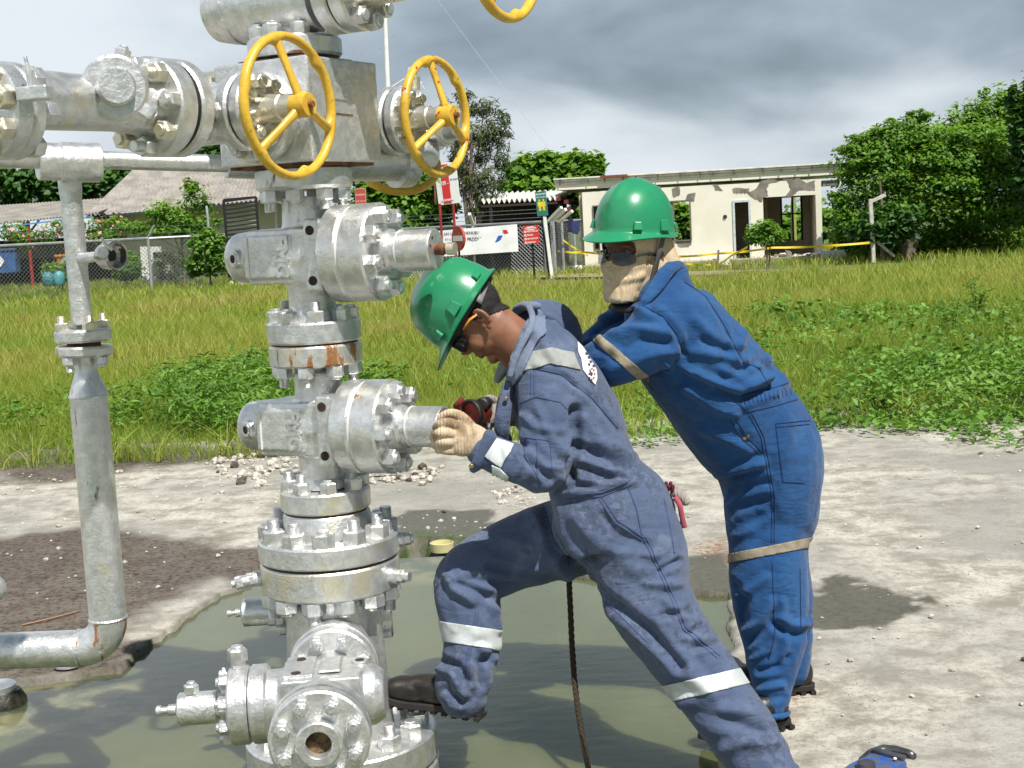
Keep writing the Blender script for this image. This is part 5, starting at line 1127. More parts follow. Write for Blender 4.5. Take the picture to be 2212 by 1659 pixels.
# --- lower side valve pointing at the camera
S0 = P(721, 1429, 3.76); Sd = Vector((.06, -1, 0)).normalized(); zs = S0.z-.01; S0 = Vector((S0.x, S0.y, zs)); Sx = Vector((1, .06, 0)).normalized()
zs2 = P(728, 1492, 3.48).z
MB().lathe(S0-Sd*.10, Sd, [(0, .10), (.07, .112), (.09, .120), (.115, .120), (.118, .114)], 60).build('outlet_pad', M_SIL, wh)
j1 = ring('side_flange', S0+Sd*.045, Sd, .118, .045, M_SIL); bolts(j1, S0+Sd*.068, Sd, .090, 8, 's', M_SILL, .5, x=UP)
def s1(mb): mb.lathe(S0+Sd*.04, Sd, [(0, .060), (.50, .062)], 40)
def s2(mb): mb.lathe(S0+Sd*.26-Sx*.15, Sx, [(0, .080), (.24, .080), (.27, .076), (.295, .060)], 40)
def s3(mb): mb.box(frame(S0+Sd*.26-Sx*.01, Sx, UP), .150, .17, .20)
vb = body('side_valve_body', [s1, s2, s3], M_SIL)
MB().box(frame(S0+Sd*.25-Sx*.065+UP*.079, UP, Sx), .075, .15, .010).build('drilled_pad', M_SIL, vb, 0, .004)
MB().box(frame(S0+Sd*.25+Sx*.012+UP*.082, UP, Sx), .055, .11, .008).build('drilled_pad', M_SIL, vb, 0, .004)
for dx, dy in ((-.065, .20), (-.07, .31), (.085, .24)): MB().lathe(S0+Sd*dy+Sx*dx+UP*.0845, UP, [(-.004, .012), (.0012, .012)], 18).build('drilled_hole', M_HOLE, vb)
MB().lathe(S0+Sd*.24+Sx*.085+UP*.08, UP, [(0, .022), (.005, .020)], 24).build('grease_port', M_SIL, vb)
cs = S0+Sd*.27
d = ring('bonnet_flange', cs-Sx*.165, Sx, .098, .045, M_SIL); d2 = ring('bonnet', cs-Sx*.215, Sx, .098, .050, M_SIL); bolts(d2, cs-Sx*.240, -Sx, .078, 8, 's', M_SILL, .5, x=UP, longs=(2, 3))
MB().lathe(cs, -Sx, [(.238, .040), (.262, .040), (.264, .030), (.272, .030), (.274, .041), (.366, .041), (.370, .037)], 36).build('stem_housing', M_SILL, wh)
MB().lathe(cs, -Sx, [(.368, .014), (.395, .014), (.397, .009), (.412, .009), (.413, .013), (.423, .013), (.427, .008)], 16).build('stem', M_SILL, wh)
plug(cs-Sx*.335+UP*.036, UP, .004, .012, M_SIL, wh); 
plug(cs-Sx*.215+UP*.09, UP, .013, .02, M_SIL, wh); put('nut', nut('m', M_SIL), frame(cs-Sx*.215+UP*.115, UP), wh)
FZ = P(684, 1607, 3.20); j0 = S0+Sd*.50; 
MB().lathe(j0-Sd*.045, Sd, [(0, .112), (.03, .119), (.055, .119)], 60).build('side_flange', M_SIL, wh)
bore = S0+Sd*.56
MB().lathe(bore-Sd*.04, Sd, [(0, .117), (.006, .1185), (.036, .1185), (.04, .113)], 64).build('companion_flange', M_SIL, wh)
def tubering(name, c, d, ri, ro, L, mat, parent=None):
    M = frame(c, d); n = 44; vs = []; fs = []
    pr = [(ro, 0), (ro, L-.004), (ro-.004, L), (ri+.003, L), (ri, L-.004), (ri*.98, 0)]
    for (r_, z_) in pr:
        for k in range(n): vs.append((r_*math.cos(2*math.pi*k/n), r_*math.sin(2*math.pi*k/n), z_))
    for i in range(len(pr)-1):
        for k in range(n): fs.append((i*n+k, i*n+(k+1) % n, (i+1)*n+(k+1) % n, (i+1)*n+k))
    return MB().add(vs, fs, M).build(name, mat, parent or wh, 40)
tr = tubering('bore_ring', bore, Sd, .030, .054, .030, M_SIL); MB().lathe(bore, Sd, [(.0, .031), (.003, .031)], 30).build('bore', pmat('bore_rust', (.16, .10, .045), .9, 0, .4, 60, .6, .004, 80, col2=(.03, .02, .012)), tr)
bolts(tr, bore, Sd, .088, 8, 's', M_SILL, .5, x=UP)
# small rear valve peeping out on the left of the spool, flange on the right
cr2 = P(575, 1320, 4.12)
rv = MB().lathe(cr2+Vector((.09, 0, 0)), (-1, -.03, 0), [(0, .05), (.05, .05), (.052, .020), (.06, .020), (.062, .041), (.155, .041), (.158, .036)], 32).build('rear_stem_housing', M_SIL, wh)
MB().lathe(cr2-Vector((.068, .002, 0)), (-1, -.03, 0), [(0, .012), (.022, .013), (.024, .007), (.036, .007), (.037, .010), (.046, .010)], 12).build('stem', M_SILR, wh)
for dx, dy in ((38, 18), (44, 38), (20, 18)): put('nut', nut('s', M_SIL), frame(P(575+dx, 1320+dy, 4.08), (-1, 0, 0)), rv)
ring('rear_flange', P(832, 1315, 4.12), (1, .1, 0), .085, .04, M_SILR)
plug(P(826, 1275, 4.05), (0, -.2, -1), .014, .03, M_SIL, wh)

# ================================================================ flow line on the left
fl_ = thing('flow_pipe', P(230, 1400, 3.84), 'silver flow pipe with a bolted flange joint and rusty elbow left of the wellhead', 'pipe')
p0 = P(153, 420, 3.76); 
def zcol(y):
    lo, hi = -1.5, 4.0
    for _ in range(40):
        mz = (lo+hi)/2
        if PJ((p0.x, p0.y, mz))[1] > y: lo = mz
        else: hi = mz
    return (lo+hi)/2
def C_(y): return Vector((p0.x, p0.y, zcol(y)))
zf_ = lambda y: zcol(y)
MB().lathe(C_(700), UP, [(0, .028), (zf_(430)-zf_(700), .0285), (zf_(405)-zf_(700), .031), (zf_(390)-zf_(700), .031), (zf_(380)-zf_(700), .026)], 32).build('riser', M_SILL, fl_)
cT = P(152, 350, 3.72); dT = (P(520, 354, 3.93)-P(200, 345, 3.74)).normalized()
MB().lathe(cT-dT*.085, dT, [(0, .046), (.003, .050), (.058, .050), (.060, .053), (.160, .053), (.164, .048)], 40).build('tee_collar', M_SIL, fl_)
MB().tube([P(205, 345, 3.74), P(350, 350, 3.83), P(500, 354, 3.92)], .0245, 24).build('crossover_pipe', M_SIL, fl_)
MB().tube([P(125, 342, 3.70), P(-60, 336, 3.58)], .030, 24).build('crossover_pipe', M_SIL, fl_)
MB().lathe(P(486, 351, 3.93), dT, [(0, .040), (.003, .044), (.10, .046)], 32).build('end_collar', M_SIL, fl_)
fa_ = ring('pipe_flange', C_(724), UP, .0765, zf_(711)-zf_(738), M_SILL, parent=fl_); bolts(fa_, C_(711), UP, .058, 4, 's', M_SILC, .4, longs=(0, 1, 2, 3))
MB().lathe(C_(749), UP, [(0, .045), (.03, .045)], 30).build('gasket_ring', M_RUST, fl_); 
tilt = Vector((.04, 0, 1)); fb_ = ring('pipe_flange', C_(757), tilt, .0765, zf_(745)-zf_(768), M_SILM, parent=fl_); bolts(fb_, C_(769), -tilt, .058, 4, 's', M_SILR, .3, longs=(1, 2))
MB().lathe(C_(775), -UP, [(-.012, .036), (.0, .033), (.028, .030), (.045, .034), (.085, .048), (.10, .0515)], 36).build('reducer', M_SILR, fl_)
MB().lathe(C_(852), -UP, [(0, .0525), (.004, .054), (.008, .0525)], 36).build('weld_bead', M_SILL, fl_)
zl_ = zf_(852); zb_2 = zf_(1335); MB().lathe(C_(852), -UP, [(.004, .0512), (zl_-zb_2, .0512)], 40).build('lower_pipe', silver('silver_pipe_streaked', .24, .1, .38), fl_)
MB().lathe(Vector((p0.x, p0.y, zb_2)), -UP, [(-.004, .052), (0, .0545), (.005, .052)], 40).build('weld_bead', M_SILL, fl_)
el = []; rb = .082; dz_ = Vector((-1, -.02, 0.0)).normalized()
for i in range(13):
    a = math.pi/2*i/12; el.append(Vector((p0.x, p0.y, zb_2))+dz_*(rb*(1-math.cos(a)))-UP*(rb*math.sin(a)))
MB().tube(el, .0518, 36).build('elbow', silver('silver_elbow_rusty', .48), fl_)
q = el[-1]; MB().tube([q, q+dz_*.008], .0545, 36).build('weld_bead', M_SILL, fl_); MB().tube([q, q+dz_*1.6+UP*.035], .0512, 40).build('outgoing_pipe', M_SIL, fl_)
# pressure gauge on the riser
qg = C_(560); ga = thing; st_ = P(203, 560, 3.70)
gs = MB().tube([qg, P(215, 553, 3.70), P(228, 551, 3.68)], [.016, .013, .010], 14).build('gauge_stub', M_SILR, fl_)
gd = Vector((.80, -.45, -.05)); gc = P(236, 552, 3.66); M = frame(gc, gd)
pr = [(-.034, .012), (-.03, .026), (-.012, .036), (.022, .038), (.026, .040), (.030, .038), (.029, .033), (.008, .029), (.007, .001)]
gg = MB().lathe(gc, gd, pr, 36, False).build('gauge', pmat('polished_steel', (.62, .62, .60), .22, .95, .2, 30), fl_)
MB().lathe(gc, gd, [(.0085, .015), (.011, .015)], 24).build('gauge_face', M_BLACK, gg)
MB().tube([P(219, 513, 3.60), P(230, 530, 3.60), P(243, 540, 3.60)], .0045, 8).build('gauge_handle', M_SILC, gg); MB().lathe(P(222, 545, 3.62), (.3, -1, 0), [(0, .016), (.02, .014)], 16).build('gauge_knob', M_SILR, gg)
# bits at the left frame edge
t = thing('ball_valve', P(-14, 1275, 3.4), 'silver rounded valve end cut off by the left edge', 'valve'); qv = P(-16, 1273, 3.4)
MB().ell((0, 0, 0), (.033, .034, .036), Matrix.Translation(qv)).build('ball', M_SIL, t, 180); MB().tube([qv, qv+Vector((-.3, 0, 0))], .024, 20).build('pipe_end', M_SIL, t)
t = thing('sunken_pipe', P(5, 1500, 3.9), 'dark slimy pipe end standing in the water at the left edge', 'pipe'); qv = G(8, 1545, -.06)
MB().lathe(qv, (0, .05, 1), [(-.2, .085), (.0, .085), (.06, .080), (.09, .062), (.092, .0)], 32).build('stub', pmat('slimy_iron', (.05, .05, .03), .45, .2, .4, 20, .5, .005, 50), t); MB().lathe(qv+Vector((-.02, 0, .09)), (0, 0, 1), [(0, .07), (.02, .07)], 24).build('cap', M_SILR, t)
t = MB().lathe(G(148, 1440, .006), UP, [(0, .04), (.004, .05), (.010, .05), (.014, .04)], 32).build('metal_disc', M_SILM, None); tag(t, 'thin metal disc lying on the slab under the pipe elbow', 'disc')
o = MB().tube([G(48, 1350, .004), G(100, 1338, .012), G(163, 1322, .006)], .004, 5).build('twig', pmat('twig_brown', (.35, .20, .11), .8), None); tag(o, 'long thin brown twig on the oily slab at left', 'twig')
o = MB().tube([G(492, 953, .01), G(512, 965, .02), G(538, 980, .01)], [(.03, .006), (.045, .008), (.03, .006)], 6).build('plank_piece', M_WOOD, None); tag(o, 'flat broken piece of wood at the grass edge left of the lower valve', 'wood')
# pale limestone chips and pebbles on the slab
cx_ = []; r = np.random.default_rng(88)
def stones(poly, n, smin, smax, seed):
    q = [G(a, b).xy for a, b in poly]; rr = random.Random(seed); out = []; lo = [min(v[i] for v in q) for i in (0, 1)]; hi = [max(v[i] for v in q) for i in (0, 1)]
    while len(out) < n:
        x = rr.uniform(lo[0], hi[0]); y = rr.uniform(lo[1], hi[1])
        if sdpoly(np.array([x]), np.array([y]), q)[0] > 0 and sdpoly(np.array([x]), np.array([y]), POOL)[0] < -.04: out.append((x, y, rr.uniform(smin, smax)*rr.choice((.6, .8, 1, 1.5))))
    return out
LST = stones([(460, 985), (640, 975), (640, 1040), (560, 1060), (460, 1030)], 120, .012, .028, 1)+stones([(770, 1010), (960, 1010), (930, 1050), (780, 1045)], 90, .010, .026, 2)+stones([(1060, 1060), (1140, 1050), (1150, 1090), (1090, 1100)], 70, .006, .013, 3)+stones([(-50, 1000), (640, 1000), (640, 1150), (-50, 1170)], 150, .006, .014, 4)+stones([(860, 985), (2240, 985), (2240, 1640), (1600, 1640), (1560, 1240), (860, 1080)], 260, .004, .009, 5)+stones([(0, 1150), (560, 1150), (470, 1280), (0, 1300)], 40, .005, .011, 6)+stones([(860, 1105), (1050, 1105), (1080, 1160), (870, 1170)], 26, .006, .012, 7)
shp = []
for s in range(6):
    bm = bmesh.new(); bmesh.ops.create_icosphere(bm, subdivisions=1, radius=1)
    rr = random.Random(s)
    for v in bm.verts: v.co = Vector((v.co.x*rr.uniform(.7, 1.3), v.co.y*rr.uniform(.7, 1.2), v.co.z*rr.uniform(.45, .9)))
    me = D.meshes.new('stone'); bm.to_mesh(me); bm.free(); shp.append(me)
M_STONE = pmat('limestone', (.58, .55, .48), .9, 0, .15, 40, .3, .002, 120, col2=(.34, .31, .26)); M_STONED = pmat('dark_stone', (.12, .09, .075), .9, 0, .2, 40)
for s in shp: s.materials.append(M_STONE)
big = sorted(LST, key=lambda s: -s[2]/s[1])[:230]; small = [s for s in LST if s not in big]; rr = random.Random(4)
for x, y, s in big:
    o = D.objects.new('pebble', rr.choice(shp)); SC.collection.objects.link(o); o.location = (x, y, s*.45); o.rotation_euler = (rr.uniform(-.3, .3), rr.uniform(-.3, .3), rr.uniform(0, 6)); o.scale = (s, s, s)
    if rr.random() < .14:
        o.data = o.data.copy(); o.data.materials.clear(); o.data.materials.append(M_STONED); tag(o, 'dark stone chip among the pale ones on the slab', 'stone', 'stone chips on the slab')
    else: tag(o, 'pale limestone chip lying on the slab', 'stone', 'stone chips on the slab')
mb = MB()
for x, y, s in small:
    mb.ell((0, 0, 0), (s, s*rr.uniform(.6, 1), s*.6), Matrix.Translation((x, y, s*.4)) @ Matrix.Rotation(rr.uniform(0, 3), 4, 'Z'), 5, 4)
o = mb.build('gravel', M_STONE, None, 0); tag(o, 'fine grit scattered over the slab', 'gravel', kind='stuff')
# floating ring and rope
o = MB(); qv = G(955, 1181, -.03); n = 40; pr = [(.058, -.02), (.060, .022), (.056, .024), (.054, .0), (.054, -.02)]; vs = []; fs = []
for r_, z_ in pr: vs += [(r_*math.cos(2*math.pi*k/n), r_*math.sin(2*math.pi*k/n), z_) for k in range(n)]
for i in range(4): fs += [(i*n+k, i*n+(k+1) % n, (i+1)*n+(k+1) % n, (i+1)*n+k) for k in range(n)]
vs2 = [(.055*math.cos(2*math.pi*k/n), .055*math.sin(2*math.pi*k/n), -.004) for k in range(n)]; o.add(vs, fs, Matrix.Translation(qv)).add(vs2, [tuple(range(n))], Matrix.Translation(qv))
tag(o.build('jar_lid', pmat('yellow_plastic', (.62, .56, .30), .4, 0, .08, 20), None, 40), 'upturned pale yellow lid floating in shallow water', 'lid')
rp = []; P0 = [(1228, 1225, 4.05), (1231, 1290, 4.05), (1235, 1380, 4.03), (1240, 1460, 4.0), (1248, 1530, 3.95), (1258, 1588, 3.92)]
pts = [P(*q) for q in P0]; Ls = []
for i in range(len(pts)-1):
    for k in range(14): Ls.append(pts[i].lerp(pts[i+1], k/14))
Ls.append(pts[-1]); Ls.append(pts[-1]+Vector((.02, 0, -.15)))
mb = MB()
for s in range(3):
    mb.tube([q+Vector((math.cos(i*.85+s*2.094), math.sin(i*.85+s*2.094), 0))*.0042 for i, q in enumerate(Ls)], .0052, 7)
tag(mb.build('rope', pmat('dark_rope', (.045, .03, .018), .9, 0, .3, 200, .4, .002, 300), None, 180), 'dark twisted rope hanging into the water behind the bent worker', 'rope')
# ================================================================ people
VIEW = FW
def catmull(st, k=5):
    A = np.array(st, float); out = []
    for i in range(len(A)-1):
        p0 = A[max(i-1, 0)]; p1 = A[i]; p2 = A[i+1]; p3 = A[min(i+2, len(A)-1)]
        for j in range(k):
            t = j/k; out.append(.5*((2*p1)+(p2-p0)*t+(2*p0-5*p1+4*p2-p3)*t*t+(3*p1-p0-3*p2+p3)*t**3))
    out.append(A[-1]); return out
def limb(mb, st, n=30, pw=2.2, scale=1.0, k=5):
    """closed tapering tube through stations (px, py, depth, half width px, half depth m)"""
    S = catmull(st, k); C = [P(s[0], s[1], s[2]) for s in S]; m = len(S); rings = []
    for i in range(m):
        t = (C[min(i+1, m-1)]-C[max(i-1, 0)]).normalized(); v = (VIEW-t*VIEW.dot(t)).normalized(); s = t.cross(v)
        rings.append((C[i], s, v, S[i][3]*S[i][2]/FPX*scale, S[i][4]*scale, t))
    full = []
    for f, e in ((0, -1), (m-1, 1)):
        c, s, v, a, b, t = rings[f]; cap = [(c+t*e*min(a, b)*math.sin(q)*.8, s, v, a*math.cos(q), b*math.cos(q), t) for q in (1.45, 1.2, .85, .45)]
        full.append(cap if f == 0 else cap[::-1])
    rr = full[0]+rings+full[1]; vs = []; fs = []
    for c, s, v, a, b, t in rr:
        for k_ in range(n):
            q = 2*math.pi*k_/n; x = math.copysign(abs(math.cos(q))**(2/pw), math.cos(q)); y = math.copysign(abs(math.sin(q))**(2/pw), math.sin(q))
            vs.append(c+s*(a*x)+v*(b*y))
    M_ = len(rr)
    for i in range(M_-1):
        for k_ in range(n): fs.append((i*n+k_, (i+1)*n+k_, (i+1)*n+(k_+1) % n, i*n+(k_+1) % n))
    fs.append(tuple(range(n))); fs.append(tuple((M_-1)*n+k_ for k_ in range(n))[::-1]); mb.add(vs, fs); return mb
def voxmesh(mb, vox, sit, fac=.5):
    bm_ = mb.mesh('tmp'); o = D.objects.new('tmp', bm_); SC.collection.objects.link(o)
    bm = bmesh.new(); bm.from_mesh(bm_); bmesh.ops.recalc_face_normals(bm, faces=bm.faces[:]); bm.to_mesh(bm_); bm.free()
    a = o.modifiers.new('r', 'REMESH'); a.mode = 'VOXEL'; a.voxel_size = vox
    b = o.modifiers.new('s', 'SMOOTH'); b.iterations = sit; b.factor = fac
    dg = bpy.context.evaluated_depsgraph_get(); me = D.meshes.new_from_object(o.evaluated_get(dg)); D.objects.remove(o); me.materials.clear(); return me
def getv(me): a = np.empty(len(me.vertices)*3, np.float32); me.vertices.foreach_get('co', a); return a.reshape(-1, 3).astype(float)
def getn(me): a = np.empty(len(me.vertices)*3, np.float32); me.vertices.foreach_get('normal', a); return a.reshape(-1, 3).astype(float)
def setv(me, V): me.vertices.foreach_set('co', V.astype(np.float32).ravel()); me.update()
def polyd(px, py, pl):
    d = np.full(px.shape, 1e9)
    for (ax, ay), (bx, by) in zip(pl[:-1], pl[1:]):
        ex, ey = bx-ax, by-ay; t = np.clip(((px-ax)*ex+(py-ay)*ey)/(ex*ex+ey*ey+1e-9), 0, 1); d = np.minimum(d, np.hypot(px-ax-ex*t, py-ay-ey*t))
    return d
def crumple(me, folds, amp=.004, seed=0, dmax=None):
    V = getv(me); N = getn(me); px, py, dd = PJn(V); fc = np.clip(-(N@np.array(VIEW))*2.5+.1, 0, 1); disp = np.zeros(len(V))
    for f in folds:
        pl, w_, a = f[0], f[1], f[2]; d = polyd(px, py, pl)
        q = a*(np.exp(-(d/w_)**2)-.45*np.exp(-((d-1.9*w_)/w_)**2)) if a > 0 else a*np.exp(-(d/w_)**2)-a*.35*np.exp(-((d-2.0*w_)/w_)**2)
        disp += q*fc
    o = Vector((seed*3.1, seed*1.7, 0)); nz = np.empty(len(V))
    for i, v in enumerate(V):
        p = Vector(v); q = noise.noise_vector(p*5+o)*.18; p2 = p+q
        nz[i] = (1-abs(noise.noise(Vector((p2.x*9, p2.y*9, p2.z*9))+o)*2.2))*.75+.35*noise.noise(p*24+o)
    disp += amp*(nz-.35); setv(me, V+N*disp[:, None]); return me
def child(name, me, mat, parent, smooth=180):
    me.transform(Matrix.Translation(-offof(parent))); o = linkmesh(name, me, mat, parent, smooth); return o
def bvh(me): return BVHTree.FromPolygons([v.co for v in me.vertices], [p.vertices for p in me.polygons])
def hit(tr, x, y):
    r_ = ray(x, y).normalized(); h = tr.ray_cast(C0, r_)
    return (h[0], h[1]) if h[0] is not None else (None, None)
def seam(tr, pts, mat, parent, rad=.0018, name='seam', lift=.0004, maxjump=.06):
    L = []; last = None; runs = []
    for (a, b), (c, d) in zip(pts[:-1], pts[1:]):
        n = max(2, int(math.hypot(c-a, d-b)/4))
        for i in range(n):
            h, nn = hit(tr, a+(c-a)*i/n, b+(d-b)*i/n)
            if h is None or (last is not None and (h-last).length > maxjump):
                if len(L) > 2: runs.append(L)
                L = []; last = h if h is not None else None
                if h is not None: L = [h+nn*lift]
                continue
            last = h; L.append(h+nn*lift)
    if len(L) > 2: runs.append(L)
    mb = MB()
    for r_ in runs: mb.tube(r_, rad, 5)
    if mb.v: return mb.build(name, mat, parent, 180)
def decal(tr, poly, mat, parent, name, thick=.003, step=3.0):
    xs_ = [p[0] for p in poly]; ys_ = [p[1] for p in poly]; bm = bmesh.new(); g = {}
    x0, y0 = min(xs_), min(ys_); nx = int((max(xs_)-x0)/step)+1; ny = int((max(ys_)-y0)/step)+1
    vs = [bm.verts.new((x, y, 0)) for x, y in poly]; f = bm.faces.new(vs)
    for i in range(nx+1): bmesh.ops.bisect_plane(bm, geom=bm.faces[:]+bm.edges[:]+bm.verts[:], plane_co=(x0+i*step+.01, 0, 0), plane_no=(1, 0, 0))
    for j in range(ny+1): bmesh.ops.bisect_plane(bm, geom=bm.faces[:]+bm.edges[:]+bm.verts[:], plane_co=(0, y0+j*step+.01, 0), plane_no=(0, 1, 0))
    bad = []; dl = None
    for v in bm.verts:
        h, n = hit(tr, v.co.x, v.co.y)
        if h is None: bad.append(v); continue
        v.co = h+n*thick
    bmesh.ops.delete(bm, geom=bad, context='VERTS')
    ln = [e for e in bm.edges if e.calc_length() > .05]; bmesh.ops.delete(bm, geom=ln, context='EDGES')
    bmesh.ops.recalc_face_normals(bm, faces=bm.faces[:])
    me = D.meshes.new(name); bm.to_mesh(me); bm.free()
    o = child(name, me, mat, parent); s = o.modifiers.new('s', 'SOLIDIFY'); s.thickness = thick*.9; s.offset = 0; return o
def band(me, l1, l2, mat, parent, name='reflective_band', bbox=None, dr=None, thick=.0022):
    """cloth tape wrapped round a limb: the slice of the garment between two planes through the camera"""
    bm = bmesh.new(); bm.from_mesh(me); bm.normal_update(); V = getv(me); px, py, dd = PJn(V)
    x0, y0, x1, y1 = bbox; d0, d1 = dr; keep = (px > x0) & (px < x1) & (py > y0) & (py < y1) & (dd > d0) & (dd < d1)
    bm.verts.ensure_lookup_table(); nrm = getn(me); bmesh.ops.delete(bm, geom=[v for v in bm.verts if not keep[v.index]], context='VERTS')
    def pl(l):
        a, b = ray(*l[0]), ray(*l[1]); return a.cross(b).normalized()
    n1, n2 = pl(l1), pl(l2); mid = ray((l1[0][0]+l2[1][0]+l1[1][0]+l2[0][0])/4, (l1[0][1]+l2[1][1]+l1[1][1]+l2[0][1])/4)
    for n in (n1, n2):
        if mid.dot(n) < 0: n = -n
        bmesh.ops.bisect_plane(bm, geom=bm.faces[:]+bm.edges[:]+bm.verts[:], plane_co=C0, plane_no=n, clear_inner=True)
    bm.normal_update()
    for v in bm.verts: v.co += v.normal*thick
    m2 = D.meshes.new(name); bm.to_mesh(m2); bm.free(); o = child(name, m2, mat, parent); s = o.modifiers.new('s', 'SOLIDIFY'); s.thickness = thick; s.offset = -.2; return o
def clothmat(name, c1, c2, c3, stain, wscale=650, fade=.5, dirt=.5):
    m, t, b = newmat(name); p = t.pos(); n1 = t.noise(p, 5.5, 5, .6); n2 = t.noise(p, 9, 6, .7); n3 = t.noise(p, 170, 3, .6)
    c = t.mix(t.ramp(n1, .35, .65), c1, c2); c = t.mix(t.math('MULTIPLY', t.ramp(n2, .50, .68), fade), c, c3)
    c = t.mix(t.math('MULTIPLY', t.ramp(t.math('MULTIPLY', t.noise(p, 60, 4, .6), t.ramp(n1, .3, .6)), .42, .50), dirt), c, stain)
    c = t.mix(t.math('MULTIPLY', n3, .25), c, c3)
    t.set(b.inputs['Base Color'], c); b.inputs['Roughness'].default_value = .88; b.inputs['Specular IOR Level'].default_value = .2
    b.inputs['Sheen Weight'].default_value = .15; b.inputs['Sheen Roughness'].default_value = .5
    bump(t, b, t.math('ADD', t.math('ADD', t.noise(p, wscale, 2), t.math('MULTIPLY', t.noise(p, 40, 5, .6), 1.8)), t.math('MULTIPLY', t.noise(t.scale(p, (1, 1, 2.6)), 13, 3, .5, 1.2), 4.0)), .5, .003); return m
M_COV1 = clothmat('faded_blue_cotton', (.052, .078, .150), (.086, .118, .205), (.165, .20, .285), (.022, .028, .045), 650, .45, .5)
M_COV2 = clothmat('royal_blue_cotton', (.009, .052, .165), (.015, .082, .235), (.038, .122, .285), (.015, .045, .11), 650, .4, .35)
M_SEAM1 = pmat('faded_seam', (.055, .08, .19), .9, 0, .1, 30, 0); M_SEAM2 = pmat('dark_seam', (.006, .03, .11), .9, 0, .1, 30, 0)
M_REFL = pmat('reflective_tape', (.60, .64, .66), .45, .1, .12, 18, .4, .003, 60, col2=(.45, .48, .48)); M_REFLG = pmat('worn_grey_tape', (.30, .32, .31), .7, 0, .12, 30, .4, .003, 60); M_REFLB = pmat('dirty_tan_tape', (.30, .26, .19), .8, 0, .2, 25, .4, .003, 60, col2=(.20, .17, .12))
M_LEATH = pmat('worn_black_leather', (.010, .0095, .009), .42, 0, .2, 18, .5, .003, 60, col2=(.024, .020, .016))
M_SOLE = pmat('boot_sole', (.025, .022, .02), .7, 0, .2, 20)
def skinmat(name, c1, c2):
    m, t, b = newmat(name); p = t.pos(); t.set(b.inputs['Base Color'], t.mix(t.ramp(t.noise(p, 18, 4), .35, .65), c1, c2)); b.inputs['Roughness'].default_value = .5
    b.inputs['Subsurface Weight'].default_value = .12; b.inputs['Subsurface Radius'].default_value = (.01, .004, .002); b.inputs['Subsurface Scale'].default_value = .6
    bump(t, b, t.noise(p, 260, 4), .2, .001); return m
M_SKIN = skinmat('tanned_skin', (.19, .078, .042), (.27, .118, .066)); M_SKIND = skinmat('dark_skin', (.16, .065, .035), (.22, .095, .05))
def knit(name, c1, c2, dirtc, dirt):
    m, t, b = newmat(name); tc = t.new('ShaderNodeTexCoord').outputs['Object']; p = t.pos()
    wv = t.new('ShaderNodeTexWave', wave_type='BANDS', bands_direction='X', i_Scale=36.0, i_Distortion=.35, i_Detail=1.0); t.l.new(tc, wv.inputs['Vector'])
    c = t.mix(t.ramp(t.noise(p, 30, 4), .35, .65), c1, c2); c = t.mix(t.math('MULTIPLY', t.ramp(t.noise(p, 17, 5, .6), .48, .66), dirt), c, dirtc)
    c = t.mix(t.math('MULTIPLY', t.ramp(wv.outputs[1], .0, .5, 1, 0), .22), c, tuple(q*.6 for q in c1))
    t.set(b.inputs['Base Color'], c); b.inputs['Roughness'].default_value = .95; bump(t, b, t.math('ADD', wv.outputs[1], t.noise(p, 300, 3)), .7, .002); return m
M_KNIT = knit('beige_knit', (.56, .43, .27), (.66, .52, .35), (.46, .34, .20), .3); M_GLOVE = knit('dirty_cotton_glove', (.50, .38, .25), (.60, .48, .34), (.16, .09, .04), .75); M_GLOVG = knit('grey_cotton_glove', (.30, .27, .25), (.38, .34, .31), (.16, .12, .10), .6)
def hatmat():
    m, t, b = newmat('green_hard_hat'); p = t.pos(); t.set(b.inputs['Base Color'], t.mix(t.math('MULTIPLY', t.ramp(t.noise(p, 30, 5, .6), .55, .72), .5), (.018, .235, .105), (.03, .17, .09)))
    b.inputs['Roughness'].default_value = .30; b.inputs['Coat Weight'].default_value = .25; bump(t, b, t.noise(p, 35, 4), .12, .003); return m
M_HAT = hatmat(); M_HAIR = pmat('black_hair', (.016, .013, .012), .75, 0, .4, 60, .9, .004, 260)
m, t, b = newmat('tinted_lens'); b.inputs['Base Color'].default_value = (.015, .015, .02, 1); b.inputs['Roughness'].default_value = .06; b.inputs['Alpha'].default_value = .86; M_LENS = m
m, t, b = newmat('clear_lens'); b.inputs['Base Color'].default_value = (.07, .08, .12, 1); b.inputs['Roughness'].default_value = .06; b.inputs['Alpha'].default_value = .5; M_LENSC = m
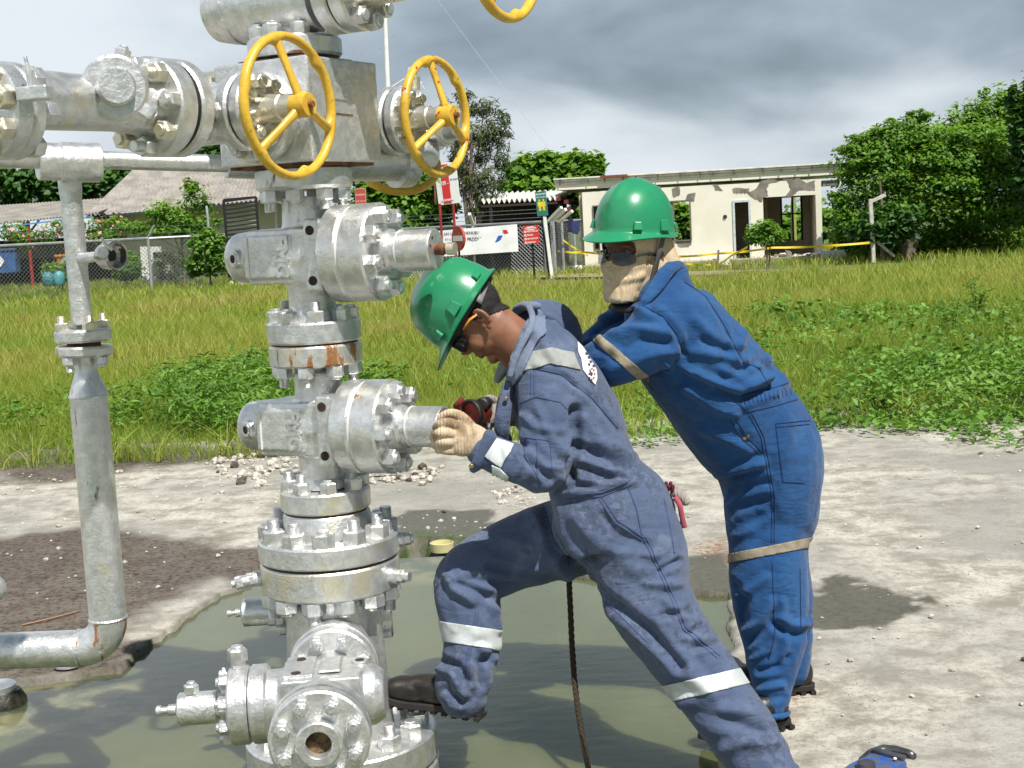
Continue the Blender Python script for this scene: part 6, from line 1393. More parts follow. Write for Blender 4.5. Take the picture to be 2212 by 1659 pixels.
# ---- hard hat, in head coordinates (x forward, y left, z up; origin at the centre of the brim)
def helmet(Mw, parent, name='hard_hat', a=.133, b=.110, h=.147, label=None):
    n = 96; rings = []
    def bill(ph): c = max(0, math.cos(ph)); return c**3
    ks = [math.pi/2*(1-i/22) for i in range(23)]
    for i, el in enumerate(ks):
        ce = math.cos(el)**.86 if el < math.pi/2-1e-6 else 0; se = math.sin(el)**.92; R_ = []
        for k in range(n):
            ph = 2*math.pi*k/n; x = a*ce*math.cos(ph); y = b*ce*math.sin(ph); z = h*se
            rd = math.exp(-(y/.017)**2)*.0065*min(1, max(0, (z-.055)/.03)); sc = 1+rd/max(.03, math.hypot(x, y, z)); R_.append((x*sc, y*sc, z*sc+ .008*bill(ph)*(1-se)*0))
        rings.append(R_)
    for f, dz in ((.003, -.004), (.009, -.010), (1, -.014)):
        R_ = []
        for k in range(n):
            ph = 2*math.pi*k/n; e = (.012+.046*bill(ph)) if f == 1 else f+.02*bill(ph)*(f > .005); r_ = 1; x = math.cos(ph)*(a+e); y = math.sin(ph)*(b+e*.9); R_.append((x, y, dz-(.016*bill(ph) if f == 1 else .006*bill(ph)*(f > .005))))
        rings.append(R_)
    top = rings; m_ = len(top); vs = []; fs = []
    outer = top; inner = []
    for R_ in top[::-1]: inner.append([(x*(1-.0035/max(.02, math.hypot(x, y))), y*(1-.0035/max(.02, math.hypot(x, y))), z-.003) for x, y, z in R_])
    allr = outer+inner
    for R_ in allr: vs += R_
    for i in range(len(allr)-1):
        for k in range(n): fs.append((i*n+k, (i+1)*n+k, (i+1)*n+(k+1) % n, i*n+(k+1) % n))
    mb = MB().add(vs, fs, Mw); o = mb.build(name, M_HAT, parent, 55, label=label)
    bm = bmesh.new(); bm.from_mesh(o.data); bmesh.ops.remove_doubles(bm, verts=bm.verts[:], dist=.0002); bmesh.ops.recalc_face_normals(bm, faces=bm.faces[:]); bm.to_mesh(o.data); bm.free()
    for s in (1, -1):
        for ph, w_, hh, zc in ((R(88), .042, .034, .020), (R(46), .030, .026, .018), (R(140), .034, .020, .016)):
            x = math.cos(ph)*a*1.0; y = s*math.sin(ph)*b*1.0; nr = Vector((math.cos(ph)*b, s*math.sin(ph)*a, .012)).normalized(); T_ = frame(Vector((x, y, zc)), nr, (0, 0, 1))
            vs = [(-hh*.5, -w_*.5, 0), (-hh*.5, w_*.5, 0), (hh*.5, w_*.4, -.002), (hh*.5, -w_*.4, -.002), (-hh*.5, -w_*.46, .011), (-hh*.5, w_*.46, .011), (hh*.42, w_*.34, .006), (hh*.42, -w_*.34, .006)]
            MB().add(vs, [(0, 1, 2, 3), (7, 6, 5, 4), (0, 4, 5, 1), (1, 5, 6, 2), (2, 6, 7, 3), (3, 7, 4, 0)], Mw @ T_).build('lug', M_HAT, o, 0, .0025)
    return o
def headparts(mb, M, k=1.0, ears=True, face=True):
    E = lambda c, r: mb.ell(c, tuple(q*k if k != 1 else q for q in r), M)
    E((-.004, 0, .055), (.097, .077, .090)); E((.034, 0, .0), (.058, .061, .080)); E((.030, 0, -.045), (.052, .056, .042)); E((.074, 0, -.076), (.020, .024, .017))
    E((.055, .034, -.012), (.028, .024, .034)); E((.055, -.034, -.012), (.030, .026, .034)); E((.078, 0, .046), (.017, .050, .011))
    if face:
        mb.add(*tubeparts([(.086, 0, .034), (.099, 0, .012), (.108, 0, -.004)], [.007, .010, .0125]), M)
        for s in (1, -1): E((.097, s*.012, -.006), (.011, .009, .008))
        E((.086, 0, -.032), (.013, .026, .008)); E((.085, 0, -.045), (.012, .022, .0075)); E((.080, 0, -.024), (.014, .03, .012))
    if ears:
        for s in (1, -1):
            T_ = M @ Matrix.Translation((-.010, s*.080, .002)) @ Matrix.Rotation(s*R(-22), 4, 'Z') @ Matrix.Rotation(R(-12), 4, 'Y')
            mb.add(*tubeparts([(.014*math.cos(a)-.002, 0, .028*math.sin(a)+.004) for a in np.linspace(-.2, 4.2, 12)], [.0055]*12), T_); mb.ell((0, 0, .0), (.014, .0035, .026), T_); mb.ell((.006, 0, -.026), (.009, .005, .009), T_)
def tubeparts(p, r_): q = MB().tube([Vector(x) for x in p], r_, 10); return q.v, q.f
def handset(mb, palm, fingers, n=14):
    limb(mb, palm, 20)
    for f in fingers: limb(mb, [(x, y, d, r_*FPX/d, r_) for x, y, d, r_ in f], n, 2.0, 1, 3)
def boot(Mb, parent, name='boot'):
    mb = MB(); T_ = Mb
    for c, r_ in (((.205, 0, .050), (.080, .046, .042)), ((.14, 0, .060), (.095, .042, .046)), ((.06, 0, .055), (.07, .038, .050)), ((.025, 0, .06), (.042, .037, .058))): mb.ell(c, r_, T_)
    mb.add(*tubeparts([(.045, 0, .05), (.040, 0, .085)], [.038, .030]), T_)
    me = voxmesh(mb, .004, 4); o = child(name, me, M_LEATH, parent)
    pts = [(-.022, 0), (-.012, .028), (.03, .036), (.10, .032), (.16, .044), (.22, .050), (.265, .036), (.288, 0)]; out = pts+[(x, -y) for x, y in pts[-2:0:-1]]
    MB().prism(out, .020, T_ @ Matrix.Translation((0, 0, .008))).build('sole', M_SOLE, o, 0, .003)
    mb = MB()
    for i in range(9): x = -.01+.033*i; mb.box(T_ @ Matrix.Translation((x, 0, .004)), .016, .066 if 2 < i < 5 else .078, .010)
    mb.build('tread', M_SOLE, o, 0); return o
def orient(o, fwd, up):
    f = Vector(fwd).normalized(); u = Vector(up); u = (u-f*u.dot(f)).normalized(); l = u.cross(f); m = Matrix((f, l, u)).transposed().to_4x4(); m.translation = o; return m
def imgdir(x, y, z=0): return RC*x - UC*y + FW*z      # x right, y down (as in the picture), z away
# ---------------------------------------------------------------- worker bending at the valve
w1_ = thing('person', P(1330, 1600, 3.9), 'worker in faded blue coverall bending over the lower valve, one boot on the flange', 'person')
u1 = imgdir(-.857, -.515); f1_ = imgdir(-.515, .857, .10); H1 = orient(P(1046, 694, 3.955), f1_, u1)
torso = [(1160, 742, 4.0, 66, .13), (1172, 768, 4.0, 84, .185), (1195, 830, 4.0, 103, .205), (1236, 920, 3.99, 112, .19), (1280, 1025, 3.97, 102, .175), (1318, 1105, 3.95, 136, .185), (1345, 1170, 3.95, 122, .18), (1352, 1200, 3.94, 95, .15)]
legr = [(1372, 1130, 3.90, 92, .12), (1382, 1200, 3.88, 104, .125), (1402, 1295, 3.86, 95, .118), (1468, 1398, 3.84, 83, .108), (1543, 1498, 3.80, 78, .10), (1606, 1588, 3.77, 75, .095), (1650, 1660, 3.75, 68, .09), (1676, 1712, 3.72, 64, .085), (1690, 1765, 3.68, 55, .08)]
legf = [(1285, 1150, 4.06, 88, .12), (1185, 1172, 4.08, 86, .12), (1090, 1205, 4.06, 76, .11), (1024, 1240, 4.02, 72, .10), (1009, 1268, 4.0, 72, .095), (1013, 1320, 3.99, 69, .088), (1020, 1375, 3.98, 63, .082), (1014, 1430, 3.97, 60, .08), (1000, 1475, 3.96, 62, .078), (1002, 1512, 3.95, 50, .07)]
armn = [(1172, 812, 3.88, 58, .085), (1180, 868, 3.84, 62, .08), (1181, 930, 3.81, 61, .075), (1185, 990, 3.79, 57, .07), (1172, 1022, 3.77, 43, .06), (1125, 1006, 3.755, 42, .05), (1082, 988, 3.75, 41, .046), (1050, 976, 3.75, 39, .043), (1036, 970, 3.75, 36, .04)]
armf = [(1150, 700, 4.14, 52, .07), (1188, 718, 4.20, 66, .08), (1195, 790, 4.22, 58, .075), (1160, 860, 4.18, 46, .06), (1105, 886, 4.10, 36, .045), (1080, 888, 4.07, 32, .04)]
mb = MB()
for s in (torso, legr, legf, armn, armf): limb(mb, s)
me = voxmesh(mb, .0055, 5)
# clean cuts: ankle and wrist openings are left as rounded hems
FD1 = [([(1232, 1215), (1308, 1292), (1396, 1362), (1470, 1440)], 12, -.020), ([(1170, 1080), (1196, 1165), (1232, 1215)], 12, -.014), ([(1280, 1275), (1330, 1320), (1410, 1392), (1475, 1440), (1540, 1500)], 16, .010),
    ([(1240, 885), (1244, 960), (1232, 1030)], 9, -.016), ([(1246, 965), (1299, 986), (1366, 1010)], 11, -.014), ([(1262, 905), (1300, 950), (1370, 985)], 13, .008), ([(1152, 797), (1215, 810), (1285, 865), (1338, 932)], 6, -.006), ([(1255, 850), (1290, 900), (1340, 955)], 12, .006),
    ([(1260, 1010), (1310, 1030), (1380, 1030)], 8, -.010), ([(1200, 1068), (1290, 1062), (1370, 1040)], 8, .007), ([(1255, 1035), (1300, 1048), (1345, 1040)], 7, .006),
    ([(1059, 1222), (1120, 1238), (1205, 1252)], 8, -.008), ([(1010, 1252), (1100, 1262), (1190, 1256)], 9, -.008), ([(1075, 1302), (1030, 1275), (985, 1262)], 8, -.010), ([(965, 1245), (985, 1275), (1020, 1300)], 9, .008), ([(1068, 1300), (1075, 1335), (1085, 1360)], 9, .008), ([(1060, 1150), (1140, 1180), (1200, 1215)], 14, .006),
    ([(940, 1445), (975, 1455), (1000, 1500)], 9, .010), ([(955, 1425), (990, 1440), (1010, 1470)], 8, -.008), ([(1065, 1415), (1035, 1435), (1040, 1475)], 9, -.010), ([(1020, 1440), (1010, 1500)], 9, .008), ([(1040, 1400), (1070, 1420)], 8, .007), ([(960, 1490), (990, 1515)], 8, -.006),
    ([(1427, 1233), (1466, 1211)], 6, -.008), ([(1400, 1262), (1470, 1262)], 9, .006), ([(1430, 1330), (1489, 1320)], 7, -.007), ([(1489, 1358), (1503, 1322), (1529, 1358)], 8, .008), ([(1440, 1300), (1500, 1345)], 9, .006), ([(1500, 1400), (1555, 1390)], 7, -.008), ([(1480, 1380), (1545, 1370)], 8, .006),
    ([(1500, 1534), (1574, 1557), (1659, 1585)], 14, -.010), ([(1470, 1520), (1540, 1540), (1640, 1530)], 14, .006), ([(1560, 1620), (1620, 1600), (1690, 1600)], 12, .006), ([(1660, 1550), (1690, 1600)], 7, -.007),
    ([(1130, 900), (1160, 925), (1210, 930)], 8, .005), ([(1125, 960), (1150, 1000), (1190, 1035)], 8, -.009), ([(1140, 975), (1175, 1010), (1205, 1010)], 8, .007), ([(1160, 880), (1180, 925), (1220, 980)], 9, .005), ([(1120, 1035), (1140, 1005), (1130, 985)], 7, -.006), ([(1090, 960), (1100, 1000), (1090, 1030)], 7, .004),
    ([(1120, 690), (1160, 720), (1200, 780)], 10, .005), ([(1170, 690), (1195, 700), (1225, 740)], 6, -.006), ([(1330, 1190), (1420, 1200)], 10, .005), ([(1300, 1110), (1330, 1150), (1390, 1172)], 8, -.005), ([(1240, 1120), (1300, 1180), (1380, 1230)], 18, .006)]
crumple(me, [(a, b, c*1.3) for a, b, c in FD1], .0042, 1)
cov1 = child('coverall', me.copy(), M_COV1, w1_); T1 = bvh(me)
for s in ([(1294, 1078), (1328, 1129), (1390, 1169)], [(1300, 1074), (1334, 1124), (1392, 1163)], [(1357, 1053), (1375, 1100), (1387, 1159)], [(1392, 1166), (1416, 1220), (1451, 1296), (1475, 1358), (1552, 1424)], [(1398, 1164), (1422, 1218), (1457, 1294), (1481, 1354), (1558, 1420)], [(1223, 1078), (1300, 1072), (1369, 1044)], [(1223, 1070), (1300, 1064), (1366, 1036)], [(1434, 1077), (1448, 1141), (1457, 1200)],
          [(1123, 871), (1158, 857), (1211, 869), (1237, 898)], [(1152, 795), (1212, 808), (1282, 863), (1337, 928)], [(1148, 798), (1147, 855)], [(1155, 798), (1154, 855)], [(1133, 945), (1189, 952), (1192, 1015)], [(1133, 945), (1134, 985), (1172, 1048)], [(1160, 949), (1160, 1030)], [(1028, 1321), (1012, 1398), (1000, 1471)], [(1034, 1321), (1018, 1398), (1006, 1471)], [(1173, 1091), (1196, 1170), (1228, 1208)], [(1240, 1250), (1328, 1318), (1400, 1390)], [(1060, 960), (1030, 1020)]):
    seam(T1, s, M_SEAM1, cov1)
band(me, ((959, 1343), (1085, 1362)), ((961, 1386), (1072, 1404)), M_REFL, w1_, bbox=(900, 1300, 1130, 1440), dr=(3.7, 4.25))
band(me, ((1448, 1478), (1608, 1441)), ((1468, 1512), (1628, 1474)), M_REFL, w1_, bbox=(1400, 1380, 1680, 1560), dr=(3.6, 4.0))
decal(T1, [(1148, 762), (1190, 752), (1238, 762), (1254, 800), (1190, 786), (1132, 802)], M_REFLG, w1_, 'shoulder_band')
decal(T1, [(1072, 948), (1110, 961), (1082, 1010), (1047, 986)], M_REFL, w1_, 'wrist_band'); decal(T1, [(1063, 1004), (1082, 1012), (1098, 1030), (1096, 1046), (1065, 1038)], M_REFL, w1_, 'wrist_band')
lab = decal(T1, [(1246, 740), (1258, 752), (1275, 780), (1286, 800), (1288, 818), (1284, 832), (1272, 818), (1258, 800), (1254, 775), (1248, 762)], M_SIGNW, w1_, 'back_label', .0035, 2.5)
for k_, (x0, y0) in enumerate(((1261, 764), (1266, 772), (1270, 781), (1276, 790), (1267, 787))):
    decal(T1, [(x0, y0), (x0+4, y0+1), (x0+5, y0+5), (x0+1, y0+5)], M_TXT, lab, 'print_mark', .005, 2)
for k_ in range(8):
    a = k_*math.pi/4; x0, y0 = 1274+7*math.cos(a)*.8, 808+11*math.sin(a); decal(T1, [(x0, y0), (x0+2.4, y0), (x0+2.4, y0+3), (x0, y0+3)], M_REDP, lab, 'round_print', .005, 2)
decal(T1, [(1271, 803), (1277, 808), (1275, 814), (1270, 810)], M_TXT, lab, 'print_mark', .005, 2)
# collar, hems, studs
def strip(name, st, mat, parent, k=6): 
    mb = MB(); limb(mb, st, 18, 2.6, 1, k); return child(name, mb.mesh(name), mat, parent)
M_COV1L = clothmat('sunlit_collar', (.13, .165, .255), (.17, .21, .31), (.24, .28, .37), (.06, .08, .12), 650, .5, .3)  # coverall cloth in a lighter tone: sunlight on the collar put into the colour
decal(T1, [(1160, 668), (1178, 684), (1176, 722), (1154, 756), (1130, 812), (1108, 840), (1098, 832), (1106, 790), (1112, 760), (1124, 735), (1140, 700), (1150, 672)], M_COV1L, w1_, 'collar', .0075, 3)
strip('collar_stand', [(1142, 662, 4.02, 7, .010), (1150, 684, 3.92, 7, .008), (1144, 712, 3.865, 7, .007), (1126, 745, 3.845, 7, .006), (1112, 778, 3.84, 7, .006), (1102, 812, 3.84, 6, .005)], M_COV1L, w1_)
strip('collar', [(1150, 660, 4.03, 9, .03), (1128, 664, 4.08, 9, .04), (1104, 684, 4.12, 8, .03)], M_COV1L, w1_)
strip('inner_collar', [(1104, 775, 4.0, 16, .03), (1088, 795, 4.0, 14, .03), (1074, 820, 4.0, 9, .02)], M_REFLG, w1_)
strip('placket', [(1098, 830, 3.88, 13, .012), (1090, 880, 3.87, 16, .02), (1084, 925, 3.87, 17, .02), (1094, 950, 3.9, 12, .02)], M_COV1, w1_)
strip('cuff', [(1058, 940, 3.745, 15, .042), (1046, 968, 3.745, 16, .044), (1032, 1000, 3.745, 15, .038), (1022, 1014, 3.745, 9, .02)], M_COV1, w1_)
for x, y, d in ((1018, 1007, 3.70), (1093, 862, 3.845)): MB().lathe(P(x, y, d), -FW, [(0, .007), (.004, .0065), (.006, .004)], 18).build('stud', pmat('brass', (.35, .25, .16), .35, .8) if x < 1050 else D.materials['brass'], w1_)
strip('trouser_hem', [(1590, 1664, 3.75, 10, .03), (1650, 1664, 3.72, 10, .09), (1712, 1655, 3.75, 9, .03)], M_COV1, w1_)
# body: one skin surface under the clothes
mb = MB(); headparts(mb, H1); limb(mb, [(1062, 700, 3.955, 50, .062), (1098, 728, 3.96, 50, .064), (1138, 758, 3.98, 56, .075), (1165, 775, 4.0, 50, .10)])
for s in (torso, legr, legf, armn, armf): limb(mb, s, 20, 2.2, .6)
me = voxmesh(mb, .0042, 3); b1 = child('body', me.copy(), M_SKIN, w1_)
def hairfrom(me, H, parent, cond):
    V = getv(me); Hi = np.array(H.inverted()); L = V@Hi[:3, :3].T+Hi[:3, 3]; keep = cond(L[:, 0], L[:, 1], L[:, 2]) & (np.abs(L[:, 1]) < .085) & (L[:, 2] < .15) & (L[:, 0] > -.11)
    bm = bmesh.new(); bm.from_mesh(me); bm.verts.ensure_lookup_table(); bmesh.ops.delete(bm, geom=[v for v in bm.verts if not keep[v.index]], context='VERTS'); bm.normal_update()
    for v in bm.verts: v.co += v.normal*(.0035+.001*noise.noise(v.co*200))
    m2 = D.meshes.new('hair'); bm.to_mesh(m2); bm.free(); o = child('hair', m2, M_HAIR, parent); s = o.modifiers.new('s', 'SOLIDIFY'); s.thickness = .004; s.offset = -1; return o
hairfrom(me, H1, w1_, lambda x, y, z: ((x < .012) & (z > -.050+(x+.075)*.86)) | ((x >= .012) & (z > .050)))
hat1 = helmet(H1 @ Matrix.Translation((.000, 0, .068)) @ Matrix.Rotation(R(-1), 4, 'Y'), w1_)
# sweatband strap of the hat, behind the ear
mb = MB(); mb.tube([H1 @ Vector((.118*math.cos(a)*.80-.012, .095*math.sin(a)*.98, .028+.022*math.cos(a)*-1)) for a in np.linspace(1.9, 4.4, 24)], [(.012, .002)]*24, 8); mb.build('nape_strap', M_REFLG, hat1, 180)
mb = MB(); mb.tube([H1 @ Vector((.112*math.cos(a)-.004, .094*math.sin(a), .058)) for a in np.linspace(0, 6.28, 50)], [(.003, .016)]*50, 8); mb.build('sweatband', M_BLACK, hat1, 180)
def glasses(H, parent, lens, armcol, tipcol, z=.026, x=.090, lw=.060):
    fr = None
    for s in (1, -1):
        vs = []; nU, nV = 12, 6
        for i in range(nU+1):
            for j in range(nV+1):
                a = (.06+.86*i/nU); zz_ = (j/nV-.55)*.042*math.sqrt(max(.02, 1-((i/nU-.45)/.60)**2)); vs.append((x+.020-.052*a*a, s*(.008+lw*a*.98), z+zz_-.002*i/nU))
        fs = [(i*(nV+1)+j, (i+1)*(nV+1)+j, (i+1)*(nV+1)+j+1, i*(nV+1)+j+1) for i in range(nU) for j in range(nV)]
        o = MB().add(vs, fs, H).build('lens' if fr else 'glasses', lens, fr or parent, 180); so_ = o.modifiers.new('s', 'SOLIDIFY'); so_.thickness = .0022
        fr = fr or o
        tp = [H @ Vector(q) for q in ((x-.022, s*(.006+lw), z+.006), (x-.04, s*.081, z+.010), (.045, s*.086, z+.010), (.012, s*.086, z+.008), (-.012, s*.085, z-.002))]
        MB().tube(tp[:4], [(.0018, .005)]*4, 8).build('temple', armcol, fr, 180); MB().tube(tp[2:], [(.0028, .0045)]*3, 8).build('temple_tip', tipcol, fr, 180)
    MB().tube([H @ Vector((x+.016, -.012, z+.004)), H @ Vector((x+.020, 0, z+.006)), H @ Vector((x+.016, .012, z+.004))], .0025, 8).build('bridge', armcol, fr, 180)
glasses(H1, w1_, M_LENS, M_BLACK, pmat('orange_plastic_tip', (.70, .28, .03), .5))
for s in (1, -1): MB().tube([H1 @ Vector((.092, s*.022, .046)), H1 @ Vector((.090, s*.036, .050)), H1 @ Vector((.078, s*.05, .046))], [.002, .003, .002], 6).build('eyebrow', M_HAIR, w1_, 180)
# gloves
mb = MB(); handset(mb, [(1046, 958, 3.748, 28, .030), (1024, 950, 3.742, 34, .028), (1000, 948, 3.728, 39, .024), (976, 947, 3.722, 33, .020)],
    [[(1018, 922, 3.74, .015), (996, 900, 3.735, .0145), (972, 893, 3.735, .013), (952, 902, 3.745, .012)],
     [(996, 925, 3.725, .0135), (972, 913, 3.705, .0135), (950, 916, 3.712, .0125), (940, 926, 3.75, .0115)],
     [(986, 941, 3.722, .0135), (963, 935, 3.698, .0135), (944, 937, 3.706, .0125), (935, 945, 3.75, .0115)],
     [(985, 958, 3.724, .0130), (965, 955, 3.702, .0130), (946, 956, 3.712, .012), (938, 961, 3.755, .011)],
     [(986, 974, 3.732, .0120), (968, 974, 3.714, .0120), (952, 972, 3.724, .011), (947, 973, 3.76, .010)]])
me = voxmesh(mb, .0024, 2); child('work_glove', me, M_GLOVE, w1_)
mb = MB(); handset(mb, [(1092, 892, 4.06, 26, .035), (1074, 888, 4.03, 30, .032), (1060, 890, 4.0, 28, .028)],
    [[(1068, 866, 4.0, .014), (1054, 862, 3.97, .0135), (1042, 872, 3.95, .012)], [(1056, 876, 3.98, .0125), (1044, 884, 3.94, .0125), (1040, 896, 3.96, .011)], [(1056, 890, 3.98, .0125), (1044, 897, 3.94, .012), (1040, 908, 3.96, .011)],
     [(1058, 904, 3.98, .012), (1047, 911, 3.95, .012), (1041, 919, 3.965, .0105)], [(1062, 916, 3.99, .0115), (1053, 922, 3.96, .0115), (1047, 928, 3.975, .010)]])
me = voxmesh(mb, .003, 2); child('work_glove', me, M_GLOVG, w1_, 180)['label'] = 'grey glove holding the red tool'
# boots
hb = P(1030, 1549, 3.95); tb = P(840, 1520, 4.03); zb2 = zpx(1576)+.012
boot(orient(hb, (tb-hb), UP+imgdir(.15, 0, 0)), w1_)
hb = G(1715, 1810); tb = G(1570, 1790); boot(orient(hb, tb-hb, UP), w1_)
# ---------------------------------------------------------------- worker behind, braced
w2_ = thing('person', G(1700, 1540), 'worker in bright blue coverall with a beige knitted face mask leaning in from behind', 'person')
u2 = imgdir(.10, -1, -.06).normalized(); f2_ = imgdir(-.66, .10, -.75); H2 = orient(P(1368, 563, 4.10), f2_, u2)
torso = [(1440, 600, 4.13, 50, .10), (1440, 655, 4.14, 92, .18), (1477, 742, 4.18, 117, .20), (1536, 818, 4.23, 124, .20), (1596, 900, 4.27, 127, .19), (1654, 982, 4.30, 120, .19), (1667, 1072, 4.32, 101, .185), (1666, 1120, 4.33, 95, .17)]
legn = [(1655, 1060, 4.27, 92, .11), (1658, 1130, 4.26, 90, .11), (1658, 1190, 4.25, 82, .11), (1660, 1250, 4.24, 84, .105), (1666, 1310, 4.24, 80, .10), (1672, 1370, 4.23, 72, .09), (1670, 1430, 4.22, 58, .08), (1668, 1485, 4.21, 42, .07), (1667, 1535, 4.20, 31, .06)]
legb = [(1690, 1070, 4.42, 76, .10), (1684, 1190, 4.44, 60, .10), (1690, 1300, 4.46, 66, .09), (1700, 1370, 4.47, 54, .08), (1712, 1420, 4.48, 40, .065), (1716, 1456, 4.48, 29, .055)]
arm1 = [(1445, 690, 4.04, 70, .08), (1405, 735, 4.0, 68, .08), (1350, 768, 4.0, 60, .072), (1300, 788, 4.04, 54, .065), (1240, 812, 4.12, 46, .055), (1190, 840, 4.2, 38, .048)]
arm2 = [(1400, 640, 4.28, 50, .07), (1350, 690, 4.34, 42, .06), (1300, 740, 4.38, 40, .055), (1230, 790, 4.36, 36, .05), (1190, 830, 4.3, 32, .045)]
mb = MB()
for s in (torso, legn, legb, arm1, arm2): limb(mb, s)
me = voxmesh(mb, .0058, 5)
FD2 = [([(1300, 690), (1345, 668), (1392, 662)], 9, .009), ([(1290, 712), (1350, 690), (1420, 690)], 9, -.008), ([(1300, 728), (1370, 708), (1440, 720)], 10, .008), ([(1320, 760), (1390, 735), (1450, 745)], 10, -.006), ([(1320, 800), (1400, 770), (1460, 760)], 12, .006), ([(1262, 742), (1290, 735), (1330, 760)], 9, .006),
    ([(1479, 609), (1525, 641), (1564, 702), (1605, 782)], 5, -.004), ([(1379, 656), (1432, 682), (1464, 723), (1476, 765)], 6, -.006), ([(1500, 690), (1560, 740), (1600, 745)], 12, .006), ([(1500, 760), (1560, 770), (1610, 780)], 10, .006), ([(1520, 735), (1580, 760)], 8, -.005), ([(1610, 720), (1570, 800)], 10, .005), ([(1650, 770), (1600, 800)], 8, -.005),
    ([(1460, 800), (1540, 845), (1600, 862), (1660, 838)], 9, -.012), ([(1440, 790), (1530, 822), (1600, 842), (1660, 815)], 10, .009), ([(1500, 813), (1589, 858)], 6, -.006), ([(1480, 840), (1540, 880), (1590, 895)], 9, .007), ([(1655, 780), (1680, 800), (1672, 838)], 7, -.010), ([(1660, 770), (1695, 800), (1700, 828)], 9, .008),
    ([(1520, 930), (1580, 955), (1620, 975)], 10, .006), ([(1647, 1000), (1600, 1012), (1545, 1030)], 9, .008), ([(1650, 1038), (1600, 1050), (1570, 1070)], 9, -.006), ([(1640, 1020), (1585, 1032)], 7, -.006), ([(1660, 1060), (1610, 1075), (1575, 1095)], 9, .006), ([(1600, 1110), (1650, 1100)], 10, .004),
    ([(1578, 1160), (1620, 1150), (1660, 1120)], 10, .005), ([(1582, 1260), (1610, 1300), (1600, 1340)], 9, -.008), ([(1585, 1285), (1620, 1275), (1655, 1250)], 9, .006), ([(1600, 1370), (1640, 1345), (1665, 1300)], 9, .009), ([(1620, 1390), (1650, 1360), (1672, 1330)], 8, -.009), ([(1675, 1350), (1710, 1372), (1735, 1372)], 9, -.008), ([(1680, 1335), (1720, 1350), (1748, 1345)], 9, .007),
    ([(1625, 1425), (1660, 1405), (1680, 1370)], 8, .008), ([(1640, 1450), (1680, 1440), (1700, 1420)], 7, -.008), ([(1640, 1490), (1690, 1480)], 7, .008), ([(1645, 1512), (1692, 1505)], 6, -.006), ([(1690, 1300), (1700, 1370), (1690, 1430)], 8, .006), ([(1700, 900), (1690, 1040), (1680, 1160)], 20, .004), ([(1560, 800), (1620, 830), (1690, 800)], 11, .005)]
crumple(me, [(a, b, c*1.3) for a, b, c in FD2], .0042, 2); cov2 = child('coverall', me.copy(), M_COV2, w2_); T2 = bvh(me)
for s in ([(1479, 609), (1525, 641), (1564, 702), (1605, 782)], [(1379, 656), (1432, 682), (1464, 723), (1476, 765)], [(1589, 869), (1618, 889), (1674, 877), (1726, 862)], [(1592, 856), (1671, 838), (1706, 826)], [(1675, 915), (1683, 974), (1691, 1041), (1741, 1044)], [(1675, 915), (1753, 908)], [(1676, 923), (1753, 916)], [(1577, 907), (1606, 951), (1647, 986)], [(1590, 905), (1616, 946), (1650, 980)], [(1618, 895), (1644, 945), (1653, 992), (1668, 1074), (1666, 1176)], [(1624, 893), (1650, 943), (1659, 990), (1674, 1074), (1672, 1176)], [(1668, 1215), (1674, 1370), (1659, 1429)], [(1605, 782), (1640, 795), (1664, 838)], [(1728, 1230), (1730, 1360)]):
    seam(T2, s, M_SEAM2, cov2)
for dx in range(0, 110, 9): seam(T2, [(1598+dx, 862-dx*.22), (1602+dx, 880-dx*.20)], M_SEAM2, cov2, .0016, 'waist_gather')
band(me, ((1279, 733), (1380, 821)), ((1293, 721), (1398, 809)), M_REFLB, w2_, bbox=(1240, 690, 1404, 826), dr=(3.85, 4.13))
band(me, ((1577, 1196), (1745, 1162)), ((1577, 1216), (1745, 1183)), M_REFLB, w2_, bbox=(1540, 1120, 1790, 1240), dr=(4.05, 4.385))
for x, y in ((1608, 947), (1616, 943)):
    h, n_ = hit(T2, x, y)
    if h: MB().lathe(h, n_, [(0, .006), (.004, .005)], 14).build('stud', D.materials['brass'], cov2)
strip('collar', [(1466, 584, 4.20, 8, .03), (1456, 578, 4.08, 12, .03), (1440, 588, 4.02, 15, .014), (1424, 610, 3.995, 16, .010), (1402, 640, 3.98, 12, .010), (1384, 664, 3.98, 8, .008)], M_COV2, w2_)
strip('trouser_hem', [(1642, 1536, 4.2, 6, .03), (1668, 1541, 4.18, 7, .06), (1694, 1536, 4.2, 6, .03)], M_COV2, w2_); 
mb = MB(); headparts(mb, H2); limb(mb, [(1375, 560, 4.12, 45, .062), (1400, 595, 4.12, 46, .06), (1432, 630, 4.13, 60, .08)])
for s in (torso, legn, legb, arm1, arm2): limb(mb, s, 20, 2.2, .6)
me = voxmesh(mb, .0042, 3); child('body', me, M_SKIND, w2_)
for s in (1, -1):
    MB().ell((.079, s*.031, .028), (.012, .013, .008), H2).build('eye', pmat('eye_white', (.30, .26, .23), .3, 0, .05, 30) if s > 0 else D.materials['eye_white'], w2_, 180); MB().ell((.0872, s*.031, .028), (.005, .0062, .0055), H2).build('iris', M_BLACK, w2_, 180)
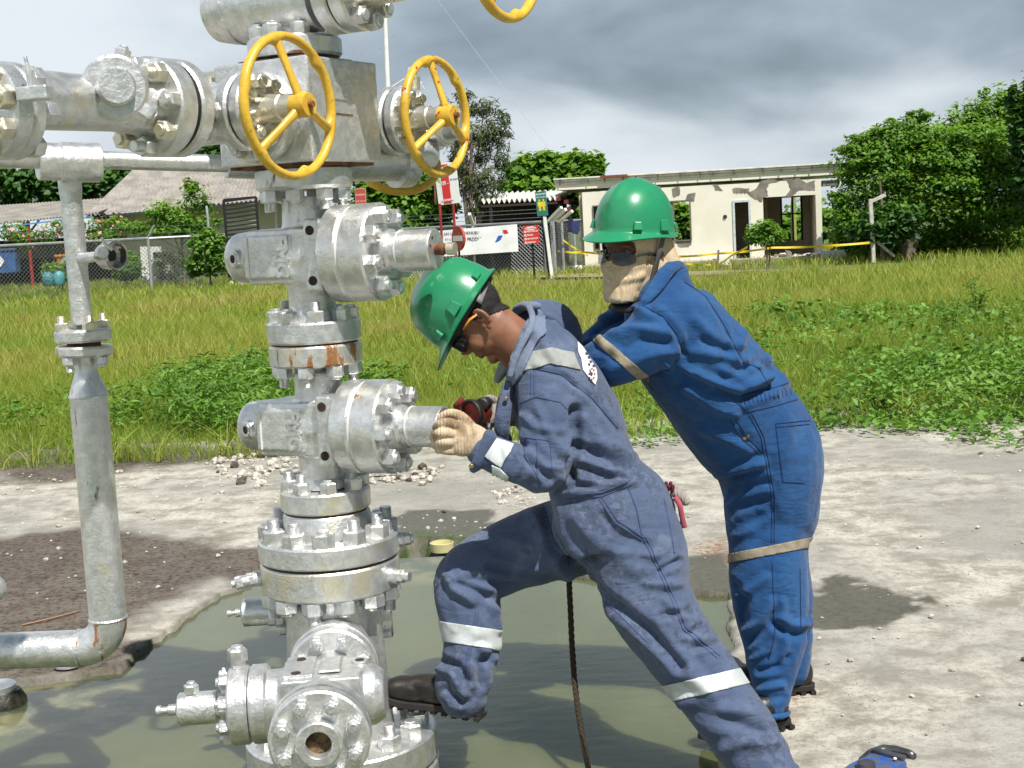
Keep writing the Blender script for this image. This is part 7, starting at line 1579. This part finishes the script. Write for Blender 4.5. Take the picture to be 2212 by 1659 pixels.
# knitted balaclava
mb = MB(); headparts(mb, H2, 1.07, False, True); mb.add(*tubeparts([(.012, 0, -.01), (.032, 0, -.06), (.052, 0, -.095), (.060, 0, -.122)], [(.076, .078), (.064, .066), (.050, .050), (.042, .042)]), H2); limb(mb, [(1384, 560, 4.12, 46, .070), (1404, 590, 4.12, 44, .065), (1424, 612, 4.13, 40, .06)]); limb(mb, [(1402, 538, 4.14, 50, .075), (1424, 570, 4.15, 40, .07), (1440, 600, 4.16, 34, .06)])
me = voxmesh(mb, .0035, 6); V = getv(me); Hi = np.array(H2.inverted()); L = V@Hi[:3, :3].T+Hi[:3, 3]
hole = (L[:, 0] > .035) & (((np.abs(L[:, 1]))/.056)**2+((L[:, 2]-.040)/.036)**2 < 1) | (L[:, 2] < -.114) & (L[:, 0] > -.06)
bm = bmesh.new(); bm.from_mesh(me); bm.verts.ensure_lookup_table(); bmesh.ops.delete(bm, geom=[v for v in bm.verts if hole[v.index]], context='VERTS'); bm.normal_update()
for v in bm.verts: q = noise.noise(v.co*14); v.co += v.normal*(.003+.003*q)
m2 = D.meshes.new('mask'); bm.to_mesh(m2); bm.free()
crumple(m2, [([(1316, 590), (1340, 606), (1385, 596)], 7, .004), ([(1404, 552), (1398, 596), (1380, 628)], 7, -.004), ([(1300, 600), (1314, 630)], 6, .003)], .0015, 5)
off = offof(w2_); Mloc = Matrix.Translation(-off) @ H2; m2.transform(H2.inverted()); o = linkmesh('balaclava', m2, M_KNIT, w2_, 180); o.matrix_local = Mloc; s = o.modifiers.new('s', 'SOLIDIFY'); s.thickness = .004; s.offset = 1
hat2 = helmet(H2 @ Matrix.Translation((.0, 0, .089)), w2_)
glasses(H2, w2_, M_LENSC, M_LENSC, M_BLACK, z=.014, x=.102, lw=.066)
pts = [H2 @ Vector(q) for q in ((.005, .110, .078), (.008, .096, .02), (.018, .090, -.04), (.034, .074, -.09), (.044, .048, -.122))]
MB().tube([Vector(q) for q in [tuple(a) for a in pts]], [(.0105, .0022)]*5, 8).build('chin_strap', pmat('strap_grey', (.09, .09, .085), .8), hat2, 180)
MB().tube([H2 @ Vector(q) for q in ((.040, .058, -.118), (.058, .035, -.134), (.072, 0, -.138), (.066, -.03, -.132))], [(.014, .007), (.017, .009), (.015, .008), (.01, .005)], 12).build('chin_cup', M_BLACK, hat2, 180)
MB().box(frame(H2 @ Vector((.03, .124, .088)), H2.to_3x3() @ Vector((0, 1, .1)), H2.to_3x3() @ Vector((0, 0, 1))), .010, .024, .004)
hb = G(1692, 1568); tb = G(1505, 1604); boot(orient(hb+Vector((0, 0, .002)), tb-hb, UP), w2_); hb = G(1746, 1492); tb = G(1590, 1500); boot(orient(hb, tb-hb, UP), w2_)
mb = MB(); handset(mb, [(1200, 835, 4.22, 30, .03), (1175, 850, 4.22, 32, .026), (1155, 862, 4.2, 28, .022)], [[(1160, 845, 4.2, .013), (1140, 848, 4.18, .012), (1125, 858, 4.17, .011)], [(1145, 860, 4.2, .012), (1128, 868, 4.18, .012), (1118, 880, 4.19, .011)], [(1145, 872, 4.2, .012), (1130, 880, 4.18, .012), (1120, 890, 4.2, .011)], [(1150, 882, 4.21, .012), (1136, 890, 4.2, .011), (1127, 898, 4.21, .010)], [(1156, 890, 4.22, .011), (1146, 898, 4.21, .010), (1138, 904, 4.22, .009)]])
child('work_glove', voxmesh(mb, .003, 2), M_GLOVG, w2_)
# ---------------------------------------------------------------- hand-held and carried things
t = thing('ratchet_tool', P(1022, 893, 3.93), 'oily red and black ratchet tool held by the bending worker', 'tool'); c = P(1024, 893, 3.93); d = hd(-38)+Vector((0, 0, .05))
M_REDT = pmat('oily_red', (.34, .03, .02), .4, .1, .3, 30, .3, .003, 60, col2=(.07, .015, .012))
MB().lathe(c, d, [(-.045, .028), (-.04, .034), (.012, .037), (.014, .030)], 36).build('drum', M_REDT, t); MB().lathe(c, d, [(.006, .0395), (.010, .042), (.020, .042), (.024, .038), (.020, .032), (.012, .030)], 36).build('rim', M_BLACK, t)
MB().lathe(c+d*.0, d, [(.010, .031), (.013, .030)], 30).build('face_plate', M_REDT, t); MB().lathe(P(1046, 872, 3.93), hd(-20), [(-.02, .018), (.02, .020), (.024, .016)], 24).build('knob', M_BLACK, t)
MB().bar(P(1000, 868, 3.95), P(985, 884, 3.92), .016, .03).build('lever', M_REDT, t, 0, .003); MB().bar(P(1040, 905, 3.95), P(1052, 935, 3.98), .03, .03).build('handle', M_BLACK, t, 0, .006)
def ribbon(name, pts, w_, mat, label, cat, group=None):
    mb = MB(); C_s = catmull([(*q, 0) for q in pts], 5); mb.tube([P(q[0], q[1], q[2]) for q in C_s], [(w_, .004)]*len(C_s), 8); tag(mb.build(name, mat, None, 180), label, cat, group)
o = MB(); limb(o, [(1436, 1062, 3.92, 9, .02), (1455, 1062, 3.91, 12, .018), (1470, 1070, 3.90, 12, .016), (1482, 1084, 3.90, 10, .014)]); tag(child('spare_glove', o.mesh('g'), M_GLOVG, None), 'rolled grey glove sticking out of the back pocket', 'glove')
o = MB()
for k_ in range(7): limb(o, [(1422+k_*5, 1062-(k_ % 3)*5, 3.90, 5, .010), (1424+k_*5, 1050-(k_ % 2)*7, 3.89, 4, .006)], 8, 2, 1, 2)
tag(child('rag', o.mesh('r'), pmat('maroon_cloth', (.20, .03, .05), .9, 0, .3, 60), None), 'crumpled maroon rag stuffed in the back pocket', 'rag')
ribbon('cloth_strip', [(1458, 1075, 3.89), (1468, 1090, 3.87), (1473, 1115, 3.87), (1479, 1140, 3.87)], .008, pmat('pink_red_strap', (.42, .08, .12), .8), 'pinkish red cloth strip hanging from the back pocket', 'cloth strip', 'strips hanging from the back pocket')
ribbon('cloth_strip', [(1466, 1085, 3.88), (1472, 1115, 3.88), (1470, 1150, 3.88), (1465, 1180, 3.88)], .005, M_BLACK, 'thin black strip hanging from the back pocket', 'cloth strip', 'strips hanging from the back pocket')
# blue clamp tool in the lower right corner
t = thing('pipe_wrench', G(1890, 1655), 'blue cast pipe tool with a grey hook jaw, cut off by the bottom edge', 'tool')
M_BLUT = pmat('chipped_blue', (.02, .10, .42), .35, .1, .25, 40, .3, .003, 60, col2=(.10, .11, .13)); M_JAW = pmat('jaw_steel', (.16, .16, .17), .35, .7, .2, 20)
b0 = G(1915, 1672); bz = Vector((0, 0, .03)); e1_ = (G(1810, 1732)-b0); e1_.z = 0; e1_.normalize(); e2_ = Vector((0, 0, 1)).cross(e1_)
M = Matrix((e1_, e2_, UP)).transposed().to_4x4(); M.translation = b0
MB().prism([(-.02, -.05), (.10, -.055), (.32, -.03), (.32, .03), (.10, .05), (-.02, .055)], .045, M @ Matrix.Translation((0, 0, .004))).build('frame', M_BLUT, t, 0, .01)
MB().prism([(-.022, -.045), (.0, -.048), (.0, .05), (-.022, .05)], .012, M @ Matrix.Translation((0, 0, .048))).build('edge_plate', M_JAW, t, 0, .003)
MB().lathe(M @ Vector((.10, 0, .045)), UP, [(0, .026), (.02, .024), (.024, .014)], 28).build('pivot_nut', M_JAW, t); MB().lathe(M @ Vector((.012, .035, .056)), UP, [(0, .005), (.003, .004)], 12).build('rivet', M_SIGNW, t)
hk = [M @ Vector(q) for q in ((.03, -.05, .03), (-.03, -.062, .03), (-.062, -.045, .035), (-.07, -.01, .04), (-.066, .03, .044), (-.058, .05, .045))]
MB().tube(hk, [(.020, .018), (.022, .018), (.022, .018), (.018, .016), (.014, .013), (.010, .010)], 14).build('hook_jaw', M_JAW, t, 180)
